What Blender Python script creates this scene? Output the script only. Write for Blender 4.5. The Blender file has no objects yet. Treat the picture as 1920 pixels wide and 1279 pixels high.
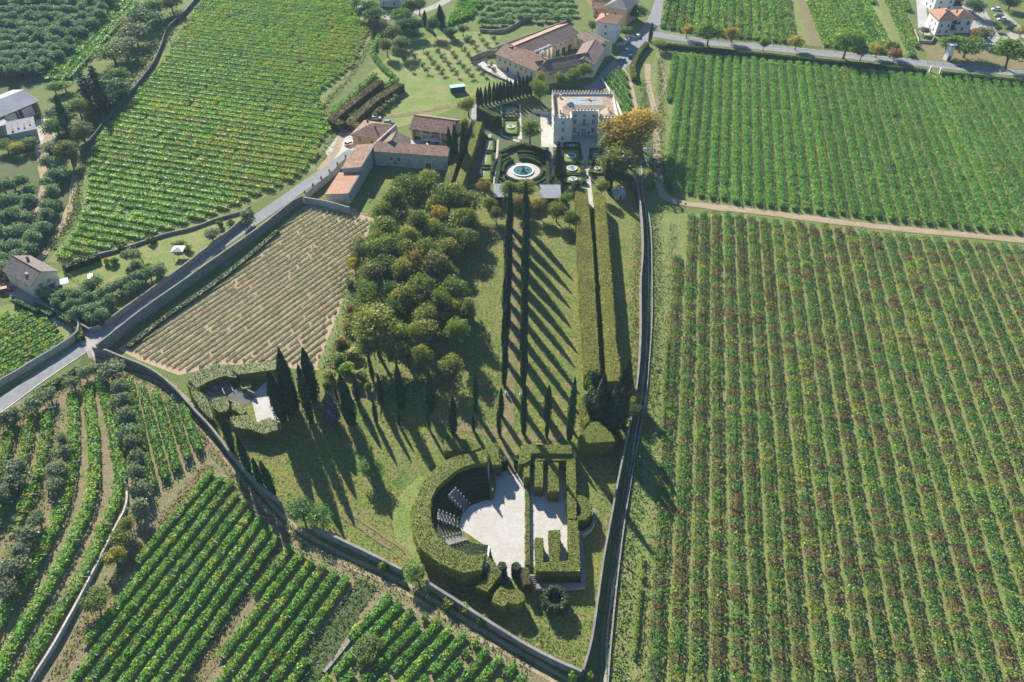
import bpy, math, random
import numpy as np
from mathutils import Vector
from mathutils.geometry import tessellate_polygon

random.seed(5)
RNG = np.random.default_rng(11)
S = bpy.context.scene
C = S.collection

# ---------------------------------------------------------------- camera, world, sun, exposure
F, CH, PITCH = 1500.0, 150.0, math.radians(42)
cam = bpy.data.objects.new('camera', bpy.data.cameras.new('camera'))
C.objects.link(cam)
cam.location = (0, 0, CH)
cam.rotation_euler = (math.pi / 2 - PITCH, 0, 0)
cam.data.sensor_width = 36.0
cam.data.lens = 36.0 * F / 1920.0
cam.data.clip_start, cam.data.clip_end = 1.0, 6000.0
S.camera = cam

SUN_EL, SUN_AZ = math.radians(28), math.radians(116)      # azimuth counter-clockwise from +X
w = bpy.data.worlds.new('World')
S.world = w
w.use_nodes = True
nt = w.node_tree
bg = nt.nodes['Background']
sky = nt.nodes.new('ShaderNodeTexSky')
sky.sky_type = 'NISHITA'
sky.sun_disc = False
sky.sun_elevation = SUN_EL
sky.sun_rotation = math.radians(90) - SUN_AZ
sky.air_density, sky.dust_density, sky.ozone_density = 1.2, 0.1, 6.0
nt.links.new(sky.outputs[0], bg.inputs[0])
bg.inputs[1].default_value = 0.062

sl = bpy.data.lights.new('sun', 'SUN')
sl.energy = 5.0
sl.angle = math.radians(0.5)
sl.color = (1.0, 0.94, 0.83)
so = bpy.data.objects.new('sun', sl)
C.objects.link(so)
sd = Vector((-math.cos(SUN_AZ) * math.cos(SUN_EL), -math.sin(SUN_AZ) * math.cos(SUN_EL), -math.sin(SUN_EL)))
so.rotation_euler = sd.to_track_quat('-Z', 'Y').to_euler()
so.location = (-60, 200, 300)

S.view_settings.view_transform = 'Standard'
S.view_settings.look = 'None'
S.view_settings.gamma = 1.0
S.view_settings.use_curve_mapping = False
S.view_settings.exposure = 1.42
S.cycles.max_bounces = 5
S.cycles.diffuse_bounces = 2
S.cycles.transmission_bounces = 3
S.cycles.glossy_bounces = 2
S.cycles.volume_bounces = 0

# ---------------------------------------------------------------- small helpers
def G(px, py, z=0.0):
    """a point of the photograph (1920 wide) on the level z, in metres"""
    a = (px - 960) / F
    b = (639.5 - py) / F
    dy = math.cos(PITCH) + b * math.sin(PITCH)
    dz = -math.sin(PITCH) + b * math.cos(PITCH)
    t = (z - CH) / dz
    return np.array((a * t, dy * t, z))

def GL(pts, z=0.0):
    return np.array([G(p[0], p[1], z) for p in pts])

def mpp(py):
    return G(961, py)[0] - G(960, py)[0]

def catmull(P, step=2.0, closed=False):
    P = np.asarray(P, float)
    n = len(P)
    out = []
    rng = range(n if closed else n - 1)
    for i in rng:
        p1, p2 = P[i % n], P[(i + 1) % n]
        p0 = P[(i - 1) % n] if (closed or i > 0) else 2 * p1 - p2
        p3 = P[(i + 2) % n] if (closed or i + 2 < n) else 2 * p2 - p1
        k = max(1, int(np.linalg.norm(p2 - p1) / step))
        for j in range(k):
            t = j / k
            out.append(0.5 * ((2 * p1) + (p2 - p0) * t + (2 * p0 - 5 * p1 + 4 * p2 - p3) * t * t + (3 * p1 - p0 - 3 * p2 + p3) * t ** 3))
    if not closed:
        out.append(P[-1])
    return np.array(out)

def resample(P, n):
    P = np.asarray(P, float)
    d = np.concatenate([[0], np.cumsum(np.linalg.norm(np.diff(P, axis=0), axis=1))])
    t = np.linspace(0, d[-1], n)
    return np.stack([np.interp(t, d, P[:, k]) for k in range(P.shape[1])], 1)

def offset(P, d):
    """sideways offset (to the left of travel) of a polyline on the ground"""
    P = np.asarray(P, float)
    T = np.gradient(P[:, :2], axis=0)
    T /= np.linalg.norm(T, axis=1)[:, None] + 1e-9
    Q = P.copy()
    dd = np.broadcast_to(np.asarray(d, float), (len(P),))
    Q[:, 0] += -T[:, 1] * dd
    Q[:, 1] += T[:, 0] * dd
    return Q

class MB:
    """collects faces and builds them as ONE mesh object"""
    def __init__(s):
        s.V, s.Q, s.T, s.c, s.n = [], [], [], [], 0
        s.qm, s.tm = [], []
    def add(s, V, quads=None, tris=None, col=(1, 1, 1), m=0):
        V = np.asarray(V, float)
        col = np.asarray(col, float)
        if col.ndim == 1:
            col = np.tile(col, (len(V), 1))
        if quads is not None and len(quads):
            q = np.asarray(quads, np.int64) + s.n
            s.Q.append(q); s.qm.append(np.full(len(q), m))
        if tris is not None and len(tris):
            t = np.asarray(tris, np.int64) + s.n
            s.T.append(t); s.tm.append(np.full(len(t), m))
        s.V.append(V); s.c.append(col)
        s.n += len(V)
        return s
    def box(s, c, size, rot=0.0, col=(1, 1, 1), m=0, taper=1.0):
        x, y, z = np.asarray(size, float) / 2
        V = np.array([(-x, -y, -z), (x, -y, -z), (x, y, -z), (-x, y, -z), (-x * taper, -y * taper, z), (x * taper, -y * taper, z), (x * taper, y * taper, z), (-x * taper, y * taper, z)])
        cr, sr = math.cos(rot), math.sin(rot)
        V = np.stack([V[:, 0] * cr - V[:, 1] * sr, V[:, 0] * sr + V[:, 1] * cr, V[:, 2]], 1) + np.asarray(c, float)
        return s.add(V, [(0, 3, 2, 1), (4, 5, 6, 7), (0, 1, 5, 4), (1, 2, 6, 5), (2, 3, 7, 6), (3, 0, 4, 7)], col=col, m=m)
    def tube(s, P, R, k=7, col=(1, 1, 1), m=0, cap=True):
        P = np.asarray(P, float); R = np.broadcast_to(np.asarray(R, float), (len(P),))
        D = np.gradient(P, axis=0); D /= np.linalg.norm(D, axis=1)[:, None] + 1e-9
        V = []
        for p, d, r in zip(P, D, R):
            a = np.cross(d, (0, 0, 1.0) if abs(d[2]) < 0.9 else (1.0, 0, 0)); a /= np.linalg.norm(a)
            b = np.cross(d, a)
            for j in range(k):
                t = 2 * math.pi * j / k
                V.append(p + r * (math.cos(t) * a + math.sin(t) * b))
        q = [(i * k + j, i * k + (j + 1) % k, (i + 1) * k + (j + 1) % k, (i + 1) * k + j) for i in range(len(P) - 1) for j in range(k)]
        t = []
        if cap:
            V.append(P[-1]); e = len(V) - 1; o = (len(P) - 1) * k
            t = [(o + j, o + (j + 1) % k, e) for j in range(k)]
        return s.add(V, q, t, col=col, m=m)
    def lathe(s, prof, c=(0, 0, 0), k=16, col=(1, 1, 1), m=0):
        c = np.asarray(c, float); V = []
        for r, z in prof:
            for j in range(k):
                t = 2 * math.pi * j / k
                V.append(c + (r * math.cos(t), r * math.sin(t), z))
        q = [(i * k + j, i * k + (j + 1) % k, (i + 1) * k + (j + 1) % k, (i + 1) * k + j) for i in range(len(prof) - 1) for j in range(k)]
        return s.add(V, q, col=col, m=m)
    def prism(s, P, z0, z1, col=(1, 1, 1), m=0, bottom=False):
        """upright prism over a ground outline (any order)"""
        P = np.asarray(P, float)[:, :2]
        if 0.5 * np.sum(P[:, 0] * np.roll(P[:, 1], -1) - np.roll(P[:, 0], -1) * P[:, 1]) < 0:
            P = P[::-1]
        n = len(P)
        V = np.concatenate([np.c_[P, np.full(n, z0)], np.c_[P, np.broadcast_to(z1, (n,))]])
        q = [(i, (i + 1) % n, n + (i + 1) % n, n + i) for i in range(n)]
        t = tess(P)
        tt = [(a + n, b + n, c + n) for a, b, c in t]
        if bottom:
            tt += [(c, b, a) for a, b, c in t]
        return s.add(V, q, tt, col=col, m=m)
    def leaves(s, P, N, size, col, jit=0.7, m=0, aspect=0.62):
        n = len(P)
        nr = N + jit * RNG.normal(size=(n, 3)); nr /= np.linalg.norm(nr, axis=1)[:, None] + 1e-9
        t = np.cross(nr, RNG.normal(size=(n, 3))); t /= np.linalg.norm(t, axis=1)[:, None] + 1e-9
        b = np.cross(nr, t)
        sz = np.broadcast_to(np.asarray(size, float), (n,))[:, None]
        V = np.stack([P - t * sz, P - b * sz * aspect, P + t * sz, P + b * sz * aspect], 1).reshape(-1, 3)
        q = np.arange(4 * n).reshape(n, 4)
        col = np.asarray(col, float)
        if col.ndim == 1: col = np.tile(col, (n, 1))
        return s.add(V, q, col=np.repeat(col, 4, 0), m=m)
    def mesh(s, name, mats, origin=(0, 0, 0), smooth=False):
        me = bpy.data.meshes.new(name)
        V = (np.concatenate(s.V) - np.asarray(origin, float)).astype(np.float32)
        Q = np.concatenate(s.Q) if s.Q else np.zeros((0, 4), np.int64)
        T = np.concatenate(s.T) if s.T else np.zeros((0, 3), np.int64)
        me.vertices.add(len(V)); me.vertices.foreach_set('co', V.ravel())
        me.loops.add(Q.size + T.size)
        me.loops.foreach_set('vertex_index', np.concatenate([Q.ravel(), T.ravel()]).astype(np.int32))
        me.polygons.add(len(Q) + len(T))
        me.polygons.foreach_set('loop_start', np.concatenate([np.arange(len(Q)) * 4, Q.size + np.arange(len(T)) * 3]).astype(np.int32))
        if not isinstance(mats, (list, tuple)): mats = [mats]
        for x in mats: me.materials.append(x)
        if len(mats) > 1:
            mi = np.concatenate(s.qm + s.tm).astype(np.int32)
            me.polygons.foreach_set('material_index', mi)
        a = me.color_attributes.new('Col', 'FLOAT_COLOR', 'POINT')
        a.data.foreach_set('color', np.c_[np.concatenate(s.c), np.ones(s.n)].astype(np.float32).ravel())
        me.polygons.foreach_set('use_smooth', np.full(len(me.polygons), bool(smooth)))
        me.update(calc_edges=True)
        return me
    def build(s, name, mats, parent=None, smooth=False, kind=None):
        org = parent['_o'] if parent is not None and '_o' in parent else (0, 0, 0)
        o = bpy.data.objects.new(name, s.mesh(name, mats, tuple(org), smooth))
        C.objects.link(o)
        if parent is not None: o.parent = parent
        if kind: o['kind'] = kind
        return o

def tess(P):
    return [tuple(t) for t in tessellate_polygon([[Vector((p[0], p[1], 0)) for p in P]])] if len(P) > 4 else ([(0, 1, 2), (0, 2, 3)] if len(P) == 4 and convex4(P) else [tuple(t) for t in tessellate_polygon([[Vector((p[0], p[1], 0)) for p in P]])])

def convex4(P):
    s = []
    for i in range(4):
        a, b, c = P[i], P[(i + 1) % 4], P[(i + 2) % 4]
        s.append((b[0] - a[0]) * (c[1] - b[1]) - (b[1] - a[1]) * (c[0] - b[0]) > 0)
    return all(s) or not any(s)

def thing(name, label, cat, loc=(0, 0, 0), group=None, rot=0.0):
    o = bpy.data.objects.new(name, None)
    C.objects.link(o)
    o.location = [float(v) for v in loc]
    o.rotation_euler = (0, 0, rot)
    o.empty_display_size = 0.5
    o['_o'] = [float(v) for v in loc]
    tag(o, label, cat, group)
    return o

def tag(o, label, cat, group=None):
    o['label'] = label; o['category'] = cat; o['kind'] = 'thing'
    if group: o['group'] = group
    return o

def copy_thing(root, loc, rot=0.0, scale=(1, 1, 1), label=None, group=None, tint=None):
    r = root.copy(); C.objects.link(r)
    r.location = [float(v) for v in loc]; r.rotation_euler = (0, 0, rot); r.scale = scale
    if label: r['label'] = label
    if group: r['group'] = group
    for ch in root.children:
        c = ch.copy(); C.objects.link(c); c.parent = r
        if tint: c.color = (*tint, 1)
        for g in ch.children:
            d = g.copy(); C.objects.link(d); d.parent = c
    return r

# ---------------------------------------------------------------- materials
def newmat(name):
    m = bpy.data.materials.new(name); m.use_nodes = True
    nt = m.node_tree
    for n in list(nt.nodes): nt.nodes.remove(n)
    out = nt.nodes.new('ShaderNodeOutputMaterial')
    return m, nt, out

def N(nt, typ, **kw):
    n = nt.nodes.new(typ)
    for k, v in kw.items(): setattr(n, k, v)
    return n

def mixc(nt, fac, a, b, mode='MIX'):
    n = N(nt, 'ShaderNodeMix', data_type='RGBA', blend_type=mode)
    for i, v in ((0, fac), (6, a), (7, b)):
        if hasattr(v, 'is_linked'): nt.links.new(v, n.inputs[i])
        elif isinstance(v, (int, float)): n.inputs[i].default_value = v if i == 0 else (v, v, v, 1)
        else: n.inputs[i].default_value = (*v, 1)
    return n.outputs[2]

def noise(nt, vec, scale, detail=3, rough=0.6):
    n = N(nt, 'ShaderNodeTexNoise')
    n.inputs['Scale'].default_value = scale; n.inputs['Detail'].default_value = detail; n.inputs['Roughness'].default_value = rough
    nt.links.new(vec, n.inputs['Vector'])
    return n.outputs[0]

def ramp(nt, x, a, b, lo=0.0, hi=1.0):
    n = N(nt, 'ShaderNodeMapRange')
    n.inputs[1].default_value = a; n.inputs[2].default_value = b; n.inputs[3].default_value = lo; n.inputs[4].default_value = hi
    nt.links.new(x, n.inputs[0])
    return n.outputs[0]

def bump(nt, h, strength, dist):
    n = N(nt, 'ShaderNodeBump')
    n.inputs['Strength'].default_value = strength; n.inputs['Distance'].default_value = dist
    nt.links.new(h, n.inputs['Height'])
    return n.outputs[0]

def surf(nt, out, col, rough=0.85, normal=None, spec=0.25, metal=0.0):
    b = N(nt, 'ShaderNodeBsdfPrincipled')
    if hasattr(col, 'is_linked'): nt.links.new(col, b.inputs['Base Color'])
    else: b.inputs['Base Color'].default_value = (*col, 1)
    b.inputs['Roughness'].default_value = rough
    b.inputs['Specular IOR Level'].default_value = spec
    b.inputs['Metallic'].default_value = metal
    if normal is not None: nt.links.new(normal, b.inputs['Normal'])
    nt.links.new(b.outputs[0], out.inputs[0])
    return b

def pos(nt):
    return N(nt, 'ShaderNodeNewGeometry').outputs['Position']

def mat_ground(name, c0, c1, c2, big=0.04, mid=0.3, fine=2.2, bmp=0.5, fine_amt=0.45):
    m, nt, out = newmat(name)
    p = pos(nt)
    a = mixc(nt, ramp(nt, noise(nt, p, big, 4), 0.35, 0.65), c0, c1)
    a = mixc(nt, ramp(nt, noise(nt, p, mid, 5, 0.7), 0.42, 0.68), a, c2)
    g = noise(nt, p, fine * 0.36, 5, 0.8)
    a = mixc(nt, ramp(nt, g, 0.50, 0.70, 0, 0.75), a, tuple(0.5 * (x + y) * 1.12 for x, y in zip(c1, c2)))
    f = noise(nt, p, fine, 4, 0.75)
    a = mixc(nt, 1.0, a, mixc(nt, ramp(nt, f, 0.25, 0.75), (1 - fine_amt,) * 3, (1 + fine_amt,) * 3), 'MULTIPLY')
    surf(nt, out, a, 0.95, bump(nt, f, bmp, 0.25), 0.1)
    return m

def mat_flat(name, c, var=0.12, scale=1.5, rough=0.8, spec=0.25, metal=0.0, bmp=0.0):
    m, nt, out = newmat(name)
    p = pos(nt)
    f = noise(nt, p, scale, 4, 0.7)
    g = noise(nt, p, scale * 0.13, 3)
    a = mixc(nt, 1.0, c, mixc(nt, ramp(nt, f, 0.25, 0.75), (1 - var,) * 3, (1 + var,) * 3), 'MULTIPLY')
    a = mixc(nt, 1.0, a, mixc(nt, ramp(nt, g, 0.3, 0.7), (1 - var * 0.8,) * 3, (1 + var * 0.6,) * 3), 'MULTIPLY')
    surf(nt, out, a, rough, bump(nt, f, bmp, 0.05) if bmp else None, spec, metal)
    return m

def mat_cells(name, cols, scale, mortar=None, rough=0.9, bmp=0.5, patch=0.25, mask=0.06):
    """stones / tiles: one tone per cell, joints where cells meet"""
    m, nt, out = newmat(name)
    p = pos(nt)
    v = N(nt, 'ShaderNodeTexVoronoi'); v.inputs['Scale'].default_value = scale
    nt.links.new(p, v.inputs['Vector'])
    sep = N(nt, 'ShaderNodeSeparateColor'); nt.links.new(v.outputs['Color'], sep.inputs[0])
    a = mixc(nt, ramp(nt, sep.outputs[0], 0.25, 0.75), cols[0], cols[1])
    a = mixc(nt, ramp(nt, sep.outputs[1], 0.62, 0.9), a, cols[2])
    g = noise(nt, p, scale * 0.12, 4)
    a = mixc(nt, ramp(nt, g, 0.45, 0.75, 0, patch * 2.2), a, cols[3] if len(cols) > 3 else cols[2])
    e = N(nt, 'ShaderNodeTexVoronoi', feature='DISTANCE_TO_EDGE'); e.inputs['Scale'].default_value = scale
    nt.links.new(p, e.inputs['Vector'])
    j = ramp(nt, e.outputs['Distance'], 0.0, mask)
    if mortar: a = mixc(nt, j, mortar, a)
    surf(nt, out, a, rough, bump(nt, j, bmp, 0.06), 0.15)
    return m

def mat_leaf(name, trans=0.3, gloss=0.05):
    m, nt, out = newmat(name)
    at = N(nt, 'ShaderNodeAttribute', attribute_name='Col')
    oi = N(nt, 'ShaderNodeObjectInfo')
    c = mixc(nt, 1.0, at.outputs['Color'], oi.outputs['Color'], 'MULTIPLY')
    r = ramp(nt, oi.outputs['Random'], 0, 1, 0.84, 1.16)
    cb = N(nt, 'ShaderNodeCombineColor')
    for i in range(3): nt.links.new(r, cb.inputs[i])
    c = mixc(nt, 1.0, c, cb.outputs[0], 'MULTIPLY')
    d = N(nt, 'ShaderNodeBsdfDiffuse'); t = N(nt, 'ShaderNodeBsdfTranslucent'); g = N(nt, 'ShaderNodeBsdfGlossy')
    nt.links.new(c, d.inputs[0])
    ct = mixc(nt, 1.0, c, (1.12, 1.18, 0.55), 'MULTIPLY')
    nt.links.new(ct, t.inputs[0])
    g.inputs['Roughness'].default_value = 0.5; g.inputs[0].default_value = (0.8, 0.85, 0.8, 1)
    x = N(nt, 'ShaderNodeMixShader'); x.inputs[0].default_value = trans
    nt.links.new(d.outputs[0], x.inputs[1]); nt.links.new(t.outputs[0], x.inputs[2])
    y = N(nt, 'ShaderNodeMixShader'); y.inputs[0].default_value = gloss
    nt.links.new(x.outputs[0], y.inputs[1]); nt.links.new(g.outputs[0], y.inputs[2])
    nt.links.new(y.outputs[0], out.inputs[0])
    return m

M = {}
M['leaf'] = mat_leaf('leaf', 0.42, 0.02)
M['needle'] = mat_leaf('needle', 0.08, 0.01)
M['bark'] = mat_flat('bark', (0.10, 0.075, 0.05), 0.3, 3, 0.95)
M['ground'] = mat_ground('meadow', (0.075, 0.135, 0.03), (0.11, 0.155, 0.038), (0.15, 0.145, 0.06), bmp=.7, fine_amt=.55)
M['park'] = mat_ground('park_lawn', (0.075, 0.135, 0.028), (0.14, 0.165, 0.036), (0.19, 0.155, 0.062), 0.06, 0.22, 1.3, 1.0, 0.7)
M['meadow'] = mat_ground('bright_meadow', (0.10, 0.19, 0.04), (0.15, 0.20, 0.05), (0.25, 0.22, 0.10), 0.05, 0.15, 2.0, .7, .5)
M['vinegrass'] = mat_ground('vineyard_grass', (0.10, 0.17, 0.04), (0.15, 0.19, 0.052), (0.21, 0.18, 0.085), 0.05, 0.35, 2.2, .6, .5)
M['drygrass'] = mat_ground('dry_bank_grass', (0.17, 0.135, 0.065), (0.135, 0.145, 0.05), (0.22, 0.165, 0.10), 0.06, 0.35, 2.4, .7, .5)
M['soil'] = mat_ground('pale_soil', (0.36, 0.262, 0.178), (0.40, 0.295, 0.205), (0.29, 0.23, 0.135), 0.05, 0.4, 3.0, 0.5, 0.35)
M['brownsoil'] = mat_ground('brown_soil', (0.19, 0.145, 0.09), (0.12, 0.15, 0.05), (0.26, 0.19, 0.125), 0.12, 0.5, 2.2, .7, .5)
M['grove'] = mat_ground('grove_ground', (0.06, 0.095, 0.035), (0.08, 0.11, 0.04), (0.11, 0.105, 0.055), bmp=.6)
M['dirt'] = mat_ground('dirt_track', (0.30, 0.225, 0.15), (0.34, 0.26, 0.185), (0.24, 0.19, 0.11), 0.08, 0.5, 3.0, 0.3, 0.25)
M['gravel'] = mat_ground('pale_gravel', (0.40, 0.385, 0.355), (0.44, 0.42, 0.39), (0.36, 0.325, 0.275), 0.1, 0.35, 3.0, 0.3, 0.2)
M['asphalt'] = mat_ground('asphalt', (0.20, 0.205, 0.21), (0.24, 0.24, 0.245), (0.165, 0.17, 0.175), 0.08, 0.6, 5.0, 0.1, 0.12)
M['paleroad'] = mat_ground('pale_road', (0.30, 0.285, 0.26), (0.34, 0.32, 0.29), (0.25, 0.235, 0.21), 0.1, 0.5, 4.0, 0.15, 0.16)
M['concrete'] = mat_flat('concrete', (0.36, 0.355, 0.34), 0.18, 1.2, 0.9, 0.08)
M['white'] = mat_flat('white_paint', (0.64, 0.63, 0.61), 0.1, 1.2, 0.85, 0.08)
M['stone'] = mat_cells('field_stone', [(0.25, 0.24, 0.215), (0.34, 0.33, 0.30), (0.18, 0.175, 0.155), (0.14, 0.14, 0.10)], 3.2, (0.16, 0.15, 0.13), mask=0.12)
M['shadestone'] = mat_cells('shaded_bank_stone', [(0.11, 0.105, 0.09), (0.15, 0.145, 0.125), (0.08, 0.08, 0.07), (0.09, 0.10, 0.05)], 2.6, (0.06, 0.06, 0.055), mask=0.12)  # stone darkened to carry the shadow along the bank wall
M['coping'] = mat_flat('stone_coping', (0.21, 0.20, 0.18), 0.3, 2.5, 0.95, 0.08)
M['oldwall'] = mat_cells('old_rubble_wall', [(0.40, 0.375, 0.33), (0.50, 0.47, 0.42), (0.30, 0.28, 0.25), (0.25, 0.235, 0.2)], 2.4, (0.38, 0.36, 0.32), bmp=0.25, patch=0.35)
M['tile'] = mat_cells('clay_tile', [(0.24, 0.13, 0.09), (0.30, 0.19, 0.135), (0.13, 0.085, 0.07), (0.37, 0.28, 0.22)], 2.3, (0.13, 0.075, 0.055), bmp=0.5, patch=0.2)
M['oldtile'] = mat_cells('old_clay_tile', [(0.19, 0.125, 0.10), (0.25, 0.18, 0.145), (0.14, 0.10, 0.09), (0.33, 0.25, 0.2)], 2.2, (0.10, 0.07, 0.06), bmp=0.5, patch=0.2)
M['newtile'] = mat_cells('new_clay_tile', [(0.33, 0.18, 0.115), (0.38, 0.225, 0.15), (0.27, 0.14, 0.09), (0.41, 0.28, 0.20)], 2.6, (0.25, 0.12, 0.08), bmp=0.3, patch=0.2)
M['villatile'] = mat_cells('villa_tile', [(0.35, 0.28, 0.215), (0.42, 0.36, 0.29), (0.33, 0.20, 0.125), (0.30, 0.30, 0.29)], 2.2, (0.2, 0.14, 0.1), bmp=0.4, patch=0.3)
M['greytile'] = mat_cells('grey_tile', [(0.20, 0.19, 0.185), (0.26, 0.25, 0.24), (0.15, 0.145, 0.145), (0.23, 0.21, 0.19)], 2.4, (0.09, 0.09, 0.09), bmp=0.4)
M['browntile'] = mat_cells('brown_tile', [(0.17, 0.14, 0.13), (0.23, 0.19, 0.175), (0.12, 0.10, 0.10), (0.20, 0.165, 0.14)], 2.6, (0.08, 0.065, 0.06), bmp=0.4)
M['villa'] = mat_flat('villa_plaster', (0.66, 0.635, 0.56), 0.08, 0.9, 0.9)
M['cream'] = mat_flat('cream_plaster', (0.58, 0.50, 0.36), 0.1, 0.8, 0.9)
M['ochre'] = mat_flat('ochre_plaster', (0.58, 0.40, 0.20), 0.08, 0.8, 0.9)
M['orange'] = mat_flat('orange_plaster', (0.62, 0.30, 0.06), 0.08, 0.8, 0.9)
M['salmon'] = mat_flat('salmon_plaster', (0.56, 0.33, 0.20), 0.08, 0.8, 0.9)
M['glass'] = mat_flat('window_glass', (0.03, 0.04, 0.05), 0.1, 2, 0.15, 0.5)
M['shutter'] = mat_flat('blue_grey_shutter', (0.20, 0.27, 0.31), 0.08, 2, 0.7)
M['brownshutter'] = mat_flat('brown_shutter', (0.09, 0.055, 0.035), 0.1, 2, 0.7)
M['trim'] = mat_flat('pale_trim', (0.66, 0.63, 0.56), 0.06, 2, 0.8)
M['iron'] = mat_flat('dark_iron', (0.03, 0.03, 0.032), 0.1, 3, 0.5, 0.5)
M['steel'] = mat_flat('steel', (0.62, 0.63, 0.64), 0.06, 1, 0.35, 0.5, 0.8)
M['sheet'] = mat_flat('pale_roof_sheet', (0.25, 0.265, 0.28), 0.2, 0.8, 0.85, 0.06)
M['slate'] = mat_flat('blue_grey_lead', (0.22, 0.27, 0.30), 0.35, 1.6, 0.6)
M['water'] = mat_flat('pool_water', (0.05, 0.15, 0.14), 0.3, 0.8, 0.06, 0.6)
M['green_metal'] = mat_flat('green_metal', (0.015, 0.075, 0.055), 0.1, 1, 0.5)
M['mint'] = mat_flat('mint_tarpaulin', (0.30, 0.62, 0.55), 0.1, 1, 0.5)
M['rubber'] = mat_flat('rubber', (0.02, 0.02, 0.02), 0.1, 3, 0.8)
M['brick'] = mat_cells('dark_brick', [(0.13, 0.06, 0.05), (0.18, 0.085, 0.065), (0.10, 0.05, 0.045)], 4, (0.2, 0.16, 0.14))
M['wood'] = mat_flat('weathered_wood', (0.20, 0.145, 0.095), 0.25, 3, 0.9)
M['red'] = mat_flat('red_paint', (0.35, 0.03, 0.025), 0.1, 2, 0.5)
M['marking'] = mat_flat('road_paint', (0.72, 0.72, 0.70), 0.1, 3, 0.8)
def car_paint(name, c):
    m, nt, out = newmat(name)
    b = surf(nt, out, c, 0.3, None, 0.5)
    b.inputs['Coat Weight'].default_value = 0.6
    return m
M['car_white'] = car_paint('white_car_paint', (0.75, 0.76, 0.77))
M['car_silver'] = car_paint('silver_car_paint', (0.42, 0.46, 0.50))
M['car_dark'] = car_paint('dark_blue_car_paint', (0.02, 0.025, 0.05))
M['car_grey'] = car_paint('grey_car_paint', (0.16, 0.19, 0.22))

# ---------------------------------------------------------------- ground sheets and ribbons
_lay = [0]
def sheet(name, pts, mat, z, world=False):
    P = np.asarray(pts, float)[:, :2] if world else GL(pts)[:, :2]
    b = MB()
    t = tess(P)
    t = [(x if np.cross(P[x[1]] - P[x[0]], P[x[2]] - P[x[0]]) > 0 else x[::-1]) for x in t]
    _lay[0] += 1; z += _lay[0] * 0.0009
    b.add(np.c_[P, np.full(len(P), z)], None, t)
    o = b.build(name, M[mat]); o['kind'] = 'structure'
    return o

def ribbon(name, pts, width, mat, z, step=3.0, wob=0.0, world=False):
    P = catmull(pts if world else GL(pts), step)
    n = len(P)
    wd = np.full(n, 1.0) * width / 2 if not np.ndim(width) else None
    if np.ndim(width): wd = np.interp(np.linspace(0, 1, n), np.linspace(0, 1, len(width)), width) / 2
    L = offset(P, wd + RNG.normal(0, wob, n) if wob else wd); R = offset(P, -(wd + RNG.normal(0, wob, n)) if wob else -wd)
    _lay[0] += 1; z += _lay[0] * 0.0009
    V = np.concatenate([L, R]); V[:, 2] = z
    b = MB().add(V, [(i, n + i, n + i + 1, i + 1) for i in range(n - 1)])
    o = b.build(name, M[mat]); o['kind'] = 'structure'
    return o

def wall(label, pts, h, t=0.5, mat='stone', cop='coping', name='stone_wall', step=2.0, group=None, cat='wall', z0=0.0, world=False, smooth=True):
    W = np.asarray(pts, float) if world else GL(pts)
    P = catmull(W, step) if smooth else resample_poly(W, step)
    n = len(P)
    th = thing(name, label, cat, (*P[n // 2][:2], 0), group)
    hh = np.broadcast_to(np.asarray(h, float), (n,)) if not np.ndim(h) else np.interp(np.linspace(0, 1, n), np.linspace(0, 1, len(h)), h)
    hh = hh + RNG.normal(0, 0.05, n)
    A, B = offset(P, t / 2), offset(P, -t / 2)
    def strip(b, A, B, za, zb):
        V = np.concatenate([np.c_[A[:, :2], za], np.c_[B[:, :2], za], np.c_[A[:, :2], zb], np.c_[B[:, :2], zb]])
        q = []
        for i in range(n - 1):
            q += [(i + 1, i, 2 * n + i, 2 * n + i + 1), (n + i, n + i + 1, 3 * n + i + 1, 3 * n + i), (2 * n + i, 3 * n + i, 3 * n + i + 1, 2 * n + i + 1)]
        q += [(0, n, 3 * n, 2 * n), (2 * n - 1, n - 1, 3 * n - 1, 4 * n - 1)]
        b.add(V, q)
    b = MB(); strip(b, A, B, np.full(n, z0), z0 + hh); b.build('masonry', M[mat], th)
    if cop:
        A2, B2 = offset(P, t / 2 + 0.03), offset(P, -t / 2 - 0.03)
        b = MB(); strip(b, A2, B2, z0 + hh - 0.02, z0 + hh + 0.12); b.build('coping', M[cop], th)
    return th

def resample_poly(P, step):
    out = []
    for a, b in zip(P[:-1], P[1:]):
        k = max(1, int(np.linalg.norm(b - a) / step))
        out += [a + (b - a) * j / k for j in range(k)]
    out.append(P[-1])
    return np.array(out)

# ---------------------------------------------------------------- foliage
def jitcol(base, n, amt=0.22, warm=0.12):
    c = np.tile(np.asarray(base, float), (n, 1))
    c *= np.exp(RNG.normal(0, amt, (n, 1)))
    c[:, 0] *= np.exp(RNG.normal(0, warm, n))
    return c

def pick(cols, probs, n, amt=0.2):
    i = RNG.choice(len(cols), n, p=np.asarray(probs) / np.sum(probs))
    return jitcol((1, 1, 1), n, amt, 0.08) * np.asarray(cols, float)[i]

def sample_tris(V, T, dens):
    a, b, c = V[T[:, 0]], V[T[:, 1]], V[T[:, 2]]
    cr = np.cross(b - a, c - a); ar = np.linalg.norm(cr, axis=1) / 2
    n = int(ar.sum() * dens)
    if n < 1: return np.zeros((0, 3)), np.zeros((0, 3))
    i = RNG.choice(len(T), n, p=ar / ar.sum())
    u, v = RNG.random(n), RNG.random(n)
    f = u + v > 1; u[f], v[f] = 1 - u[f], 1 - v[f]
    P = a[i] + (b[i] - a[i]) * u[:, None] + (c[i] - a[i]) * v[:, None]
    Nn = cr[i] / (2 * ar[i])[:, None]
    return P, Nn

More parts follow.
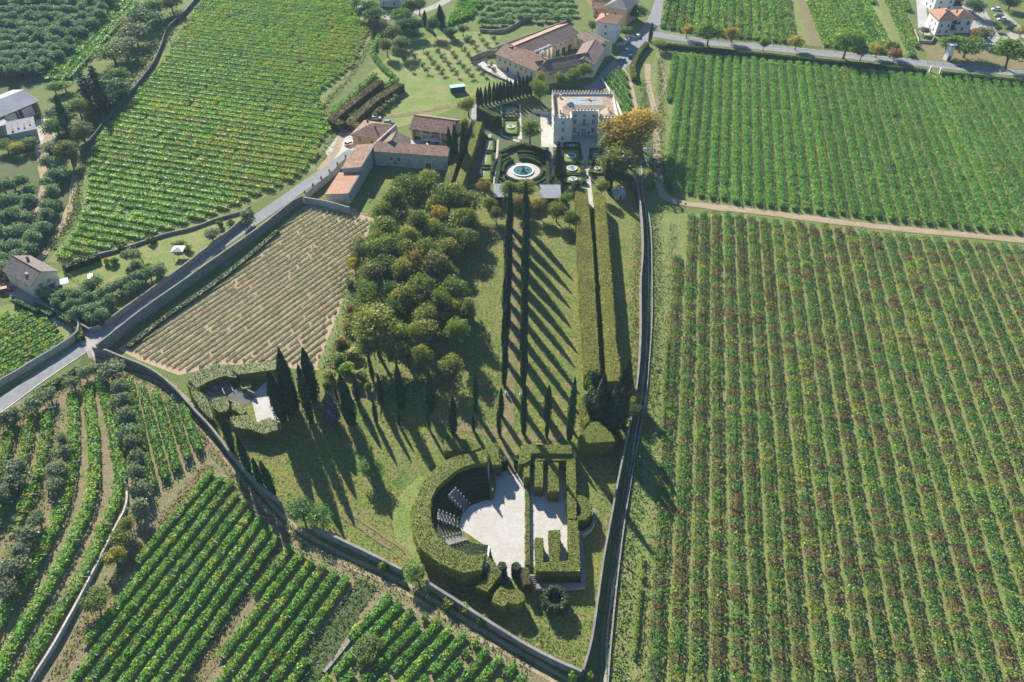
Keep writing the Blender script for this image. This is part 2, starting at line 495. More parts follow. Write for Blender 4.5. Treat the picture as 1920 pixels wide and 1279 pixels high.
BOXG = [(0.165, 0.205, 0.034), (0.11, 0.165, 0.03), (0.24, 0.175, 0.05), (0.225, 0.24, 0.042)]
BOXP = [4, 3, 2, 1.5]
def hedge(label, pts, h, name='hedge', cols=None, probs=None, z0=0.0, dens=14.0, size=0.17, group=None, world=False, cat='hedge', rough=0.10, step=1.6, top=True):
    """clipped hedge: outline of its TOP in the photograph, at height h"""
    P = np.asarray(pts, float)[:, :2] if world else GL(pts, z0 + h)[:, :2]
    if 0.5 * np.sum(P[:, 0] * np.roll(P[:, 1], -1) - np.roll(P[:, 0], -1) * P[:, 1]) < 0: P = P[::-1]
    c3 = np.c_[P, np.zeros(len(P))]
    Pd = resample_poly(np.concatenate([c3, c3[:1]]), step)[:-1][:, :2]
    n = len(Pd)
    Pd = Pd + RNG.normal(0, rough * 0.35, Pd.shape)
    cols = cols or BOXG; probs = probs or BOXP
    mean = (np.asarray(cols) * (np.asarray(probs) / np.sum(probs))[:, None]).sum(0)
    b = MB(); b.prism(Pd, z0, z0 + h - 0.05, col=mean * 0.9)
    V = b.V[0]; T = np.concatenate([b.T[0], b.Q[0][:, [0, 1, 2]], b.Q[0][:, [0, 2, 3]]])
    LP, LN = sample_tris(V, T, dens)
    # tone drifts in patches along the hedge
    ph = np.sin(LP[:, 0] * 0.55 + 1.3 * np.sin(LP[:, 1] * 0.4)) + np.sin(LP[:, 1] * 0.47 + LP[:, 0] * 0.2)
    col = pick(cols, probs, len(LP), 0.42) * (1 + 0.14 * ph)[:, None]
    LP = LP + LN * np.abs(RNG.normal(0.02, rough * 0.8, len(LP)))[:, None] * np.where(LN[:, 2:] < -0.5, -1, 1)
    b.leaves(LP, LN, size * RNG.uniform(0.6, 1.3, len(LP)), col, 0.85)
    c = Pd.mean(0)
    o = bpy.data.objects.new(name, b.mesh(name, M['leaf'], (c[0], c[1], z0)))
    o.location = (c[0], c[1], z0)
    C.objects.link(o)
    tag(o, label, cat, group)
    return o

def hedge_line(label, pts, width, h, world=False, closed=False, **kw):
    P = np.asarray(pts, float) if world else GL(pts, h)
    P = catmull(P, 2.0, closed) if kw.pop('smooth', True) else resample_poly(P, 2.0)
    L, R = offset(P, width / 2), offset(P, -width / 2)
    return hedge(label, np.concatenate([L, R[::-1]]), h, world=True, **kw)

ORD = 'first second third fourth fifth sixth seventh eighth ninth tenth eleventh twelfth thirteenth fourteenth fifteenth sixteenth seventeenth eighteenth nineteenth'.split()
TENS = ['twenty', 'thirty', 'forty', 'fifty', 'sixty', 'seventy', 'eighty', 'ninety']
def ordinal(i):
    """0 -> first"""
    n = i + 1
    if n < 20: return ORD[n - 1]
    t, u = divmod(n, 10)
    return TENS[t - 2][:-1] + 'ieth' if u == 0 else TENS[t - 2] + '-' + ORD[u - 1]

def scrub(pts, width, height, dens, size, cols, probs=None, name='undergrowth', world=False, clump=0.5):
    """rough ground cover nobody could count, along a line"""
    P = catmull(pts if world else GL(pts), 1.0); n = len(P)
    L = np.linalg.norm(np.diff(P, axis=0), axis=1).sum()
    k = int(L * width * dens)
    i = RNG.random(k) * (n - 1.001); j = i.astype(int); f = (i - j)[:, None]
    Q = P[j] * (1 - f) + P[j + 1] * f
    T = P[j + 1] - P[j]; T /= np.linalg.norm(T, axis=1)[:, None] + 1e-9
    u = RNG.normal(0, 0.32, k).clip(-1, 1) * width
    Q = Q + np.stack([-T[:, 1] * u, T[:, 0] * u, np.zeros(k)], 1)
    g = np.sin(Q[:, 0] * 0.9 + 2 * np.sin(Q[:, 1] * 0.7)) * np.sin(Q[:, 1] * 0.8 + np.sin(Q[:, 0] * 0.6))
    keep = g > -clump - RNG.random(k)
    Q, g = Q[keep], g[keep]; k = len(Q)
    Q[:, 2] = height * RNG.random(k) ** 1.4 * (0.55 + 0.45 * g)  + 0.08
    b = MB(); b.leaves(Q, np.tile((0, 0, 1.0), (k, 1)), size * RNG.uniform(0.6, 1.4, k), pick(cols, probs or [1] * len(cols), k, 0.3), 0.8)
    return b.build(name, M['leaf'], None, kind='stuff')

# ---------------------------------------------------------------- the setting: ground, fields, roads
def ground_plane():
    b = MB()
    b.add([(-1300, -500, 0), (1300, -500, 0), (1300, 1500, 0), (-1300, 1500, 0)], [(0, 1, 2, 3)])
    b.build('ground', M['ground'])['kind'] = 'structure'
ground_plane()

sheet('vineyard_field', [(1232, 96), (1300, 100), (1500, 118), (1700, 137), (2000, 166), (2060, 470), (1920, 446), (1600, 414), (1400, 391), (1290, 377), (1238, 352), (1232, 250), (1215, 140)], 'vinegrass', 0.02)
sheet('vineyard_field', [(1225, 400), (1400, 402), (1600, 426), (1920, 460), (2050, 480), (2500, 1500), (1120, 1500), (1140, 1260), (1175, 980), (1200, 760)], 'vinegrass', 0.022)
sheet('vineyard_field', [(1232, 60), (1300, 70), (1500, 90), (1722, 112), (1700, 0), (1690, -80), (1255, -80), (1240, 0)], 'vinegrass', 0.02)
sheet('hill_vineyard_field', [(380, -40), (330, 55), (297, 112), (235, 195), (175, 262), (158, 330), (150, 415), (88, 492), (130, 494), (250, 462), (400, 412), (478, 380), (590, 318), (640, 235), (612, 190), (658, 140), (700, 60), (640, -40)], 'vinegrass', 0.02)
sheet('young_vineyard_soil', [(575, 386), (640, 391), (708, 412), (690, 436), (662, 515), (645, 570), (622, 620), (598, 694), (420, 684), (335, 704), (262, 676), (222, 655), (330, 575), (480, 466), (556, 398)], 'soil', 0.02)
sheet('terraced_field', [(-120, 770), (60, 745), (170, 690), (250, 700), (330, 740), (385, 815), (440, 885), (540, 995), (620, 1045), (760, 1112), (900, 1198), (1075, 1290), (1000, 1500), (-250, 1500)], 'brownsoil', 0.018)
sheet('park_lawn', [(600, 694), (640, 590), (690, 436), (740, 350), (860, 330), (1190, 340), (1206, 480), (1200, 600), (1190, 740), (1160, 890), (1130, 1080), (1095, 1252), (985, 1212), (800, 1100), (590, 992), (478, 900), (400, 805), (345, 735), (420, 690)], 'park', 0.02)
sheet('green_meadow', [(700, 215), (790, 190), (860, 165), (905, 110), (950, 60), (860, 60), (760, 80), (690, 140), (720, 185)], 'meadow', 0.02)
sheet('green_meadow', [(700, 218), (760, 165), (800, 150), (880, 120), (942, 152), (900, 190), (860, 200), (800, 225), (740, 240)], 'meadow', 0.024)
sheet('house_lawn', [(140, 505), (250, 466), (400, 416), (470, 388), (470, 412), (340, 500), (260, 560), (190, 600), (75, 545), (120, 505)], 'meadow', 0.02)
sheet('grove_ground', [(-150, -60), (260, -60), (215, 10), (140, 80), (90, 150), (60, 170), (-150, 200)], 'grove', 0.02)
sheet('grove_ground', [(-60, 300), (85, 300), (130, 320), (140, 400), (80, 490), (30, 525), (-60, 540)], 'grove', 0.02)
sheet('vineyard_field', [(-60, 590), (20, 570), (110, 590), (148, 632), (120, 665), (0, 735), (-60, 770)], 'meadow', 0.021)
sheet('garden_ground', [(880, 205), (1010, 180), (1040, 160), (1130, 165), (1160, 240), (1200, 340), (860, 345), (880, 260)], 'grove', 0.026)
sheet('dry_lawn', [(1735, 100), (1700, 70), (1800, 80), (1930, 110), (1930, 132), (1740, 118)], 'drygrass', 0.026)
# terrace courts and gravel
sheet('gravel_court', [(925, 890), (960, 866), (985, 876), (1072, 876), (1076, 1062), (992, 1064), (985, 1082), (965, 1084), (943, 1084), (914, 1026), (860, 990), (870, 945)], 'gravel', 0.05)
sheet('gravel_court', [(470, 742), (508, 708), (540, 716), (535, 790), (483, 796)], 'gravel', 0.05)
sheet('gravel_court', [(1013, 215), (1037, 215), (1037, 250), (1155, 250), (1140, 285), (1108, 288), (1088, 288), (1065, 276), (1015, 276)], 'gravel', 0.05)
sheet('gravel_court', [(882, 122), (905, 110), (935, 125), (1000, 150), (950, 158)], 'gravel', 0.05)
sheet('gravel_court', [(68, 225), (98, 222), (104, 258), (88, 300), (70, 300), (62, 262)], 'gravel', 0.05)
sheet('gravel_court', [(610, 285), (640, 245), (668, 232), (700, 240), (668, 300), (630, 320)], 'gravel', 0.05)
sheet('gravel_court', [(770, 262), (835, 262), (842, 292), (770, 285)], 'gravel', 0.05)
# roads
ribbon('road', [(-120, 832), (-20, 775), (70, 710), (165, 645), (230, 594), (300, 540), (400, 468), (480, 412), (560, 356), (620, 314), (662, 283)], 5.0, 'asphalt', 0.06)
ribbon('road', [(1212, 62), (1260, 70), (1330, 80), (1430, 89), (1560, 102), (1700, 116), (1840, 131), (2000, 146)], 7.0, 'asphalt', 0.06)
ribbon('road', [(1262, -50), (1243, 0), (1228, 40), (1205, 72), (1175, 108), (1140, 142)], 8.0, 'asphalt', 0.064)
ribbon('road', [(640, -8), (690, 18), (735, 34), (790, 22), (832, 4), (860, -20)], 5.0, 'paleroad', 0.06)
ribbon('road', [(1141, 140), (1120, 160), (1100, 168)], 6.0, 'asphalt', 0.068)
sheet('road', [(1802, 5), (1840, 5), (1875, 70), (1895, 60), (1880, 20), (1925, 60), (1925, 90), (1840, 95), (1815, 45)], 'paleroad', 0.05)
sheet('driveway', [(1700, 0), (1718, 0), (1722, 60), (1745, 70), (1735, 5), (1725, -10)], 'concrete', 0.05)
# dirt tracks
ribbon('dirt_path', [(1214, 120), (1216, 160), (1226, 205), (1231, 270), (1236, 330), (1252, 372), (1320, 386), (1420, 397), (1600, 420), (1760, 436), (1960, 455)], [2.5, 2.5, 3.0, 3.2, 3.4, 3.4, 3.2, 3.2, 3.2], 'dirt', 0.05, wob=0.12)
for d in (-0.85, 0.85):
    P = catmull(GL([(178, 668), (228, 690), (290, 708), (335, 742), (375, 790), (430, 858), (485, 928), (545, 990), (625, 1040), (705, 1076), (765, 1106), (835, 1148), (905, 1192), (985, 1238), (1075, 1290), (1120, 1320)]), 3)
    ribbon('wheel_track', offset(P, d), 0.9, 'dirt', 0.05, wob=0.1, world=True)
LANE = [(1200, 300), (1203, 350), (1211, 420), (1214, 500), (1212, 600), (1206, 700), (1192, 800), (1172, 930), (1153, 1060), (1137, 1170), (1131, 1279), (1126, 1380)]
ribbon('dirt_path', LANE, 2.6, 'grove', 0.04)  # dark ground colour carries the shade of the sunken lane
ribbon('wheel_track', offset(catmull(GL(LANE), 3), .35), 0.45, 'paleroad', 0.06, wob=0.08, world=True)
ribbon('wheel_track', offset(catmull(GL(LANE), 3), -.45), 0.35, 'drygrass', 0.06, wob=0.08, world=True)
ribbon('dirt_path', [(92, 250), (78, 300), (83, 340), (76, 385), (66, 415)], 2.6, 'dirt', 0.05, wob=0.15)
ribbon('dirt_path', [(10, 540), (40, 552), (80, 580), (118, 600), (150, 622), (176, 652), (182, 668)], 4.2, 'paleroad', 0.056, wob=0.1)
ribbon('dirt_path', [(400, -30), (330, 40), (290, 105), (262, 140), (240, 185)], 2.0, 'dirt', 0.05, wob=0.2)
ribbon('dirt_path', [(140, 330), (132, 390), (100, 450), (60, 500), (20, 535)], 2.4, 'dirt', 0.05, wob=0.2)
ribbon('grass_path', [(968, 400), (965, 520), (961, 640), (955, 760), (952, 830), (957, 870), (962, 890)], 2.4, 'drygrass', 0.05, wob=0.15)
ribbon('grass_path', [(662, 510), (645, 575), (620, 640), (600, 690)], 2.0, 'vinegrass', 0.05, wob=0.15)
ribbon('grass_path', [(720, 745), (640, 745), (560, 770)], 3.0, 'drygrass', 0.045, wob=0.3)
ribbon('grass_path', [(1085, 800), (1040, 818), (960, 818), (860, 800), (780, 775)], 2.6, 'drygrass', 0.045, wob=0.3)
ribbon('gravel_path', [(1098, 285), (1099, 310), (1102, 350), (1108, 392)], [3.2, 3.0, 2.6, 2.4], 'gravel', 0.056)
ribbon('dark_path', [(1108, 385), (1117, 460), (1125, 560), (1130, 640), (1132, 715)], 1.8, 'brownsoil', 0.05)
ribbon('dirt_path', [(582, 383), (640, 391), (705, 405)], 2.2, 'dirt', 0.05, wob=0.1)
ribbon('dirt_path', [(600, 320), (625, 290), (650, 245), (690, 225), (720, 222)], 3.0, 'dirt', 0.04, wob=0.3)
ribbon('dirt_path', [(700, 225), (790, 210), (860, 195), (895, 175), (945, 162)], 2.4, 'drygrass', 0.045, wob=0.3)
ribbon('dirt_path', [(1142, 140), (1162, 126), (1180, 150), (1190, 190), (1200, 240)], 1.6, 'dirt', 0.052, wob=0.1)
ribbon('grass_path', [(1240, 120), (1246, 160), (1225, 215)], 1.6, 'dirt', 0.046, wob=0.2)
ribbon('grass_path', [(1496, -30), (1512, 30), (1530, 88)], 5.0, 'drygrass', 0.046, wob=0.3)
ribbon('grass_path', [(1622, -30), (1650, 30), (1682, 100)], 3.5, 'meadow', 0.046, wob=0.3)
# dark earth banks between the vine terraces
ribbon('earth_bank', [(548, 1000), (510, 1048), (475, 1090), (440, 1150), (405, 1215), (360, 1300)], 2.6, 'drygrass', 0.05, wob=0.2)
ribbon('earth_bank', [(690, 1092), (640, 1165), (600, 1225), (560, 1300)], 5.0, 'grove', 0.05, wob=0.3)
ribbon('earth_bank', [(392, 872), (345, 930), (300, 985), (245, 1050), (190, 1130), (140, 1210), (95, 1290)], 2.2, 'drygrass', 0.05, wob=0.2)
ribbon('earth_bank', [(98, 770), (92, 850), (72, 930), (45, 1000), (20, 1060)], 2.6, 'brownsoil', 0.05, wob=0.3)
# white edge line of the left road
ribbon('road_marking', offset(catmull(GL([(-120, 832), (-20, 775), (70, 710), (150, 656)]), 3), -2.3), 0.15, 'marking', 0.075, world=True)
ribbon('road_marking', offset(catmull(GL([(1290, 74), (1330, 80), (1430, 89), (1560, 102), (1700, 116), (1840, 131), (2000, 146)]), 3), 3.1), 0.2, 'marking', 0.075, world=True)

# ---------------------------------------------------------------- vines
VG = [(0.085, 0.215, 0.035), (0.13, 0.27, 0.042), (0.07, 0.175, 0.055), (0.215, 0.29, 0.042), (0.18, 0.098, 0.065), (0.28, 0.29, 0.05)]
def vine_row(P, w, h, label, group, per_m, size, probs, gap=0.04, plant=1.2, posts=0.0, beams=False, hollow=0.0, name='vine_trellis', mix=0.35, tone=1.0, patch=None):
    """one trained row on its trellis: foliage along the polyline P, posts as a part"""
    L = np.concatenate([[0], np.cumsum(np.linalg.norm(np.diff(P, axis=0), axis=1))]); tot = L[-1]
    if tot < 2: return
    c = P[len(P) // 2]
    t = thing(name, label, 'vines', (c[0], c[1], 0), group)
    npl = max(2, int(tot / plant))
    def at(s):
        x = np.interp(s, L, P[:, 0]); y = np.interp(s, L, P[:, 1])
        x2 = np.interp(np.minimum(s + 0.3, tot), L, P[:, 0]) - np.interp(np.maximum(s - 0.3, 0), L, P[:, 0])
        y2 = np.interp(np.minimum(s + 0.3, tot), L, P[:, 1]) - np.interp(np.maximum(s - 0.3, 0), L, P[:, 1])
        d = np.hypot(x2, y2) + 1e-9
        return x, y, -y2 / d, x2 / d
    pw = w * np.exp(RNG.normal(0, 0.10, npl)); phh = h * np.exp(RNG.normal(0, 0.07, npl))
    alive = RNG.random(npl) > gap
    cols = np.asarray(VG) * tone
    pr = np.tile(np.asarray(probs, float), (npl, 1))
    sc = (np.arange(npl) + 0.5) * tot / npl
    X, Y, NX, NY = at(sc)
    if patch is not None:
        pr = pr * patch(X, Y)
    pr /= pr.sum(1)[:, None]
    cum = pr.cumsum(1)
    kd = 0; kind = (RNG.random(npl)[:, None] > cum).sum(1).clip(0, len(VG) - 1)
    pc = cols[kind] * np.exp(RNG.normal(0, 0.10, (npl, 1)))
    b = MB()
    # woody core of every plant
    hl = tot / npl * 0.505
    TX, TY = NY, -NX
    V, q, cc = [], [], []
    cmean = (cols * (np.asarray(probs) / np.sum(probs))[:, None]).sum(0) * (0.9, 0.85, 0.9)
    for i in np.nonzero(alive)[0]:
        a = pw[i] * 0.30; z0, z1 = h * 0.34, phh[i] * 0.62
        for sx, sy, zz in ((-1, -1, z0), (1, -1, z0), (1, 1, z0), (-1, 1, z0), (-1, -.8, z1), (1, -.8, z1), (1, .8, z1), (-1, .8, z1)):
            V.append((X[i] + TX[i] * sx * hl + NX[i] * sy * a, Y[i] + TY[i] * sx * hl + NY[i] * sy * a, zz))
            cc.append(cmean)
        o = len(V) - 8
        q += [(o + 4, o + 5, o + 6, o + 7), (o, o + 1, o + 5, o + 4), (o + 1, o + 2, o + 6, o + 5), (o + 2, o + 3, o + 7, o + 6), (o + 3, o, o + 4, o + 7)]
    if V: b.add(V, q, col=cc)
    n = int(tot * per_m * 1.35)
    s = RNG.random(n) * tot
    i = (s / tot * npl).astype(int).clip(0, npl - 1)
    keep = alive[i] & (RNG.random(n) < 0.8 + 0.2 * np.sin(i * 2.1))
    s, i = s[keep], i[keep]; n = len(s)
    x, y, nx, ny = at(s)
    side = RNG.random(n)
    u = np.where(side < 0.62, RNG.uniform(-1, 1, n), np.sign(RNG.uniform(-1, 1, n)) * RNG.uniform(0.8, 1.05, n))
    z = np.where(side < 0.62, phh[i] * (1 - 0.22 * u * u) + RNG.normal(0, 0.10 * h, n), phh[i] * RNG.uniform(0.3, 0.9, n))
    off = u * pw[i] / 2
    Nn = np.stack([nx * u * 0.7, ny * u * 0.7, np.where(side < 0.62, 0.9, 0.25)], 1)
    col = pc[i] * np.exp(RNG.normal(0, 0.2, (n, 1)))
    mixk = RNG.random(n) < mix
    col[mixk] = cols[RNG.choice(len(VG), mixk.sum(), p=np.asarray(probs) / np.sum(probs))]
    b.leaves(np.stack([x + nx * off, y + ny * off, z], 1), Nn, size * RNG.uniform(0.6, 1.35, n), col, 0.95)
    b.build('foliage', M['leaf'], t)
    if posts:
        pb = MB()
        k = max(2, int(tot / posts))
        ss = np.linspace(0.1, tot - 0.1, k)
        x, y, nx, ny = at(ss)
        for j in range(k):
            pb.box((x[j], y[j], h * 0.55), (0.09, 0.09, h * 1.1))
            if beams and j % 3 == 0:
                ang = math.atan2(ny[j], nx[j])
                pb.box((x[j] + nx[j] * w * 0.45, y[j] + ny[j] * w * 0.45, h * 0.98), (w * 0.7, 0.08, 0.08), ang, m=1)
        pb.build('post', [M['wood'], M['concrete']], t, kind='stuff')
    return t

def vineyard(poly, d0, d1, spacing, label, group, ang1=None, phase=0.0, trim=0.0, **kw):
    """rows parallel to the ground direction d0->d1, clipped by the outline poly (photo points)"""
    P = GL(poly)[:, :2]
    a, b = G(*d0)[:2], G(*d1)[:2]
    d = (b - a) / np.linalg.norm(b - a); nrm = np.array((-d[1], d[0]))
    u, v = P @ d, P @ nrm
    rows = 0
    k0 = math.floor((v.min() - a @ nrm) / spacing) + phase
    vv = a @ nrm + k0 * spacing
    while vv < v.max():
        xs = []
        for i in range(len(P)):
            j = (i + 1) % len(P)
            if (v[i] - vv) * (v[j] - vv) < 0:
                t = (vv - v[i]) / (v[j] - v[i]); xs.append(u[i] + t * (u[j] - u[i]))
        xs.sort()
        for s0, s1 in zip(xs[::2], xs[1::2]):
            s0 += trim * RNG.random(); s1 -= trim * RNG.random()
            if s1 - s0 > 4:
                k = max(2, int((s1 - s0) / 4))
                uu = np.linspace(s0, s1, k)
                wob = RNG.normal(0, 0.06, k)
                Q = uu[:, None] * d + (vv + wob)[:, None] * nrm
                vine_row(np.c_[Q, np.zeros(k)], label=label.replace('#', ordinal(rows)), group=group, **kw); rows += 1
        vv += spacing
    return rows

def vine_guides(gl, gr, n, label, group, skip=(), **kw):
    A, B = resample(catmull(GL(gl), 3), 40), resample(catmull(GL(gr), 3), 40)
    for i in range(n):
        if i in skip: continue
        t = i / (n - 1)
        vine_row(label=label.replace('#', ordinal(i)), group=group, P=A * (1 - t) + B * t + np.c_[RNG.normal(0, 0.08, (40, 2)), np.zeros(40)], **kw)

nr = 0
# the two big fields beside the dirt path
nr += vineyard([(1250, 100), (1290, 103), (1400, 111), (1500, 121), (1600, 131), (1700, 140), (1800, 148), (1990, 166), (2040, 462), (1920, 441), (1800, 430), (1600, 409), (1400, 386), (1300, 371), (1250, 355), (1246, 300), (1254, 230), (1252, 180), (1246, 140)],
         (1340, 130), (1329, 320), 3.95, '# bushy green vine row from the field path in the field below the tree-lined road', 'green vine rows beside the tree-lined road', phase=0.35, trim=1.5,
         w=2.6, h=1.7, per_m=36, size=0.25, tone=1.08, probs=[5, 4, 1.5, 1.6, 0.10, 0.25], gap=0.015)
nr += vineyard([(1282, 404), (1340, 399), (1400, 405), (1600, 430), (1920, 464), (2010, 474), (2200, 900), (2380, 1400), (1215, 1400), (1226, 1210), (1236, 1050), (1244, 900), (1252, 760), (1260, 640), (1270, 482)],
         (1268, 480), (1246, 860), 3.95, '# long vine row from the lane in the red and green field', 'red and green vine rows below the dirt path', phase=0.1, trim=1.5,
         w=2.5, h=1.2, per_m=44, size=0.225, probs=[2.6, 1.5, 2.6, 1.3, 4.0, 1.0], gap=0.0, plant=1.9, mix=0.22)
nr += vineyard([(1240, 54), (1300, 64), (1400, 74), (1490, 83), (1478, -10), (1466, -60), (1262, -60), (1250, 0)], (1262, 30), (1258, 55), 4.1, '# green vine row from the junction beyond the tree-lined road', 'vine rows beyond the tree-lined road', w=2.9, h=1.9, per_m=13, size=0.46, probs=[3, 3, 1.5, 3, 0.1, 1.2], gap=0.02, plant=2.0)
nr += vineyard([(1532, 86), (1600, 96), (1672, 103), (1640, 20), (1612, -60), (1492, -60), (1510, 0)], (1500, 0), (1522, 60), 4.1, '# pale green vine row from the wide grass track beyond the road', 'vine rows between the far grass tracks', w=3.3, h=1.8, per_m=13, size=0.46, probs=[3, 3, 1.5, 3, 0.1, 1.2], gap=0.03, plant=2.0)
nr += vineyard([(1694, 106), (1722, 112), (1704, 40), (1690, -60), (1634, -60), (1656, 20)], (1656, 20), (1684, 90), 4.0, '# vine row from the narrow grass track beside the apartment houses', 'vine rows beside the apartment houses', w=2.9, h=1.8, per_m=13, size=0.46, probs=[3, 3, 1, 3, 0.1, 1.2], gap=0.03, plant=2.0)
# the hill vineyard with rows along the contour
def yellow_patch(x, y):
    s = np.sin(x * 0.055 + 1.2 * np.sin(y * 0.045)) + np.sin(y * 0.06 + x * 0.03 + 1.0) + 0.5 * np.sin(x * 0.13 - y * 0.1)
    f = np.ones((len(x), len(VG)))
    f[:, 3] = np.exp(0.55 * s); f[:, 5] = np.exp(1.3 * s); f[:, 2] = np.exp(-0.5 * s)
    return f
nr += vineyard([(395, -30), (352, 40), (322, 85), (300, 125), (270, 158), (238, 198), (210, 228), (178, 264), (163, 296), (162, 335), (158, 395), (140, 422), (112, 462), (92, 488), (130, 490), (190, 477), (250, 457), (330, 430), (400, 408), (474, 376), (560, 336), (588, 312), (628, 236), (608, 197), (600, 178), (655, 138), (678, 102), (695, 62), (672, 24), (640, -30)],
         (240, 250), (600, 302), 3.85, '# vine row uphill from the house lawns on the hillside vineyard', 'vine rows of the hillside vineyard', trim=2.5,
         w=2.55, h=1.5, tone=1.12, per_m=36, size=0.27, probs=[2.6, 3.6, 0.6, 4, 0.02, 2.0], gap=0.015, plant=1.8, patch=yellow_patch)
# the young vineyard on bare soil
nr += vineyard([(575, 392), (640, 397), (700, 414), (684, 436), (656, 512), (638, 570), (615, 620), (594, 688), (420, 680), (335, 698), (268, 672), (240, 655), (335, 582), (480, 474), (556, 402)],
         (300, 640), (480, 522), 1.95, '# thin row of young vines on bare soil counted toward the asphalt road', 'young vine rows on the bare soil', w=0.5, h=0.62, per_m=7, size=0.2, probs=[1.6, 2, 1.6, 2.4, 2.4, 2.2], gap=0.02, plant=0.7, posts=7.0, trim=1.0)
# small plots
nr += vineyard([(1131, 150), (1164, 128), (1174, 142), (1185, 210), (1172, 214)], (1137, 152), (1180, 208), 2.3, '# narrow green vine row behind the villa', 'vine rows behind the villa', w=1.3, h=1.5, per_m=11, size=0.36, probs=[5, 3, 3, 0.5, 0, 0], gap=0.0, posts=0)
nr += vineyard([(-70, 600), (40, 588), (95, 600), (128, 632), (132, 648), (60, 690), (0, 725), (-70, 765)], (0, 650), (90, 602), 2.6, '# yellowing vine row from the asphalt road below the cottage', 'vine rows below the ochre house', w=1.7, h=1.7, per_m=20, size=0.30, probs=[3, 3, 1.5, 4, 0.2, 1.5], gap=0.04, trim=1.5)
for gi, (g0, g1) in enumerate((((88, 152), (225, -5)), ((104, 152), (236, 0)), ((116, 154), (248, 2)), ((130, 150), (258, 8)))):
    vine_row(np.linspace(G(*g0), G(*g1), 20), 3.0, 1.8, ordinal(gi) + ' green vine strip from the dense olive grove', 'vine strips beside the olive grove', 12, 0.45, [4, 3, 2, 2, 0.3, 0.4], 0.03, 2.0); nr += 1
for k in range(5):
    vine_row(np.linspace(G(842 + 9 * k, 48 - 3 * k), G(872 + 12 * k, -14), 12), 2.6, 1.7, ordinal(k) + ' green vine row below the far pale road', 'vine rows beside the far pale road', 12, 0.5, [4, 4, 1, 2, 0, 0.3], 0.03, 2.0); nr += 1
# the terraces of the lower left, pergola rows with beams
LLP = [4, 4.6, 1.2, 3.4, 0.1, 0.6]
vine_guides([(140, 742), (140, 800), (138, 860), (128, 930), (104, 990), (75, 1050), (38, 1112), (0, 1175), (-40, 1245), (-75, 1310)], [(190, 712), (208, 780), (222, 850), (226, 915), (203, 985), (174, 1048), (136, 1118), (90, 1190), (42, 1279), (20, 1320)], 3,
            '# vine row toward the rubble terrace wall, curving along it', 'vine rows curving along the terrace wall', w=2.6, h=1.9, tone=1.2, per_m=36, size=0.27, probs=LLP, gap=0.0, posts=4.0, beams=True)
vine_guides([(-5, 800), (-30, 880), (-70, 960), (-120, 1060)], [(92, 775), (84, 850), (60, 930), (30, 1000)], 4, '# yellow-green vine row toward the olives on the upper terrace', 'vine rows of the upper terrace', w=2.6, h=1.9, per_m=32, size=0.27, probs=[2.5, 3, 1, 4, 0.2, 1.2], gap=0.04, posts=4.0, beams=True)
vine_guides([(243, 716), (262, 800), (280, 880), (292, 918)], [(345, 765), (358, 800), (370, 830), (376, 848)], 5, '# straight green vine row from the olive line toward the lane', 'straight vine rows beside the lane', w=2.1, h=1.9, per_m=36, size=0.26, probs=[5, 4.4, 1.2, 2.2, 0.05, 0.3], gap=0.0)
nr += 12
nr += vineyard([(398, 880), (440, 905), (488, 968), (532, 1014), (505, 1045), (470, 1086), (435, 1148), (400, 1212), (352, 1310), (115, 1310), (160, 1215), (205, 1135), (255, 1062), (305, 990), (350, 935)],
         (462, 960), (220, 1279), 3.05, '# vine row from the rubble wall on the terrace slope below the lane', 'vine rows on the terrace slope', phase=0.5, trim=1.2, w=1.7, h=1.45, tone=1.15, per_m=36, size=0.26, probs=LLP, gap=0.0, posts=3.5, beams=True)
nr += vineyard([(552, 1020), (600, 1052), (662, 1086), (640, 1130), (600, 1195), (545, 1310), (378, 1310), (425, 1215), (460, 1150), (490, 1092), (520, 1052)],
         (600, 1060), (420, 1300), 3.05, '# vine row between the two dry earth banks', 'vine rows between the earth banks', phase=0.4, trim=1.2, w=1.7, h=1.45, tone=1.15, per_m=36, size=0.26, probs=LLP, gap=0.0, posts=3.5, beams=True)
nr += vineyard([(712, 1108), (760, 1128), (850, 1175), (960, 1235), (1045, 1310), (575, 1310), (625, 1240), (690, 1150)],
         (800, 1150), (660, 1300), 2.9, '# vine row from the dark grass bank on the lowest terrace', 'vine rows of the lowest terrace', phase=0.2, trim=1.5, w=1.65, h=1.45, tone=1.15, per_m=36, size=0.26, probs=[5, 4, 1.4, 2.5, 0.12, 0.5], gap=0.05, posts=3.5, beams=True)
# loose rows at the field margins
vine_row(np.linspace(G(1206, 1045), G(1188, 1235), 12), 0.9, 1.3, 'short yellow vine row in the grass verge', None, 22, 0.2, [1, 1, 0, 3, 0, 4], 0.08)
vine_row(np.linspace(G(1250, 640), G(1236, 990), 30), 0.9, 1.5, 'thin yellowing vine row at the edge of the red and green vineyard', None, 16, 0.24, [2, 1, 1, 3, 0.5, 2], 0.08)
vine_row(catmull(GL([(640, 222), (625, 215), (660, 185), (705, 142)]), 3), 2.6, 1.8, 'vine row on the upper step of the tall terrace bank', None, 14, 0.42, [5, 3, 2, 1.5, 0, 0.2], 0.0)
vine_row(catmull(GL([(655, 225), (690, 180), (745, 152)]), 3), 2.6, 1.8, 'vine row on the lower step of the tall terrace bank', None, 14, 0.42, [5, 3, 2, 1.5, 0, 0.2], 0.0)
vine_row(catmull(GL([(714, 66), (700, 100), (712, 122), (738, 148)]), 3), 2.6, 1.8, 'vine row bending beside the fruit orchard', None, 14, 0.42, [5, 3, 2, 1.5, 0, 0.2], 0.0)
print('vine rows', nr)

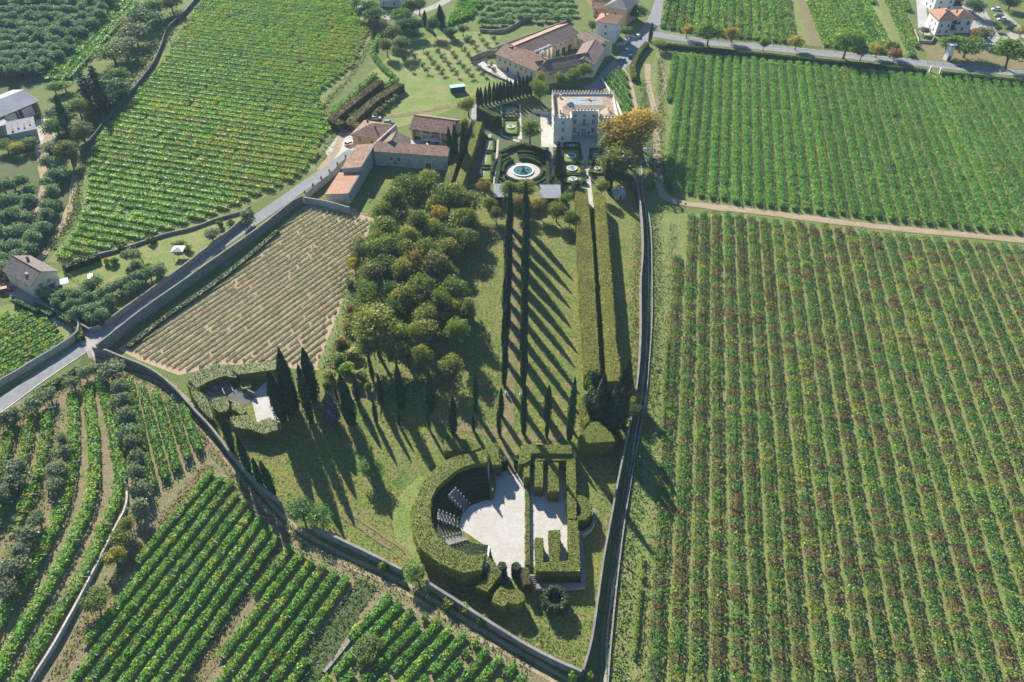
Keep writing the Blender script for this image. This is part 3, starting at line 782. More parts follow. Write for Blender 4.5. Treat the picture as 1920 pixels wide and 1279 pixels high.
# ---------------------------------------------------------------- trees
def crown_blobs(n, W, H, zc, flat=0.0, shell=0.75):
    out = []
    for i in range(n):
        d = RNG.normal(size=3); d /= np.linalg.norm(d)
        d[2] = d[2] * (1 - flat) + flat * abs(d[2])
        r = shell * RNG.uniform(0.55, 1.05)
        out.append((d[0] * r * W / 2, d[1] * r * W / 2, zc + d[2] * r * H / 2))
    return np.array(out)

def blob_tree(seed, H, W, nb, per, size, base, top=None, br=(0.20, 0.30), zc=0.62, ch=0.72, trunk=0.022, name='tree'):
    """trunk mesh and crown mesh: limbs that carry leafy clumps with gaps between them"""
    global RNG
    keep = RNG; RNG = np.random.default_rng(seed)
    B = crown_blobs(nb, W, H * ch, H * zc, 0.15)
    tb = MB()
    lean = RNG.normal(0, 0.03 * H, 2)
    zt = H * (zc - ch * 0.30)
    tb.tube([(0, 0, -0.1), (lean[0] * 0.3, lean[1] * 0.3, zt * 0.5), (lean[0] * .7, lean[1] * .7, zt), (lean[0], lean[1], H * zc)], [H * trunk * 1.35, H * trunk, H * trunk * 0.85, H * trunk * 0.4], 8)
    for p in B[:: max(1, nb // 9)]:
        s = np.array((lean[0] * .7, lean[1] * .7, zt * RNG.uniform(0.75, 1.2)))
        mid = (s + p) / 2 + (0, 0, H * 0.03)
        tb.tube([s, mid, p], [H * trunk * 0.5, H * trunk * 0.32, H * trunk * 0.12], 5)
    cb = MB()
    for p in B:
        r = W * RNG.uniform(*br)
        n = int(per * (r / (W * 0.25)) ** 2)
        d = RNG.normal(size=(n, 3)); d[:, 2] += 0.35; d /= np.linalg.norm(d, axis=1)[:, None]
        rr = r * RNG.uniform(0.6, 1.12, n)
        sq = np.array((1, 1, 0.8))
        P = p + d * rr[:, None] * sq
        col = jitcol(base, n, 0.18, 0.06) * math.exp(RNG.normal(0, 0.13))
        if top is not None:
            f = np.clip((P[:, 2] / H - 0.55) / 0.4, 0, 1)[:, None] * RNG.uniform(0.3, 1, (n, 1))  # leaves lighten toward the crown top, highlights put into their colour
            col = col * (1 - f) + jitcol(top, n, 0.2, 0.06) * f
        cb.leaves(P, d, size * RNG.uniform(0.5, 1.4, n), col, 0.85)
    RNG = keep
    return tb.mesh(name + '_trunk', M['bark']), cb.mesh(name + '_crown', M['leaf'])

def cypress_mesh(seed, H, W, n=1500, base=(0.026, 0.055, 0.024), fork=False, full=0.35):
    global RNG
    keep = RNG; RNG = np.random.default_rng(seed)
    tb = MB(); tb.tube([(0, 0, -0.1), (0, 0, H * 0.5)], [0.16, 0.08], 7)
    cb = MB()
    def prof(t):
        return np.where(t < full, 0.55 + 0.45 * np.sin(np.clip(t / full, 0, 1) * math.pi / 2), np.cos((np.clip(t, full, 1) - full) / (1 - full) * math.pi / 2) ** 0.75)
    k = 9; zs = np.linspace(0, 1, 12)
    V = []; q = []
    for i, t in enumerate(zs):
        for j in range(k):
            a = 2 * math.pi * j / k
            r = W / 2 * float(prof(np.array(t))) * 0.84 * RNG.uniform(0.9, 1.05)
            V.append((r * math.cos(a), r * math.sin(a), 0.25 + t * (H - 0.3)))
    q = [(i * k + j, i * k + (j + 1) % k, (i + 1) * k + (j + 1) % k, (i + 1) * k + j) for i in range(len(zs) - 1) for j in range(k)]
    cb.add(V, q, col=np.array(base) * 0.9)
    t = RNG.random(n) ** 0.9; a = RNG.random(n) * 2 * math.pi
    lump = 1 + 0.16 * np.sin(a * 3 + t * 9 + seed) + 0.12 * np.sin(a * 5 - t * 23 + seed)
    r = W / 2 * prof(t) * lump * RNG.uniform(0.84, 1.14, n)
    P = np.stack([r * np.cos(a), r * np.sin(a), 0.25 + t * (H - 0.2)], 1)
    Nn = np.stack([np.cos(a), np.sin(a), np.full(n, 0.45)], 1)
    col = jitcol(base, n, 0.42, 0.15)
    cb.leaves(P, Nn, 0.26 * RNG.uniform(0.6, 1.4, n) * (W / 2.4) ** 0.4, col, 0.45, aspect=0.5)
    RNG = keep
    return tb.mesh('cypress_trunk', M['bark']), cb.mesh('cypress_crown', M['needle'])

def conifer_mesh(seed, H, W, base=(0.03, 0.055, 0.035)):
    global RNG
    keep = RNG; RNG = np.random.default_rng(seed)
    tb = MB(); tb.tube([(0, 0, -0.1), (0, 0, H * 0.97)], [0.28, 0.04], 7)
    cb = MB()
    for t in np.linspace(0.12, 0.96, 14):
        R = W / 2 * (1 - t) ** 0.8
        for a in RNG.random(9) * 2 * math.pi:
            n = int(10 + 26 * (1 - t)); s = RNG.random(n) ** 0.7 * R
            sp = RNG.normal(0, 0.12 * R + 0.08, n)
            P = np.stack([s * math.cos(a) - sp * math.sin(a), s * math.sin(a) + sp * math.cos(a), t * H - s * 0.22 + RNG.normal(0, 0.12, n)], 1)
            cb.leaves(P, np.tile((0.2 * math.cos(a), 0.2 * math.sin(a), 1.0), (n, 1)), 0.34 * RNG.uniform(0.6, 1.3, n), jitcol(base, n, 0.25), 0.5)
    RNG = keep
    return tb.mesh('conifer_trunk', M['bark']), cb.mesh('conifer_crown', M['needle'])

def shrub_mesh(seed, H, W, base, top=None, n=520, size=0.26):
    global RNG
    keep = RNG; RNG = np.random.default_rng(seed)
    cb = MB()
    for i in range(7):
        a = RNG.random() * 6.28; r0 = W * 0.27 * RNG.random() ** 0.5
        c = np.array((r0 * math.cos(a), r0 * math.sin(a), H * RNG.uniform(0.3, 0.58)))
        k = n // 7
        d = RNG.normal(size=(k, 3)); d[:, 2] += 0.3; d /= np.linalg.norm(d, axis=1)[:, None]
        P = c + d * np.array((W * 0.27, W * 0.27, H * 0.42)) * RNG.uniform(0.75, 1.06, (k, 1))
        P[:, 2] = np.maximum(P[:, 2], 0.05)
        cb.leaves(P, d, size * RNG.uniform(0.6, 1.3, k), jitcol(base if (top is None or i % 3) else top, k, 0.2), 0.5)
    tb = MB()
    for i in range(4):
        a = i * 1.6; tb.tube([(0, 0, -0.05), (0.12 * W * math.cos(a), 0.12 * W * math.sin(a), H * 0.5)], [0.05, 0.02], 5)
    RNG = keep
    return tb.mesh('shrub_stem', M['bark']), cb.mesh('shrub_foliage', M['leaf'])

WK = 1.15
WOODC = dict(green=((0.085, 0.135, 0.034), (0.155, 0.185, 0.045)), olive=((0.125, 0.15, 0.04), (0.21, 0.20, 0.058)), grey=((0.11, 0.125, 0.062), (0.18, 0.175, 0.085)), rust=((0.15, 0.12, 0.045), (0.25, 0.165, 0.06)), bright=((0.11, 0.19, 0.035), (0.19, 0.25, 0.04)),
             yellow=((0.25, 0.22, 0.035), (0.40, 0.32, 0.045)), orange=((0.24, 0.175, 0.045), (0.42, 0.26, 0.06)), red=((0.20, 0.10, 0.055), (0.28, 0.145, 0.075)), dark=((0.045, 0.085, 0.03), (0.08, 0.125, 0.04)))
WOODC = {k: tuple(tuple(v * q for v, q in zip(c, (WK * 1.03, WK * 1.04, WK * 0.95))) for c in p) for k, p in WOODC.items()}
_pro = {}
def protos(kind, tone=None):
    key = (kind, tone)
    if key not in _pro:
        b, t = WOODC.get(tone, ((.08, .1, .03), None))
        if kind == 'broad': L = [(12.0, 9.0, blob_tree(100 + 7 * i + len(tone) * 31, 12.0, 9.0, 44, 150, 0.28, b, t, br=(0.09, 0.25))) for i in range(5)]
        elif kind == 'round': L = [(9.0, 7.0, blob_tree(300 + i + len(tone) * 17, 9.0, 7.0, 30, 140, 0.26, b, t, br=(0.10, 0.27), zc=0.60, ch=0.74)) for i in range(2)]
        elif kind == 'olive': L = [(4.6, 4.6, blob_tree(400 + i, 4.6, 4.6, 13, 70, 0.26, (0.15, 0.20, 0.125), (0.23, 0.265, 0.185), (0.24, 0.34), 0.58, 0.66, 0.035)) for i in range(4)]
        elif kind == 'fruit': L = [(3.2, 3.0, blob_tree(440 + i, 3.2, 3.0, 9, 26, 0.2, (0.10, 0.095, 0.06), (0.13, 0.13, 0.07), (0.2, 0.3), 0.6, 0.6, 0.03)) for i in range(3)]
        elif kind == 'cypress': L = [(15.0, 2.5, cypress_mesh(500 + i, 15.0, 2.5, 1700)) for i in range(4)]
        elif kind == 'stoutcypress': L = [(16.0, 4.2, cypress_mesh(540 + i, 16.0, 4.2, 2600, full=0.3)) for i in range(3)]
        elif kind == 'greycypress': L = [(12.0, 3.4, cypress_mesh(560, 12.0, 3.4, 1900, (0.07, 0.085, 0.085), full=0.25))]
        elif kind == 'conifer': L = [(16.0, 9.0, conifer_mesh(600 + i, 16.0, 9.0)) for i in range(2)]
        elif kind == 'shrub': L = [(2.4, 3.0, shrub_mesh(700 + i + len(tone), 2.4, 3.0, b, t)) for i in range(2)]
        _pro[key] = L
    return _pro[key]

_cnt = [0]
def plant(kind, tone, loc, H, W, label, group=None, name=None, cat='tree', tint=None, rot=None):
    L = protos(kind, tone)
    _cnt[0] += 1
    h0, w0, (tm, cm) = L[_cnt[0] % len(L)]
    nm = name or {'broad': 'broadleaf_tree', 'round': 'roadside_tree', 'olive': 'olive_tree', 'fruit': 'fruit_tree', 'cypress': 'cypress_tree', 'stoutcypress': 'cypress_tree', 'greycypress': 'cypress_tree', 'conifer': 'conifer_tree', 'shrub': 'shrub'}[kind]
    r = bpy.data.objects.new(nm, None); C.objects.link(r)
    r.location = (float(loc[0]), float(loc[1]), float(loc[2]) if len(loc) > 2 else 0.0)
    tl = 0.035 if 'cypress' in kind else 0.06
    r.rotation_euler = (random.gauss(0, tl), random.gauss(0, tl), random.random() * 6.28 if rot is None else rot)
    W *= random.uniform(0.9, 1.12)
    r.scale = (W / w0, W / w0 * random.uniform(0.9, 1.1), H / h0)
    r['_o'] = [0.0, 0.0, 0.0]
    tag(r, label, cat, group)
    for me, n in ((tm, 'stem' if kind == 'shrub' else 'trunk'), (cm, 'foliage' if kind == 'shrub' else 'crown')):
        o = bpy.data.objects.new(n, me); C.objects.link(o); o.parent = r
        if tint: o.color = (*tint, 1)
    return r

def at_crown(px, py, H, frac=0.62):
    p = G(px, py, H * frac); return (p[0], p[1], 0)
def at_base(px, py):
    p = G(px, py); return (p[0], p[1], 0)
def height_to(px, py, ty):
    """height of an upright thing whose foot is at (px, py) and whose top reaches photo row ty"""
    x, y, _ = G(px, py); lo, hi = 0.0, 60.0
    for _ in range(40):
        m = (lo + hi) / 2
        z = m - CH
        d = y * math.cos(PITCH) - z * math.sin(PITCH); u = y * math.sin(PITCH) + z * math.cos(PITCH)
        if 639.5 - F * u / d > ty: lo = m
        else: hi = m
    return lo
def crown(kind, tone, px, py, rpx, H, label, group=None, sq=1.0, **kw):
    p = at_crown(px, py, H)
    d = math.sqrt(p[0] ** 2 + p[1] ** 2 + (CH - H * .6) ** 2)
    return plant(kind, tone, p, H, 2 * rpx * d / F * 1.02 * sq, label, group, **kw)
def spire(kind, bx, by, ty, wpx, label, group=None, **kw):
    p = at_base(bx, by); h = height_to(bx, by, ty)
    d = math.sqrt(p[0] ** 2 + p[1] ** 2 + CH * CH)
    return plant(kind, None, p, h, max(0.8, wpx * d / F * (0.9 if kind == 'stoutcypress' else 1.0)), label, group, **kw)

WOOD = 'trees of the dense park wood'
_wn = {}
LW = {'green': 'green broadleaf tree in the dense park wood', 'olive': 'olive-green broadleaf tree with yellowish top in the dense park wood', 'grey': 'dull grey-green broadleaf tree in the dense park wood', 'rust': 'brown-tinged broadleaf tree in the dense park wood', 'dark': 'dark green broadleaf tree in the dense park wood', 'yellow': 'yellow-leaved tree on the vineyard edge of the park wood'}
for px, py, r, tone in sorted([(775, 349, 27, 'green'), (803, 345, 18, 'olive'), (742, 375, 25, 'green'), (781, 377, 20, 'olive'), (840, 368, 28, 'green'), (872, 378, 24, 'olive'), (742, 405, 22, 'olive'), (725, 428, 25, 'green'), (777, 417, 18, 'green'), (812, 385, 20, 'olive'), (812, 427, 20, 'olive'), (855, 420, 26, 'green'), (872, 412, 18, 'green'),
                       (830, 446, 22, 'green'), (862, 447, 20, 'green'), (705, 450, 14, 'olive'), (730, 452, 18, 'green'), (767, 446, 16, 'olive'), (680, 467, 25, 'grey'), (712, 470, 22, 'green'), (757, 467, 20, 'olive'), (776, 487, 20, 'rust'), (802, 470, 22, 'green'), (835, 470, 22, 'olive'), (700, 512, 28, 'grey'), (752, 510, 16, 'olive'),
                       (817, 500, 22, 'grey'), (847, 510, 18, 'green'), (797, 514, 16, 'olive'), (780, 538, 24, 'green'), (830, 532, 22, 'olive'), (857, 545, 22, 'green'), (687, 552, 23, 'green'), (762, 560, 20, 'olive'), (796, 562, 22, 'olive'), (830, 566, 20, 'green'), (850, 583, 20, 'olive'), (752, 630, 18, 'green'), (800, 595, 24, 'olive'),
                       (796, 625, 22, 'olive'), (830, 602, 18, 'green'), (855, 616, 22, 'green'), (792, 668, 22, 'olive'), (722, 398, 18, 'green'), (720, 500, 20, 'dark'), (738, 545, 18, 'dark'), (745, 585, 18, 'dark'), (770, 520, 18, 'grey')], key=lambda q: q[1]):
    _wn[tone] = _wn.get(tone, -1) + 1
    crown('broad', tone, px, py, r * random.uniform(1.05, 1.5), random.uniform(8.5, 13.5), ordinal(_wn[tone]) + ' ' + LW[tone] + ', counted from the farmhouse', WOOD)
crown('broad', 'orange', 825, 404, 17, 11.5, 'tree with bright orange top amid the green park wood')
crown('round', 'yellow', 664, 492, 13, 7.5, LW['yellow'])
crown('broad', 'olive', 703, 615, 50, 16, 'largest rounded tree at the vineyard corner of the park wood')
crown('broad', 'green', 738, 655, 28, 12, 'leafy tree in front of the largest park wood tree')
crown('broad', 'olive', 690, 655, 22, 10, 'low olive-green tree below the largest park wood tree')
crown('broad', 'grey', 877, 583, 19, 11, 'pale grey-green tree on the lawn side of the park wood')
crown('broad', 'olive', 841, 688, 27, 9.5, 'rounded olive-green tree standing alone at the front end of the wood')
crown('broad', 'dark', 762, 655, 22, 10, 'dark tree behind the bushy front edge of the wood')
crown('round', 'red', 655, 580, 8, 4, 'small red-leaved tree beside the wood and the grass track')
_sn = {}
for px, py, r, tone in [(640, 640, 13, 'rust'), (650, 612, 11, 'rust'), (665, 660, 16, 'olive'), (632, 668, 14, 'green'), (650, 690, 15, 'bright'), (615, 700, 13, 'olive'), (678, 700, 12, 'green'), (690, 725, 9, 'olive'), (612, 718, 10, 'green'), (640, 715, 9, 'rust'), (668, 718, 9, 'olive'), (655, 530, 9, 'green'), (672, 580, 9, 'grey')]:
    _sn[tone] = _sn.get(tone, -1) + 1
    crown('shrub', tone, px, py, r, 2.6, ordinal(_sn[tone]) + ' ' + {'rust': 'rust-brown shrub on the rough bank beside the wood', 'olive': 'olive-green shrub on the rough bank beside the wood', 'green': 'green shrub on the rough bank beside the wood', 'bright': 'bright green shrub on the rough bank beside the wood', 'grey': 'grey-green shrub on the track side of the wood'}[tone], 'shrubs on the bank beside the wood', cat='shrub')

# the avenue: two lines of clipped cypresses over the lawn
for i, y in enumerate([428, 452, 480, 508, 536, 566, 598, 634, 675, 722]):
    x = np.interp(y, [350, 430, 580, 722], [960, 957, 951, 945])
    spire('cypress', x, y, y - (92 - 0.035 * (722 - y) - 0.0 * i) * random.uniform(0.86, 1.0), 13.5, ordinal(i) + ' cypress from the villa end in the avenue line nearer the wood', 'cypresses of the avenue line nearer the wood')
for i, y in enumerate([430, 455, 482, 510, 540, 572, 606, 642, 680, 724]):
    x = np.interp(y, [350, 430, 724], [989, 987, 981])
    spire('cypress', x, y, y - (95 - 0.035 * (724 - y)) * random.uniform(0.88, 1.02), 13.5, ordinal(i) + ' cypress from the villa end in the avenue line nearer the double hedge', 'cypresses of the avenue line nearer the double hedge')
CY = [('stoutcypress', 531, 788, 700, 25, 'stout cypress beside the gravel terrace, front of its clump'), ('stoutcypress', 546, 778, 667, 24, 'tallest stout cypress of the clump beside the gravel terrace'), ('stoutcypress', 556, 768, 645, 19, 'hindmost cypress of the clump beside the gravel terrace'),
      ('cypress', 582, 787, 685, 19, 'leaning slim cypress between the terrace clump and the grey cypress'), ('stoutcypress', 590, 750, 652, 27, 'cypress with bare grey tip behind the grey cypress'), ('greycypress', 623, 790, 737, 25, 'squat grey-blue cypress with thinning foliage on the lawn'),
      ('cypress', 633, 752, 724, 5, 'thin young cypress behind the squat grey cypress'), ('stoutcypress', 660, 792, 701, 27, 'broad dark cypress standing alone on the lawn'), ('cypress', 671, 753, 704, 12, 'narrow cypress tucked behind the broad lawn cypress'), ('cypress', 706, 794, 752, 8, 'small slender cypress with its long thin shadow on the lawn'),
      ('cypress', 715, 760, 702, 9, 'slim cypress at the foot of the tall wood tree'), ('stoutcypress', 753, 766, 681, 18, 'cypress in the shade at the front of the wood'), ('stoutcypress', 807, 771, 689, 20, 'wide cypress before the bushes at the end of the wood'), ('cypress', 804, 803, 767, 6, 'tiny cypress in front of the wide cypress by the wood'), ('cypress', 749, 798, 770, 6, 'tiny cypress in the deep shade of the wood'),
      ('cypress', 849, 811, 735, 15, 'cypress just behind the curved theatre hedge'), ('cypress', 892, 773, 700, 9, 'slim cypress on the shaded lawn beside the avenue'), ('cypress', 888, 808, 777, 7, 'very small cypress on the shaded lawn beside the avenue'),
      ('cypress', 940, 780, 730, 9, 'low cypress at the lower end of the avenue, back of the pair'), ('cypress', 937, 816, 765, 9, 'low cypress at the lower end of the avenue, front of the pair'), ('cypress', 982, 815, 717, 14, 'last tall cypress of the avenue before the theatre'),
      ('stoutcypress', 1025, 788, 720, 15, 'short cypress on the sunny lawn between avenue and double hedge'), ('cypress', 1025, 821, 790, 7, 'tiny cypress in front of the short sunny lawn cypress'), ('cypress', 1067, 826, 712, 14, 'bent cypress with bare tip near the clipped hedge corner'),
      ('cypress', 437, 845, 775, 14, 'cypress between the park wall and terrace hedge, uppermost of four'), ('cypress', 467, 884, 815, 14, 'cypress along the park wall, second from the terrace hedge'), ('cypress', 491, 914, 860, 11, 'cypress along the park wall, third from the terrace hedge'), ('cypress', 513, 928, 865, 14, 'cypress along the park wall, farthest from the terrace hedge'),
      ('cypress', 1121, 792, 700, 24, 'tallest cypress of the clump at the end of the double hedge'), ('cypress', 1137, 797, 732, 18, 'short cypress in the middle of the clump by the lane'), ('cypress', 1152, 812, 727, 24, 'front cypress of the clump by the lane'), ('cypress', 1167, 797, 725, 20, 'cypress of the clump standing nearest the lane'), ('stoutcypress', 1170, 735, 676, 24, 'round-topped cypress behind the clump by the lane'), ('cypress', 1122, 740, 705, 16, 'small pointed cypress touching the end of the double hedge'),
      ('stoutcypress', 846, 303, 236, 10, 'cypress nearest the walled farmyard, first of four'), ('stoutcypress', 856, 306, 231, 11, 'cypress by the walled farmyard, second of four'), ('stoutcypress', 866, 308, 228, 11, 'cypress by the walled farmyard, third of four'), ('stoutcypress', 875, 305, 236, 10, 'cypress by the walled farmyard, last of four toward the hedge'),
      ('cypress', 1218, 78, 43, 7, 'lone cypress at the road junction'), ('cypress', 797, 50, 20, 8, 'slim dark cypress above the fruit orchard'), ('stoutcypress', 829, 52, 8, 13, 'large pointed cypress above the fruit orchard'), ('cypress', 1162, 330, 282, 9, 'cypress rising before the golden plane tree'),
      ('stoutcypress', 128, 250, 180, 15, 'cypress with clipped round top beside the metal barn'), ('cypress', 1046, 340, 268, 12, 'cypress at the corner of the front parterre'), ('stoutcypress', 1142, 358, 300, 18, 'dark cypress at the head of the double hedge'), ('cypress', 700, 715, 660, 7, 'thin cypress against the tall wood tree')]
for k, bx, by, ty, wp, lab in CY: spire(k, bx, by, ty, wp, lab)
crown('shrub', 'dark', 1110, 712, 19, 8.0, 'rounded dark yew at the end of the double hedge', name='yew_tree', cat='tree')
crown('shrub', 'dark', 1112, 748, 22, 8.5, 'rounded dark yew beside the cypress clump by the lane', name='yew_tree', cat='tree')
crown('round', 'olive', 1195, 752, 13, 5, 'sunlit leafy bush leaning over the lane wall', name='bush', cat='bush')
crown('round', 'dark', 1190, 770, 13, 5, 'dark bush at the lane wall beside the cypress clump', name='bush', cat='bush')
# cypress screen behind the parterre
for i in range(15):
    x = 897 + i * 7.0; y = 200 - i * 1.55
    spire('stoutcypress', x, y, y - random.uniform(34, 41), 8.5, ordinal(i) + ' cypress from the walled lane in the tall garden screen', 'cypresses of the garden screen')
# big trees round the villa
crown('broad', 'orange', 1173, 250, 47, 19, 'huge golden-brown plane tree hiding the villa corner', name='plane_tree', sq=0.97, tint=(1.0, 1.0, 1.0))
crown('broad', 'orange', 1203, 230, 30, 17, 'golden crown behind the huge plane tree by the field path', name='plane_tree', tint=(0.95, 1.0, 1.0))
crown('broad', 'olive', 1160, 302, 42, 12.5, 'yellow-green tree below the golden plane tree')
crown('broad', 'dark', 1140, 275, 20, 11, 'dark tree squeezed between the villa front and plane tree')
crown('broad', 'dark', 1150, 322, 24, 10, 'dark tree beside the head of the lane wall')
crown('broad', 'green', 994, 244, 22, 10, 'dark-crowned tree beside the villa forecourt')
crown('broad', 'green', 1014, 168, 17, 13, 'slender tree between the cypress screen and the villa')
crown('broad', 'olive', 1012, 155, 12, 13, 'yellowing tree top at the end of the cypress screen')
for px, py, r, tone, lab in [(1050, 145, 14, 'green', 'small tree at the wall of the courtyard farm, first of three'), (1075, 140, 16, 'green', 'small tree at the wall of the courtyard farm, middle of three'), (1096, 132, 14, 'green', 'small tree at the wall of the courtyard farm, nearest the road'), (878, 196, 16, 'olive', 'round yellowing tree at the end of the walled lane'), (872, 236, 9, 'olive', 'small yellowing tree by the tall clipped hedge')]:
    crown('broad', tone, px, py, r, 8.5, lab)
for px, py, r, tone, lab in [(988, 352, 26, 'olive', 'spreading olive-green tree between the two pale roofs'), (975, 378, 20, 'rust', 'brown-tinged tree between the avenue lines at their head'), (955, 352, 16, 'green', 'leafy tree beside the left pale roof'), (1010, 385, 17, 'rust', 'brown-tinged tree beside the right pale roof'), (1044, 394, 20, 'olive', 'yellowing tree below the right pale roof'), (1062, 372, 13, 'bright', 'bright green tree between pale roof and double hedge'), (1068, 408, 14, 'green', 'green tree leaning on the double hedge head'), (920, 385, 15, 'green', 'small tree below the left pale roof'), (930, 400, 12, 'grey', 'grey-green small tree at the head of the lawn'), (910, 350, 15, 'rust', 'brownish small tree beside the narrow rose garden'), (1078, 352, 13, 'dark', 'dark tree at the corner of the front parterre'), (1130, 350, 14, 'olive', 'yellow-green small tree at the hedge head beside the gravel walk')]:
    crown('broad', tone, px, py, r, 7.5, lab)
# single trees and bushes of the lower park and the lane
crown('broad', 'green', 693, 878, 26, 6.0, 'round leafy tree standing alone on the lower lawn', tint=(0.75, 0.95, 1.25))
crown('broad', 'dark', 565, 955, 26, 5.0, 'dark bushy tree at the park wall', tint=(1.3, 1.4, 1.3))
crown('broad', 'dark', 600, 968, 26, 5.0, 'rounded bush beside the dark tree at the park wall', tint=(1.4, 1.5, 1.3))
crown('broad', 'bright', 780, 1070, 27, 4.8, 'light green round tree growing over the park wall', tint=(0.9, 0.9, 1.2))
for px, py, r, tone, lab in [(720, 1060, 12, 'green', 'small bush on the park wall above the light green tree'), (843, 1125, 17, 'olive', 'low shrub by the wall below the light green tree'), (870, 1140, 12, 'olive', 'brownish low shrub next to the wall below the theatre'), (905, 1163, 12, 'green', 'spiky green shrub on the wall below the theatre'), (1100, 1262, 14, 'bright', 'fresh green bush where the two park walls meet'), (1075, 1268, 10, 'bright', 'low green bush beside the corner of the park walls')]:
    crown('shrub', tone, px, py, r, 2.4, lab, cat='shrub')

# olives
OL = 'silvery grey-green olive tree'
for i, (px, py, r) in enumerate([(208, 695, 24), (222, 748, 19), (232, 778, 17), (240, 808, 20), (247, 830, 15), (252, 860, 19), (256, 885, 15), (262, 912, 17), (264, 948, 16), (226, 722, 15)]):
    p = G(px, py, 2.8); plant('olive', None, (p[0], p[1], 0), 4.8, r * 2 * mpp(py), ordinal(i) + ' grey-green olive from the road in the line along the terrace wall', 'olives along the terrace wall')
for i, (px, py, r) in enumerate([(62, 755, 20), (90, 738, 14), (30, 775, 14), (135, 715, 16), (158, 700, 14), (178, 692, 12), (6, 787, 12)]):
    p = G(px, py, 2.4); plant('olive', None, (p[0], p[1], 0), 4.2, r * 2 * mpp(py), ordinal(i) + ' silvery olive tree on the verge below the asphalt road', 'olives below the asphalt road')
for i, (px, py, r) in enumerate([(112, 845, 17), (105, 885, 17), (100, 912, 16), (35, 882, 24), (28, 905, 20), (8, 930, 18), (70, 975, 18), (55, 1005, 19), (42, 1035, 18), (22, 1070, 24), (10, 1105, 20), (118, 825, 12)]):
    p = G(px, py, 2.4); plant('olive', None, (p[0], p[1], 0), 4.6, r * 2 * mpp(py), ordinal(i) + ' silvery olive tree on the rough terrace among the vines', 'olives on the rough terrace')
for px, py, r, tone, lab in [(228, 1008, 21, 'green', 'green bushy tree beside the pale terrace wall'), (212, 1040, 20, 'yellow', 'yellowing fruit tree beside the pale terrace wall'), (178, 1124, 24, 'green', 'dark spreading tree overhanging the pale terrace wall'), (240, 985, 15, 'olive', 'small yellow-green tree at the top of the dry bank')]:
    crown('round', tone, px, py, r, 4.5, lab, name='fruit_tree', tint=(0.8, 0.9, 1.0) if tone == 'yellow' else None)
crown('round', 'green', 690, 1215, 22, 3.5, 'bushy fig tree at the head of the lowest terrace', name='fig_tree')
# olive grove of the top corner
for j in range(13):
    for i in range(15):
        v = j / 12; px = -30 + i * (17 - 2.5 * v) + j * 2.5 + random.uniform(-3, 3); py = -14 + j * 14.5 + random.uniform(-3, 3)
        if px < 238 - py * 1.05 and not (py > 150 and px < 70):
            p = at_base(px, py); plant('olive', None, p, random.uniform(5, 6.4), random.uniform(5.6, 7.4), ordinal(i) + ' olive from the frame edge in the ' + ordinal(j) + ' row of the dense grove', 'olives of the dense grove', tint=(0.82, 0.98, 1.05))
for i, (px, py) in enumerate([(12, 355), (30, 350), (48, 345), (60, 362), (15, 385), (38, 380), (58, 385), (10, 412), (30, 408), (52, 412), (8, 440), (28, 440), (45, 442), (15, 468), (35, 470), (96, 345), (104, 365), (98, 390), (90, 412), (78, 432), (68, 452), (55, 472), (40, 490), (22, 505), (108, 335), (112, 310), (105, 285), (8, 495), (95, 310), (118, 330)]):
    plant('olive', None, at_base(px, py + 8), 5.2, 5.8, ordinal(i) + ' grey-green olive tree near the pale farm track', 'olives near the farm track', tint=(0.85, 1.0, 1.0))
for k, (px, py) in enumerate([(88, 560), (104, 560), (118, 568), (132, 560), (146, 566), (158, 556), (172, 545), (184, 538), (112, 580), (128, 584), (142, 582), (156, 578), (170, 572), (184, 566), (198, 560), (212, 552), (228, 546), (242, 540), (256, 534), (270, 530), (284, 524), (296, 516), (148, 598), (164, 594), (180, 592), (196, 582), (212, 574), (176, 606), (192, 604), (240, 556), (258, 548)]):
    plant('olive', None, at_base(px, py), 4.0, random.uniform(3.8, 4.8), ordinal(k) + ' olive tree in the thicket between the cottage and asphalt road', 'olives below the ochre house', tint=(0.9, 1.05, 0.95))
for px, py, r, lab in [(247, 478, 15, 'olive tree beside the rail fence, topmost of three'), (258, 502, 15, 'olive tree beside the rail fence, middle of three'), (266, 518, 14, 'olive tree beside the rail fence, lowest of three'), (301, 508, 14, 'round olive tree by the garden gate'), (396, 440, 15, 'tall olive tree on the gazebo lawn'), (464, 408, 15, 'dark olive tree at the narrow end of the gazebo lawn')]:
    p = G(px, py, 2.4); plant('olive', None, (p[0], p[1], 0), 4.8, r * 2 * mpp(py), lab)
for px, py, r, tone, lab in [(198, 488, 6, 'yellow', 'small yellow shrub on the house lawn'), (212, 487, 8, 'green', 'round green shrub on the house lawn'), (283, 447, 9, 'dark', 'dark round bush at the low field wall'), (228, 464, 7, 'dark', 'small dark bush at the low field wall'), (432, 418, 7, 'green', 'round bush near the end of the low field wall'), (413, 418, 6, 'green', 'smaller round bush along the low field wall'), (335, 455, 12, 'bright', 'banana clump beside the white gazebo'), (352, 462, 10, 'bright', 'palm-leaved clump behind the white gazebo'), (365, 509, 8, 'green', 'low shrub at the road wall'), (276, 498, 7, 'green', 'shrub beside the rail fence')]:
    crown('shrub', tone, px, py, r, 2.2, lab, cat='shrub')
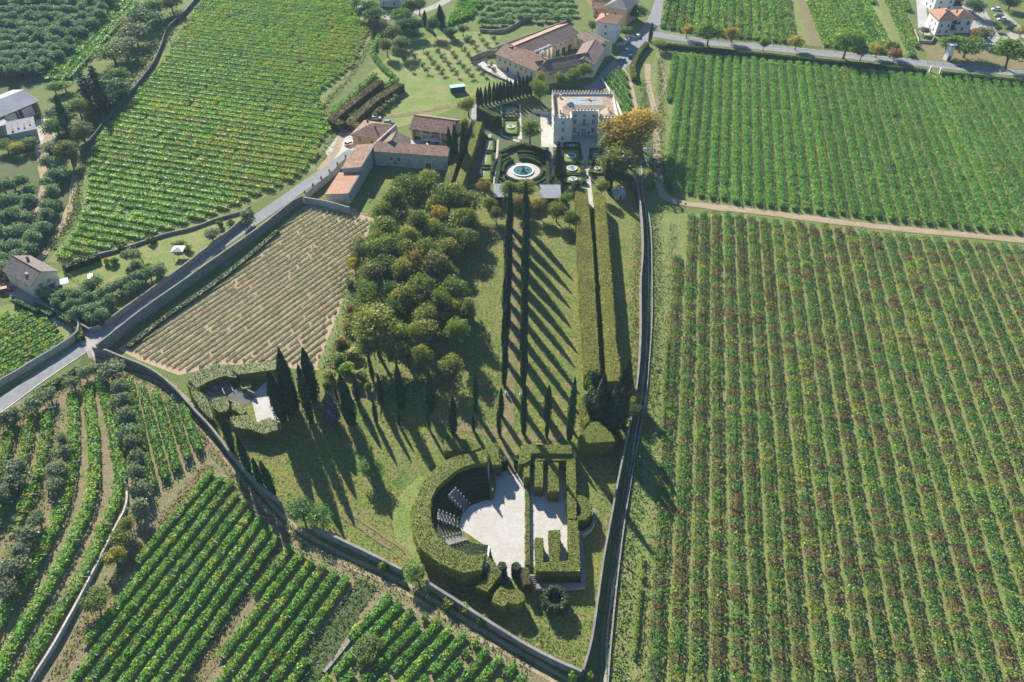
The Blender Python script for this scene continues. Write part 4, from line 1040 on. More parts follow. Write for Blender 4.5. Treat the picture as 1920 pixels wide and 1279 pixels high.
# around the metal barns
crown('conifer', None, 178, 150, 24, 17, 'tall dark conifer behind the metal barns', sq=1.3)
crown('conifer', None, 158, 158, 22, 15, 'dark conifer at the edge of the barns copse', sq=1.2)
for px, py, r, tone, lab in [(205, 165, 20, 'dark', 'broad dark tree beside the field bank'), (188, 182, 20, 'dark', 'dark tree in the copse by the field bank'), (150, 245, 17, 'grey', 'grey-leaved tree in the copse by the field bank'), (112, 215, 20, 'dark', 'dark tree beside the barn yard'), (105, 238, 16, 'green', 'green tree beside the barn yard'), (125, 280, 16, 'olive', 'pale tree at the foot of the copse'), (100, 275, 14, 'green', 'tree shading the pale farm track'), (145, 200, 15, 'olive', 'yellow-green small tree beside the round-topped cypress'), (120, 160, 12, 'bright', 'bright bushy tree behind the metal barn'), (100, 163, 10, 'bright', 'bright shrubby tree at the corner of the metal barn'), (215, 140, 18, 'green', 'tree above the field bank'), (210, 95, 22, 'green', 'leafy tree along the upper track'), (232, 85, 20, 'grey', 'grey-green tree along the upper track'), (250, 60, 20, 'dark', 'dark tree where the upper track bends'), (268, 30, 22, 'dark', 'dark tree above the upper track bend'), (292, 12, 20, 'green', 'tree at the top of the upper track'), (320, 5, 16, 'dark', 'dark tree at the head of the hillside vineyard'), (235, 40, 14, 'olive', 'brown-tinged bush by the vine strips'), (10, 270, 13, 'green', 'green bush before the tin-roofed shed'), (30, 275, 12, 'yellow', 'yellow bush before the tin-roofed shed'), (52, 268, 13, 'green', 'dark bush at the shed wall')]:
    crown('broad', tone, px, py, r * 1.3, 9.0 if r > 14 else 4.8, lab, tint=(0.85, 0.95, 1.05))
# orchard and the trees by the far pale road
for j in range(9):
    for i in range(8):
        x0, y0 = 752 + j * 21, 108 - j * 5
        px, py = x0 + i * 7.0, y0 + i * 8.5
        if py < 165 - j * 3 and px < 930 and py < 140 + (px - 760) * 0.1 and py > 60:
            plant('fruit', None, at_base(px, py), random.uniform(2.6, 3.4), random.uniform(2.4, 3.2), ordinal(i) + ' sparse fruit tree in the ' + ordinal(j) + ' line of the meadow orchard', 'fruit trees of the meadow orchard')
for px, py, r, tone, lab in [(690, 15, 18, 'dark', 'large dark tree beside the far white house'), (705, 28, 18, 'green', 'leafy tree beside the far white house'), (750, 30, 16, 'green', 'round tree between the far road and orchard'), (757, 48, 14, 'dark', 'dark tree at the top of the orchard'), (775, 45, 12, 'dark', 'bushy tree at the orchard top'), (812, 45, 12, 'green', 'bushy tree between the two dark cypresses'), (735, 62, 14, 'grey', 'grey-leaved tree in the orchard corner'), (725, 85, 13, 'grey', 'grey-green tree behind the bending vine row'), (752, 82, 12, 'grey', 'pale tree at the orchard edge'), (845, 60, 10, 'dark', 'dark bush below the far vine rows'), (868, 55, 8, 'dark', 'small dark tree at the far hedge'), (765, 12, 12, 'green', 'bush in the garden of the far white house'), (785, 8, 12, 'olive', 'pale bush in the garden of the far white house'), (668, 5, 10, 'green', 'bush at the crest of the hillside vineyard'), (820, 30, 8, 'yellow', 'yellow shrub by the far pale road')]:
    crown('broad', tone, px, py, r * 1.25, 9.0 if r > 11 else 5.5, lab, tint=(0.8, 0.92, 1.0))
for k in range(7):
    px, py = 700 + 7 * k, 215 - 5.6 * k
    crown('shrub', 'grey', px, py, 7, 2.4, ordinal(k) + ' grey-green shrub uphill at the foot of the terrace bank', 'shrubs below the terrace bank', cat='shrub')
for j in range(6):
    for i in range(11):
        px, py = 892 + i * 17 + j * 3 + random.uniform(-3, 3), -8 + j * 11 + i * 0.5 + random.uniform(-2, 2)
        if py < 48 - max(0, (px - 1000)) * 0.1 and (px < 1110) and px > 925 - py:
            plant('olive', None, at_base(px, py), 3.6, random.uniform(4.4, 5.4), ordinal(i) + ' pale young olive in the ' + ordinal(j) + ' row of the far olive field', 'olives of the far field', tint=(1.1, 1.3, 1.0))
# roadside trees
for bx, by, cx, cy, r, tone, lab in [(1287, 72, 1287, 54, 12, 'yellow', 'yellow roadside tree nearest the junction'), (1326, 86, 1329, 55, 20, 'bright', 'large green roadside tree between a yellow and an orange one'), (1370, 80, 1371, 63, 14, 'orange', 'orange roadside tree beside the large green tree'), (1430, 96, 1433, 76, 12, 'bright', 'small bright green roadside tree'), (1490, 93, 1490, 76, 12, 'yellow', 'small yellow roadside tree by the wide grass track'), (1581, 110, 1586, 70, 25, 'bright', 'biggest green tree standing along the road'), (1612, 115, 1615, 92, 12, 'bright', 'slim green roadside tree next to the biggest one'), (1641, 108, 1645, 90, 13, 'yellow', 'yellow roadside tree in the close group of three'), (1668, 108, 1672, 86, 13, 'bright', 'yellow-green tree in the close group of three'), (1673, 120, 1678, 98, 13, 'red', 'russet roadside tree in the close group of three'), (1771, 104, 1771, 78, 18, 'bright', 'round green tree just behind the water tower'), (1806, 108, 1806, 86, 23, 'bright', 'tall green tree touching the water tower'), (1884, 130, 1889, 92, 28, 'bright', 'large spreading tree with a forked trunk by the road'), (1838, 84, 1838, 62, 15, 'grey', 'grey-brown tree before the car park'), (1826, 78, 1822, 62, 12, 'red', 'russet tree by the apartment house'), (1730, 66, 1731, 58, 10, 'grey', 'small grey-green tree beside the apartment yard'), (1912, 70, 1915, 58, 12, 'yellow', 'yellow tree at the car park corner'), (1868, 60, 1868, 56, 7, 'dark', 'round clipped bush by the car park'), (1885, 50, 1885, 45, 8, 'dark', 'larger clipped bush by the car park'), (1896, 56, 1898, 52, 8, 'dark', 'clipped bush nearest the lawn by the car park'), (1822, 30, 1822, 10, 15, 'dark', 'dark tree behind the upper apartment house'), (1890, 18, 1895, 4, 18, 'dark', 'dark trees end crown beyond the car park'), (1195, 40, 1196, 27, 20, 'dark', 'dark tree between the orange house and road'), (1173, 66, 1176, 58, 11, 'green', 'garden bush beside the white house'), (1110, 60, 1109, 46, 9, 'green', 'small tree behind the white house wall'), (1236, 96, 1238, 84, 12, 'olive', 'walnut tree at the head of the field'), (1256, 0, 1256, -10, 12, 'green', 'tree at the far road')]:
    p = at_base(bx, by); H = max(3.2, height_to(bx, by, cy - r * 0.8))
    d = math.sqrt(p[0] ** 2 + p[1] ** 2 + CH * CH)
    plant('round', tone, p, H, 2.1 * r * d / F, lab, name='roadside_tree' if 'roadside' in lab else ('bush' if 'bush' in lab else 'garden_tree'), cat='bush' if 'bush' in lab else 'tree')

# ---------------------------------------------------------------- buildings
_shared = {}
def box_mesh(key, parts, mats):
    if key not in _shared:
        b = MB()
        for c, sz, m in parts: b.box(c, sz, m=m)
        _shared[key] = b.mesh(key[0], mats)
    return _shared[key]

class House:
    """a rectangular building: front edge from a to b on the ground, depth going away to the left of a->b"""
    def __init__(s, th, a, b, depth, h, wallmat, z0=0.0):
        s.th = th; s.a = np.asarray(a, float)[:2]; b = np.asarray(b, float)[:2]
        s.L = np.linalg.norm(b - s.a); s.u = (b - s.a) / s.L; s.v = np.array((-s.u[1], s.u[0]))
        s.D, s.h, s.z0, s.wm = depth, h, z0, wallmat
        s.ang = math.atan2(s.u[1], s.u[0])
    def p(s, x, y, z=0.0):
        q = s.a + s.u * x + s.v * y
        return np.array((q[0], q[1], z + s.z0))
    def walls(s, ridge=None, axis='x', name='wall'):
        b = MB(); L, D, h = s.L, s.D, s.h
        V = [s.p(0, 0, -0.1), s.p(L, 0, -0.1), s.p(L, D, -0.1), s.p(0, D, -0.1), s.p(0, 0, h), s.p(L, 0, h), s.p(L, D, h), s.p(0, D, h)]
        b.add(V, [(0, 1, 5, 4), (1, 2, 6, 5), (2, 3, 7, 6), (3, 0, 4, 7), (4, 5, 6, 7)])
        if ridge:
            if axis == 'x': b.add([s.p(0, 0, h), s.p(0, D, h), s.p(0, D / 2, ridge - .1), s.p(L, 0, h), s.p(L, D, h), s.p(L, D / 2, ridge - .1)], None, [(0, 2, 1), (3, 4, 5)])
            else: b.add([s.p(0, 0, h), s.p(L, 0, h), s.p(L / 2, 0, ridge - .1), s.p(0, D, h), s.p(L, D, h), s.p(L / 2, D, ridge - .1)], None, [(0, 1, 2), (3, 5, 4)])
        return b.build(name, M[s.wm], s.th)
    def roof(s, kind, ridge, mat, over=0.45, axis='x', t=0.18, name='roof', back=None):
        L, D, h = s.L, s.D, s.h; o = over; b = MB()
        dz = (ridge - h) / (D / 2 if axis == 'x' else L / 2) * o
        e = h - dz * (1 if kind in ('gable', 'hip') else 0)
        if kind == 'gable' and axis == 'x':
            F4 = [[(-o, -o, e), (L + o, -o, e), (L + o, D / 2, ridge), (-o, D / 2, ridge)], [(-o, D / 2, ridge), (L + o, D / 2, ridge), (L + o, D + o, e), (-o, D + o, e)]]
        elif kind == 'gable':
            F4 = [[(-o, -o, e), (L / 2, -o, ridge), (L / 2, D + o, ridge), (-o, D + o, e)], [(L / 2, -o, ridge), (L + o, -o, e), (L + o, D + o, e), (L / 2, D + o, ridge)]]
        elif kind == 'hip':
            if L >= D:
                r0, r1 = (D / 2, D / 2), (L - D / 2, D / 2)
                F4 = [[(-o, -o, e), (L + o, -o, e), (*r1, ridge), (*r0, ridge)], [(L + o, D + o, e), (-o, D + o, e), (*r0, ridge), (*r1, ridge)], [(L + o, -o, e), (L + o, D + o, e), (*r1, ridge)], [(-o, D + o, e), (-o, -o, e), (*r0, ridge)]]
            else:
                r0, r1 = (L / 2, L / 2), (L / 2, D - L / 2)
                F4 = [[(-o, -o, e), (L + o, -o, e), (*r0, ridge)], [(L + o, -o, e), (L + o, D + o, e), (*r1, ridge), (*r0, ridge)], [(L + o, D + o, e), (-o, D + o, e), (*r1, ridge)], [(-o, D + o, e), (-o, -o, e), (*r0, ridge), (*r1, ridge)]]
        elif kind == 'shed':          # low at the front, high at the back
            F4 = [[(-o, -o, h), (L + o, -o, h), (L + o, D + o, ridge), (-o, D + o, ridge)]]
        elif kind == 'shedx':         # low at x=0, high at x=L
            F4 = [[(-o, -o, h), (L + o, -o, ridge), (L + o, D + o, ridge), (-o, D + o, h)]]
        for f in F4:
            n = len(f)
            top = [s.p(*q) + (0, 0, 0.08 + t) for q in f]; bot = [s.p(*q) + (0, 0, 0.08) for q in f]
            V = np.array(top + bot)
            b.add(V, [(0, 1, 2, 3), (7, 6, 5, 4)] if n == 4 else None, None if n == 4 else [(0, 1, 2), (5, 4, 3)])
            b.add(V, [(i, n + i, n + (i + 1) % n, (i + 1) % n) for i in range(n)])
        if kind in ('shed', 'shedx'):
            w_ = MB()
            if kind == 'shed': w_.add([s.p(0, D, h), s.p(L, D, h), s.p(L, D, ridge), s.p(0, D, ridge), s.p(0, 0, h), s.p(L, 0, h)], [(1, 0, 3, 2)], [(0, 4, 3), (5, 1, 2)])
            else: w_.add([s.p(L, 0, h), s.p(L, D, h), s.p(L, D, ridge), s.p(L, 0, ridge), s.p(0, 0, h), s.p(0, D, h)], [(0, 1, 2, 3)], [(4, 0, 3), (1, 5, 2)])
            w_.build('upper_wall', M[s.wm], s.th)
        r = b.build(name, M[mat], s.th)
        # ridge tiles
        if kind in ('gable', 'hip') and mat != 'sheet':
            c = MB()
            if kind == 'gable': a0, a1 = ((-o, D / 2), (L + o, D / 2)) if axis == 'x' else ((L / 2, -o), (L / 2, D + o))
            else: a0, a1 = r0, r1
            if abs(a0[0] - a1[0]) + abs(a0[1] - a1[1]) > 0.5:
                c.tube([s.p(*a0, ridge + 0.24), s.p(*a1, ridge + 0.24)], 0.16, 6)
                c.build('ridge_cap', M[mat], r)
        return r
    def win(s, face, x, z, w=1.0, h=1.5, style='glass', name='window', frame='trim'):
        """face f/b/l/r; x along it; a projecting frame with a pane (or shutters) as sub-part"""
        fr = box_mesh((name + '_frame', w, h, frame), [((0, -0.03, h / 2 + 0.06), (w + 0.30, 0.12, 0.12), 0), ((0, -0.05, -h / 2 - 0.06), (w + 0.40, 0.2, 0.12), 0), ((-w / 2 - 0.075, -0.03, 0), (0.15, 0.12, h), 0), ((w / 2 + 0.075, -0.03, 0), (0.15, 0.12, h), 0)], [M[frame]])
        if style == 'glass': pn = box_mesh(('pane', w, h, style), [((0, 0.0, 0), (w, 0.05, h), 0), ((0, -0.03, 0), (0.07, 0.04, h), 1), ((0, -0.03, h * 0.15), (w, 0.04, 0.06), 1)], [M['glass'], M['trim']])
        else: pn = box_mesh(('pane', w, h, style), [((-w / 4 - 0.005, -0.03, 0), (w / 2 - 0.01, 0.06, h), 0), ((w / 4 + 0.005, -0.03, 0), (w / 2 - 0.01, 0.06, h), 0)] + [((sx * w / 4, -0.065, -h / 2 + h * (k + 1) / 7), (w / 2 - 0.1, 0.02, h / 16), 0) for sx in (-1, 1) for k in range(6)], [M[style]])
        o = bpy.data.objects.new(name, fr); C.objects.link(o); o.parent = s.th
        q, a = {'f': (s.p(x, -0.03, z), s.ang), 'b': (s.p(x, s.D + 0.03, z), s.ang + math.pi), 'l': (s.p(-0.03, x, z), s.ang - math.pi / 2), 'r': (s.p(s.L + 0.03, x, z), s.ang + math.pi / 2)}[face]
        o.location = q - np.array(s.th['_o']); o.rotation_euler = (0, 0, a)
        c = bpy.data.objects.new('shutter' if style != 'glass' else 'pane', pn); C.objects.link(c); c.parent = o
        return o
    def door(s, face, x, w=1.2, h=2.3, mat='brownshutter', name='door'):
        me = box_mesh((name, w, h, mat), [((0, -0.03, h / 2), (w, 0.08, h), 0), ((0, -0.05, h + 0.09), (w + 0.4, 0.16, 0.18), 1), ((-w / 2 - 0.1, -0.05, h / 2), (0.2, 0.14, h), 1), ((w / 2 + 0.1, -0.05, h / 2), (0.2, 0.14, h), 1), ((0, -0.08, h / 2), (0.05, 0.03, h), 1)], [M[mat], M['trim']])
        o = bpy.data.objects.new(name, me); C.objects.link(o); o.parent = s.th
        q, a = {'f': (s.p(x, -0.03), s.ang), 'b': (s.p(x, s.D + 0.03), s.ang + math.pi), 'l': (s.p(-0.03, x), s.ang - math.pi / 2), 'r': (s.p(s.L + 0.03, x), s.ang + math.pi / 2)}[face]
        o.location = q - np.array(s.th['_o']); o.rotation_euler = (0, 0, a)
        return o
    def chimney(s, x, y, z, roof, mat='brick'):
        b = MB(); c = s.p(x, y, z)
        b.box(c, (0.55, 0.55, 1.3), s.ang); b.box(c + (0, 0, 0.72), (0.75, 0.75, 0.12), s.ang); b.box(c + (0, 0, 0.9), (0.4, 0.4, 0.24), s.ang)
        return b.build('chimney', M[mat], roof)
def kid(b, name, mats, parent_part):
    """a sub-part: mesh placed in the frame of its part's thing"""
    return b

# sub-parts are children of parts that sit at the thing's own origin, so the origin carries over
_ob = MB.build
def _build(s, name, mats, parent=None, smooth=False, kind=None):
    if parent is not None and '_o' not in parent and parent.parent is not None and '_o' in parent.parent: parent['_o'] = list(parent.parent['_o'])
    return _ob(s, name, mats, parent, smooth, kind)
MB.build = _build

# the villa -------------------------------------------------------------------
def villa():
    x0, x1, yf, yb = 15.9, 40.4, 281.0, 302.5
    xa, xb, yr = 22.9, 33.0, 287.0
    h = 10.6
    t = thing('villa', 'three-storey pale villa with battlements round a mottled tile roof', 'villa', ((x0 + x1) / 2, yf, 0))
    b = MB()
    out = [(x0, yf), (xa, yf), (xa, yr), (xb, yr), (xb, yf), (x1, yf), (x1, yb), (x0, yb)]
    b.prism(out, -0.1, h - 1.2)
    b.build('wall', M['villa'], t)
    # string courses and parapet
    def course(z, zz, d, name, mat='trim'):
        c = MB(); c.prism(np.array([(x0 - d, yf - d), (xa + d, yf - d), (xa + d, yr - d), (xb - d, yr - d), (xb - d, yf - d), (x1 + d, yf - d), (x1 + d, yb + d), (x0 - d, yb + d)]), z, zz, bottom=True)
        c.build(name, M[mat], t)
    course(4.25, 4.40, 0.07, 'string_course'); course(7.5, 7.64, 0.07, 'string_course')
    p = MB()
    P = np.array(out + [out[0]])
    for a, c in zip(P[:-1], P[1:]):
        L = np.linalg.norm(c - a); m = (a + c) / 2; ang = math.atan2(c[1] - a[1], c[0] - a[0])
        inn = np.array((-(c - a)[1], (c - a)[0])) / L * 0.22
        p.box((*(m + inn), h - 0.85), (L - 0.02, 0.42, 1.3), ang)
        # a row of small arches under the battlements
        k = max(2, int(L / 0.62))
        for i in range(k):
            q = a + (c - a) * (i + 0.5) / k - inn * 0.35
            p.box((*q, h - 0.72), (0.26, 0.12, 0.5), ang)
    p.build('parapet', M['villa'], t)
    nm = 0
    me = box_mesh(('merlon',), [((0, 0, 0.42), (0.62, 0.40, 0.84), 0), ((-0.2, 0, 0.98), (0.22, 0.40, 0.28), 0), ((0.2, 0, 0.98), (0.22, 0.40, 0.28), 0), ((0, 0, 1.13), (0.72, 0.5, 0.06), 1)], [M['villa'], M['tile']])
    for a, c in zip(P[:-1], P[1:]):
        L = np.linalg.norm(c - a); ang = math.atan2(c[1] - a[1], c[0] - a[0]); inn = np.array((-(c - a)[1], (c - a)[0])) / L * 0.22
        k = max(2, int(L / 1.22))
        for i in range(k + 1):
            if i == k and L > 3: continue
            q = a + (c - a) * (i + 0.02) / k + inn
            o = bpy.data.objects.new('merlon', me); C.objects.link(o); o.parent = t
            o.location = (q[0] - t['_o'][0], q[1] - t['_o'][1], h - 0.2); o.rotation_euler = (0, 0, ang)
    # roof behind the battlements: low hips round a leaded flat
    r = MB(); e = h - 1.15
    ox0, ox1, oy0, oy1 = x0 + 0.7, x1 - 0.7, yr + 0.7, yb - 0.7
    ix0, ix1, iy0, iy1 = x0 + 5.0, x1 - 5.0, yr + 4.4, yb - 4.4
    O = [(ox0, oy0), (ox1, oy0), (ox1, oy1), (ox0, oy1)]; I_ = [(ix0, iy0), (ix1, iy0), (ix1, iy1), (ix0, iy1)]
    V = [(*q, e) for q in O] + [(*q, e + 1.15) for q in I_]
    r.add(V, [(i, (i + 1) % 4, 4 + (i + 1) % 4, 4 + i) for i in range(4)])
    for a0, a1 in ((x0 + 0.7, xa - 0.6), (xb + 0.6, x1 - 0.7)):
        m = (a0 + a1) / 2
        r.add([(a0, yf + 0.7, e), (a1, yf + 0.7, e), (m, yf + 3.6, e + 0.95), (a0, yr + 2, e), (a1, yr + 2, e), (m, yr + 3, e + 0.95)], [(0, 2, 5, 3), (1, 4, 5, 2)], [(0, 1, 2)])
    ro = r.build('roof', M['villatile'], t)
    r2 = MB(); r2.add([(*q, e + 1.16) for q in I_], [(0, 1, 2, 3)]); r2.build('flat_roof_panel', M['villatile'], ro)
    f = MB(); f.prism(np.array([(ix0 + .3, iy0 + 1.2), (ix0 + 2.2, iy0 + .2), (ix0 + 5.5, iy0 + .8), (ix0 + 9, iy0 + 1.6), (ix1 - .4, iy0 + 2.2), (ix1 - 1.5, iy1 - .6), (ix0 + 7, iy1 - .3), (ix0 + 2.5, iy1 - .2)]), e + 1.1, e + 1.19); f.build('lead_roof_panel', M['slate'], ro)
    f = MB(); f.box(((ix0 + ix1) / 2 + 1.5, (iy0 + iy1) / 2 + 1.4, e + 1.25), (5.5, 1.6, 0.1)); f.build('tiled_roof_panel', M['villatile'], ro)
    f = MB(); f.add([(ox0 + .6, oy1 - 0.1, e + 0.06), (ox1 - .6, oy1 - 0.1, e + 0.06), (ox1 - 4.6, oy1 - 2.6, e + 0.86), (ox0 + 4.6, oy1 - 2.6, e + 0.86)], [(0, 1, 2, 3)]); f.build('pale_roof_panel', M['coping'], ro)
    d = MB(); d.lathe([(1.5, 0), (1.5, 0.35), (1.35, 0.6), (0.95, 0.95), (0.45, 1.15), (0.02, 1.22)], (ix0 + 1.6, iy0 + 1.0, e + 0.9), 20); d.build('lantern_dome', M['sheet'], ro, smooth=True)
    for cx, cy in ((x0 + 2.6, yr - 1.2), (x0 + 3.2, yb - 4), (x1 - 3.2, yr + 1.5), ((x0 + x1) / 2 + 2, yb - 6.5), (x1 - 3, yr - 1)):
        c = MB(); c.box((cx, cy, e + 1.1), (0.55, 0.55, 1.7)); c.box((cx, cy, e + 2.0), (0.8, 0.8, 0.12)); c.build('chimney', M['salmon'], ro)
    # windows
    W = House(t, (x0, yf), (xa, yf), 1, h, 'villa'); E_ = House(t, (xb, yf), (x1, yf), 1, h, 'villa'); Rz = House(t, (xa, yr), (xb, yr), 1, h, 'villa')
    for Hh in (W, E_):
        Hh.win('f', Hh.L / 2, 2.0, 1.05, 1.7, 'shutter'); Hh.win('f', Hh.L / 2, 5.6, 1.05, 1.9, 'shutter'); Hh.win('f', Hh.L / 2, 8.4, 1.05, 1.15, 'shutter')
    for x in (1.5, Rz.L - 1.5):
        Rz.win('f', x, 2.3, 1.1, 1.9, 'shutter'); Rz.win('f', x, 5.9, 1.1, 2.1, 'shutter'); Rz.win('f', x, 8.4, 1.0, 1.1, 'shutter')
    Rz.win('f', Rz.L / 2, 8.4, 1.0, 1.1, 'shutter'); Rz.win('f', Rz.L / 2, 5.75, 1.2, 2.5, 'shutter')
    Rz.door('f', Rz.L / 2, 1.7, 3.0, 'shutter')
    bal = MB(); c = Rz.p(Rz.L / 2, -0.55, 4.42); bal.box(c, (3.4, 1.1, 0.18), Rz.ang, m=1)
    for k in range(15): bal.box(Rz.p(Rz.L / 2 - 1.6 + k * 3.2 / 14, -1.03, 4.95), (0.05, 0.05, 0.95))
    bal.box(Rz.p(Rz.L / 2, -1.03, 5.45), (3.4, 0.08, 0.06)); bal.build('balcony', [M['iron'], M['trim']], t)
    SW = House(t, (x0, yb), (x0, yf), 1, h, 'villa')
    for x in (4, 9, 14, 18):
        for z, hh in ((2.0, 1.6), (5.6, 1.8), (8.4, 1.1)): SW.win('f', x, z, 1.0, hh, 'shutter')
    st = MB()
    for k in range(4): st.box(((xa + xb) / 2, yf - 7.2 - k * 0.4, 0.5 - k * 0.12), (5.2, 0.42, 0.14))
    # two iron lamps by the door
    for sx in (-1, 1):
        lb = MB(); q = Rz.p(Rz.L / 2 + sx * 1.9, -0.3); lb.tube([q, q + (0, 0, 1.1)], 0.18, 8); lb.lathe([(0.1, 0), (0.32, 0.1), (0.38, 0.5), (0.1, 0.7)], q + (0, 0, 1.1), 10)
        o = lb.build('garden_urn', M['iron']); tag(o, 'dark iron urn at the villa door, ' + ('nearer the side court' if sx < 0 else 'nearer the plane tree'), 'urn')
villa()

# the walled farm -----------------------------------------------------------------
def walled_farm():
    t = thing('farmhouse', 'L-shaped old stone farm range with long red tile roofs and a blank rear wall', 'farmhouse', (*G(657, 383)[:2], 0))
    # the long blank wall facing the park, with lean-to roofs falling to the courtyard
    a, c = G(657, 384)[:2], G(727, 265)[:2]
    # low wing (nearest), middle wing
    L = np.linalg.norm(c - a); u = (c - a) / L
    def wing(s0, s1, depth, hw, hl, roof, wallm):
        A, B = a + u * s0, a + u * s1
        Hh = House(t, B, A, depth, hl, wallm) if False else House(t, A, B, depth, hl, wallm)
        Hh.walls()
        return Hh, Hh.roof('shed', hl, roof, 0.05) if hw == hl else None, Hh
    # House depth runs to the left of a->b, which is the courtyard side; high edge along the park wall
    for s0, s1, dep, hh, hl, rf in ((0.0, 14.5, 8.2, 4.4, 3.2, 'newtile'), (14.5, 32.0, 7.0, 6.3, 5.0, 'tile')):
        A, B = a + u * s0, a + u * s1
        Hh = House(t, A, B, dep, hl, 'oldwall')
        b = MB(); LL, D = Hh.L, dep
        b.add([Hh.p(0, 0, -.1), Hh.p(LL, 0, -.1), Hh.p(LL, D, -.1), Hh.p(0, D, -.1), Hh.p(0, 0, hh), Hh.p(LL, 0, hh), Hh.p(LL, D, hl), Hh.p(0, D, hl)], [(0, 1, 5, 4), (1, 2, 6, 5), (2, 3, 7, 6), (3, 0, 4, 7), (4, 5, 6, 7)])
        b.build('wall', M['oldwall'], t)
        r = MB(); V = [Hh.p(-.2, 0.35, hh - .02), Hh.p(LL + (0.2 if s0 == 0 else 0), 0.35, hh - .02), Hh.p(LL + (0.2 if s0 == 0 else 0), D + .5, hl), Hh.p(-.2, D + .5, hl)]
        V = V + [q + (0, 0, .2) for q in V]
        r.add(V, [(3, 2, 1, 0), (4, 5, 6, 7), (0, 1, 5, 4), (1, 2, 6, 5), (2, 3, 7, 6), (3, 0, 4, 7)])
        r.build('roof', M[rf], t)
        cp = MB(); cp.box(Hh.p(LL / 2, 0.15, hh + 0.12), (LL + .1, 0.55, 0.25), Hh.ang); cp.build('coping', M['coping'], t)
    # tall end wall that steps up behind the ochre house
    A, B = a + u * 32.0, np.array((-43.6, 279.5))
    Hh = House(t, A, B, 0.7, 8.0, 'oldwall')
    b = MB(); LL = Hh.L
    b.add([Hh.p(0, 0, -.1), Hh.p(LL, 0, -.1), Hh.p(LL, .7, -.1), Hh.p(0, .7, -.1), Hh.p(0, 0, 6.4), Hh.p(LL, 0, 8.6), Hh.p(LL, .7, 8.6), Hh.p(0, .7, 6.4)], [(0, 1, 5, 4), (1, 2, 6, 5), (2, 3, 7, 6), (3, 0, 4, 7), (4, 5, 6, 7)])
    b.build('wall', M['oldwall'], t)
    # cross range toward the cypresses
    a2, b2 = G(704, 310)[:2], G(840, 320)[:2]
    X = House(t, a2, b2, 4.8, 5.6, 'oldwall'); X.walls()
    r = X.roof('shed', 6.9, 'tile', 0.25)
    for x, z, w_, h_ in ((6.3, 3.4, 0.7, 1.0), (9.2, 3.2, 0.9, 1.3), (7.8, 1.6, 0.9, 0.7)): X.win('f', x, z, w_, h_, 'glass', frame='coping')
    X.door('f', X.L * 0.735, 2.0, 2.6, 'iron', 'arched_gate')
    # roof part with darker slope turned away from the sun
    Y = House(t, X.p(0.5, 5.1)[:2], X.p(11.0, 5.1)[:2], 6.5, 5.4, 'oldwall'); Y.walls(); Y.roof('gable', 7.8, 'oldtile', 0.3, 'y')
    # ochre house
    o = thing('ochre_house', 'ochre two-storey house with hipped red roof inside the walled farm', 'house', (*G(662, 272)[:2], 0))
    a3, b3 = G(664, 280)[:2], G(714, 288)[:2]
    Z = House(o, a3, b3, 11.5, 6.2, 'ochre'); Z.walls(); rf = Z.roof('hip', 8.6, 'tile', 0.5)
    for x, z in ((3.0, 4.6), (8.0, 4.4)): Z.win('f', x, z, 0.9, 1.3, 'glass', frame='ochre')
    for y in (3, 8): Z.win('l', y, 4.4, 0.9, 1.3, 'glass', frame='ochre')
    Z.chimney(3, 8, 7.8, rf); Z.chimney(8, 4, 8.0, rf)
    g = thing('orange_annex', 'bright orange flat-roofed annex in front of the ochre house', 'annex', (*G(668, 305)[:2], 0))
    a4, b4 = G(661, 308)[:2], G(690, 312)[:2]
    Q = House(g, a4, b4, 4.6, 3.4, 'orange'); Q.walls()
    q = MB(); q.box(Q.p(Q.L / 2, 2.3, 3.55), (Q.L + .8, 5.2, 0.28), Q.ang); q.build('roof', M['slate'], g)
    Q.win('f', 1.6, 1.7, 1.0, 1.2, 'glass', frame='orange'); Q.win('f', 4.4, 1.7, 1.0, 1.2, 'glass', frame='orange')
    # open barn across the yard
    n = thing('barn', 'long brick barn with red tile roof and open bays facing the yard', 'barn', (*G(800, 262)[:2], 0))
    a5, b5 = G(772, 262)[:2], G(846, 272)[:2]
    R = House(n, a5, b5, 11.5, 4.8, 'cream')
    b = MB(); b.box(R.p(R.L / 2, R.D - .2, 2.4), (R.L, .4, 5.0), R.ang)
    for x in (.2, R.L - .2): b.box(R.p(x, R.D / 2, 2.4), (.4, R.D - .8, 5.0), R.ang)
    b.box(R.p(R.L / 2, 3.2, 1.5), (R.L - .8, .3, 3.0), R.ang); b.build('wall', M['cream'], n)
    for k in range(5):
        c = MB(); c.box(R.p(.35 + k * (R.L - .7) / 4, .25, 2.4), (.6, .5, 5.0), R.ang); c.build('pillar', M['cream'], n)
        if k < 4:
            c = MB(); c.box(R.p(.35 + (k + .5) * (R.L - .7) / 4, .3, 4.2), ((R.L - .7) / 4 - .64, .22, 1.2), R.ang); c.build('brick_panel', M['brick'], n)
    R.roof('gable', 7.2, 'oldtile', 0.6)
    bpy.data.objects[-1] if False else None
    for o_ in n.children:
        if o_.name.startswith('roof'): o_.data.materials[0] = M['tile']
    for i, (px, py) in enumerate(((803, 264), (817, 266))):
        ptop = at_base(px, py + 6); tp = thing('parasol', 'pale square parasol over a table in the farm yard, ' + ('nearer the ochre house' if i == 0 else 'nearer the cypresses'), 'parasol', ptop)
        c = MB(); c.tube([(*ptop[:2], 0), (*ptop[:2], 2.6)], .04, 6); c.build('pole', M['wood'], tp)
        c = MB(); x, y = ptop[:2]; s_ = 1.9
        c.add([(x - s_, y - s_, 2.3), (x + s_, y - s_, 2.3), (x + s_, y + s_, 2.3), (x - s_, y + s_, 2.3), (x, y, 2.95)], None, [(0, 1, 4), (1, 2, 4), (2, 3, 4), (3, 0, 4)]); c.build('canopy', M['concrete'], tp)
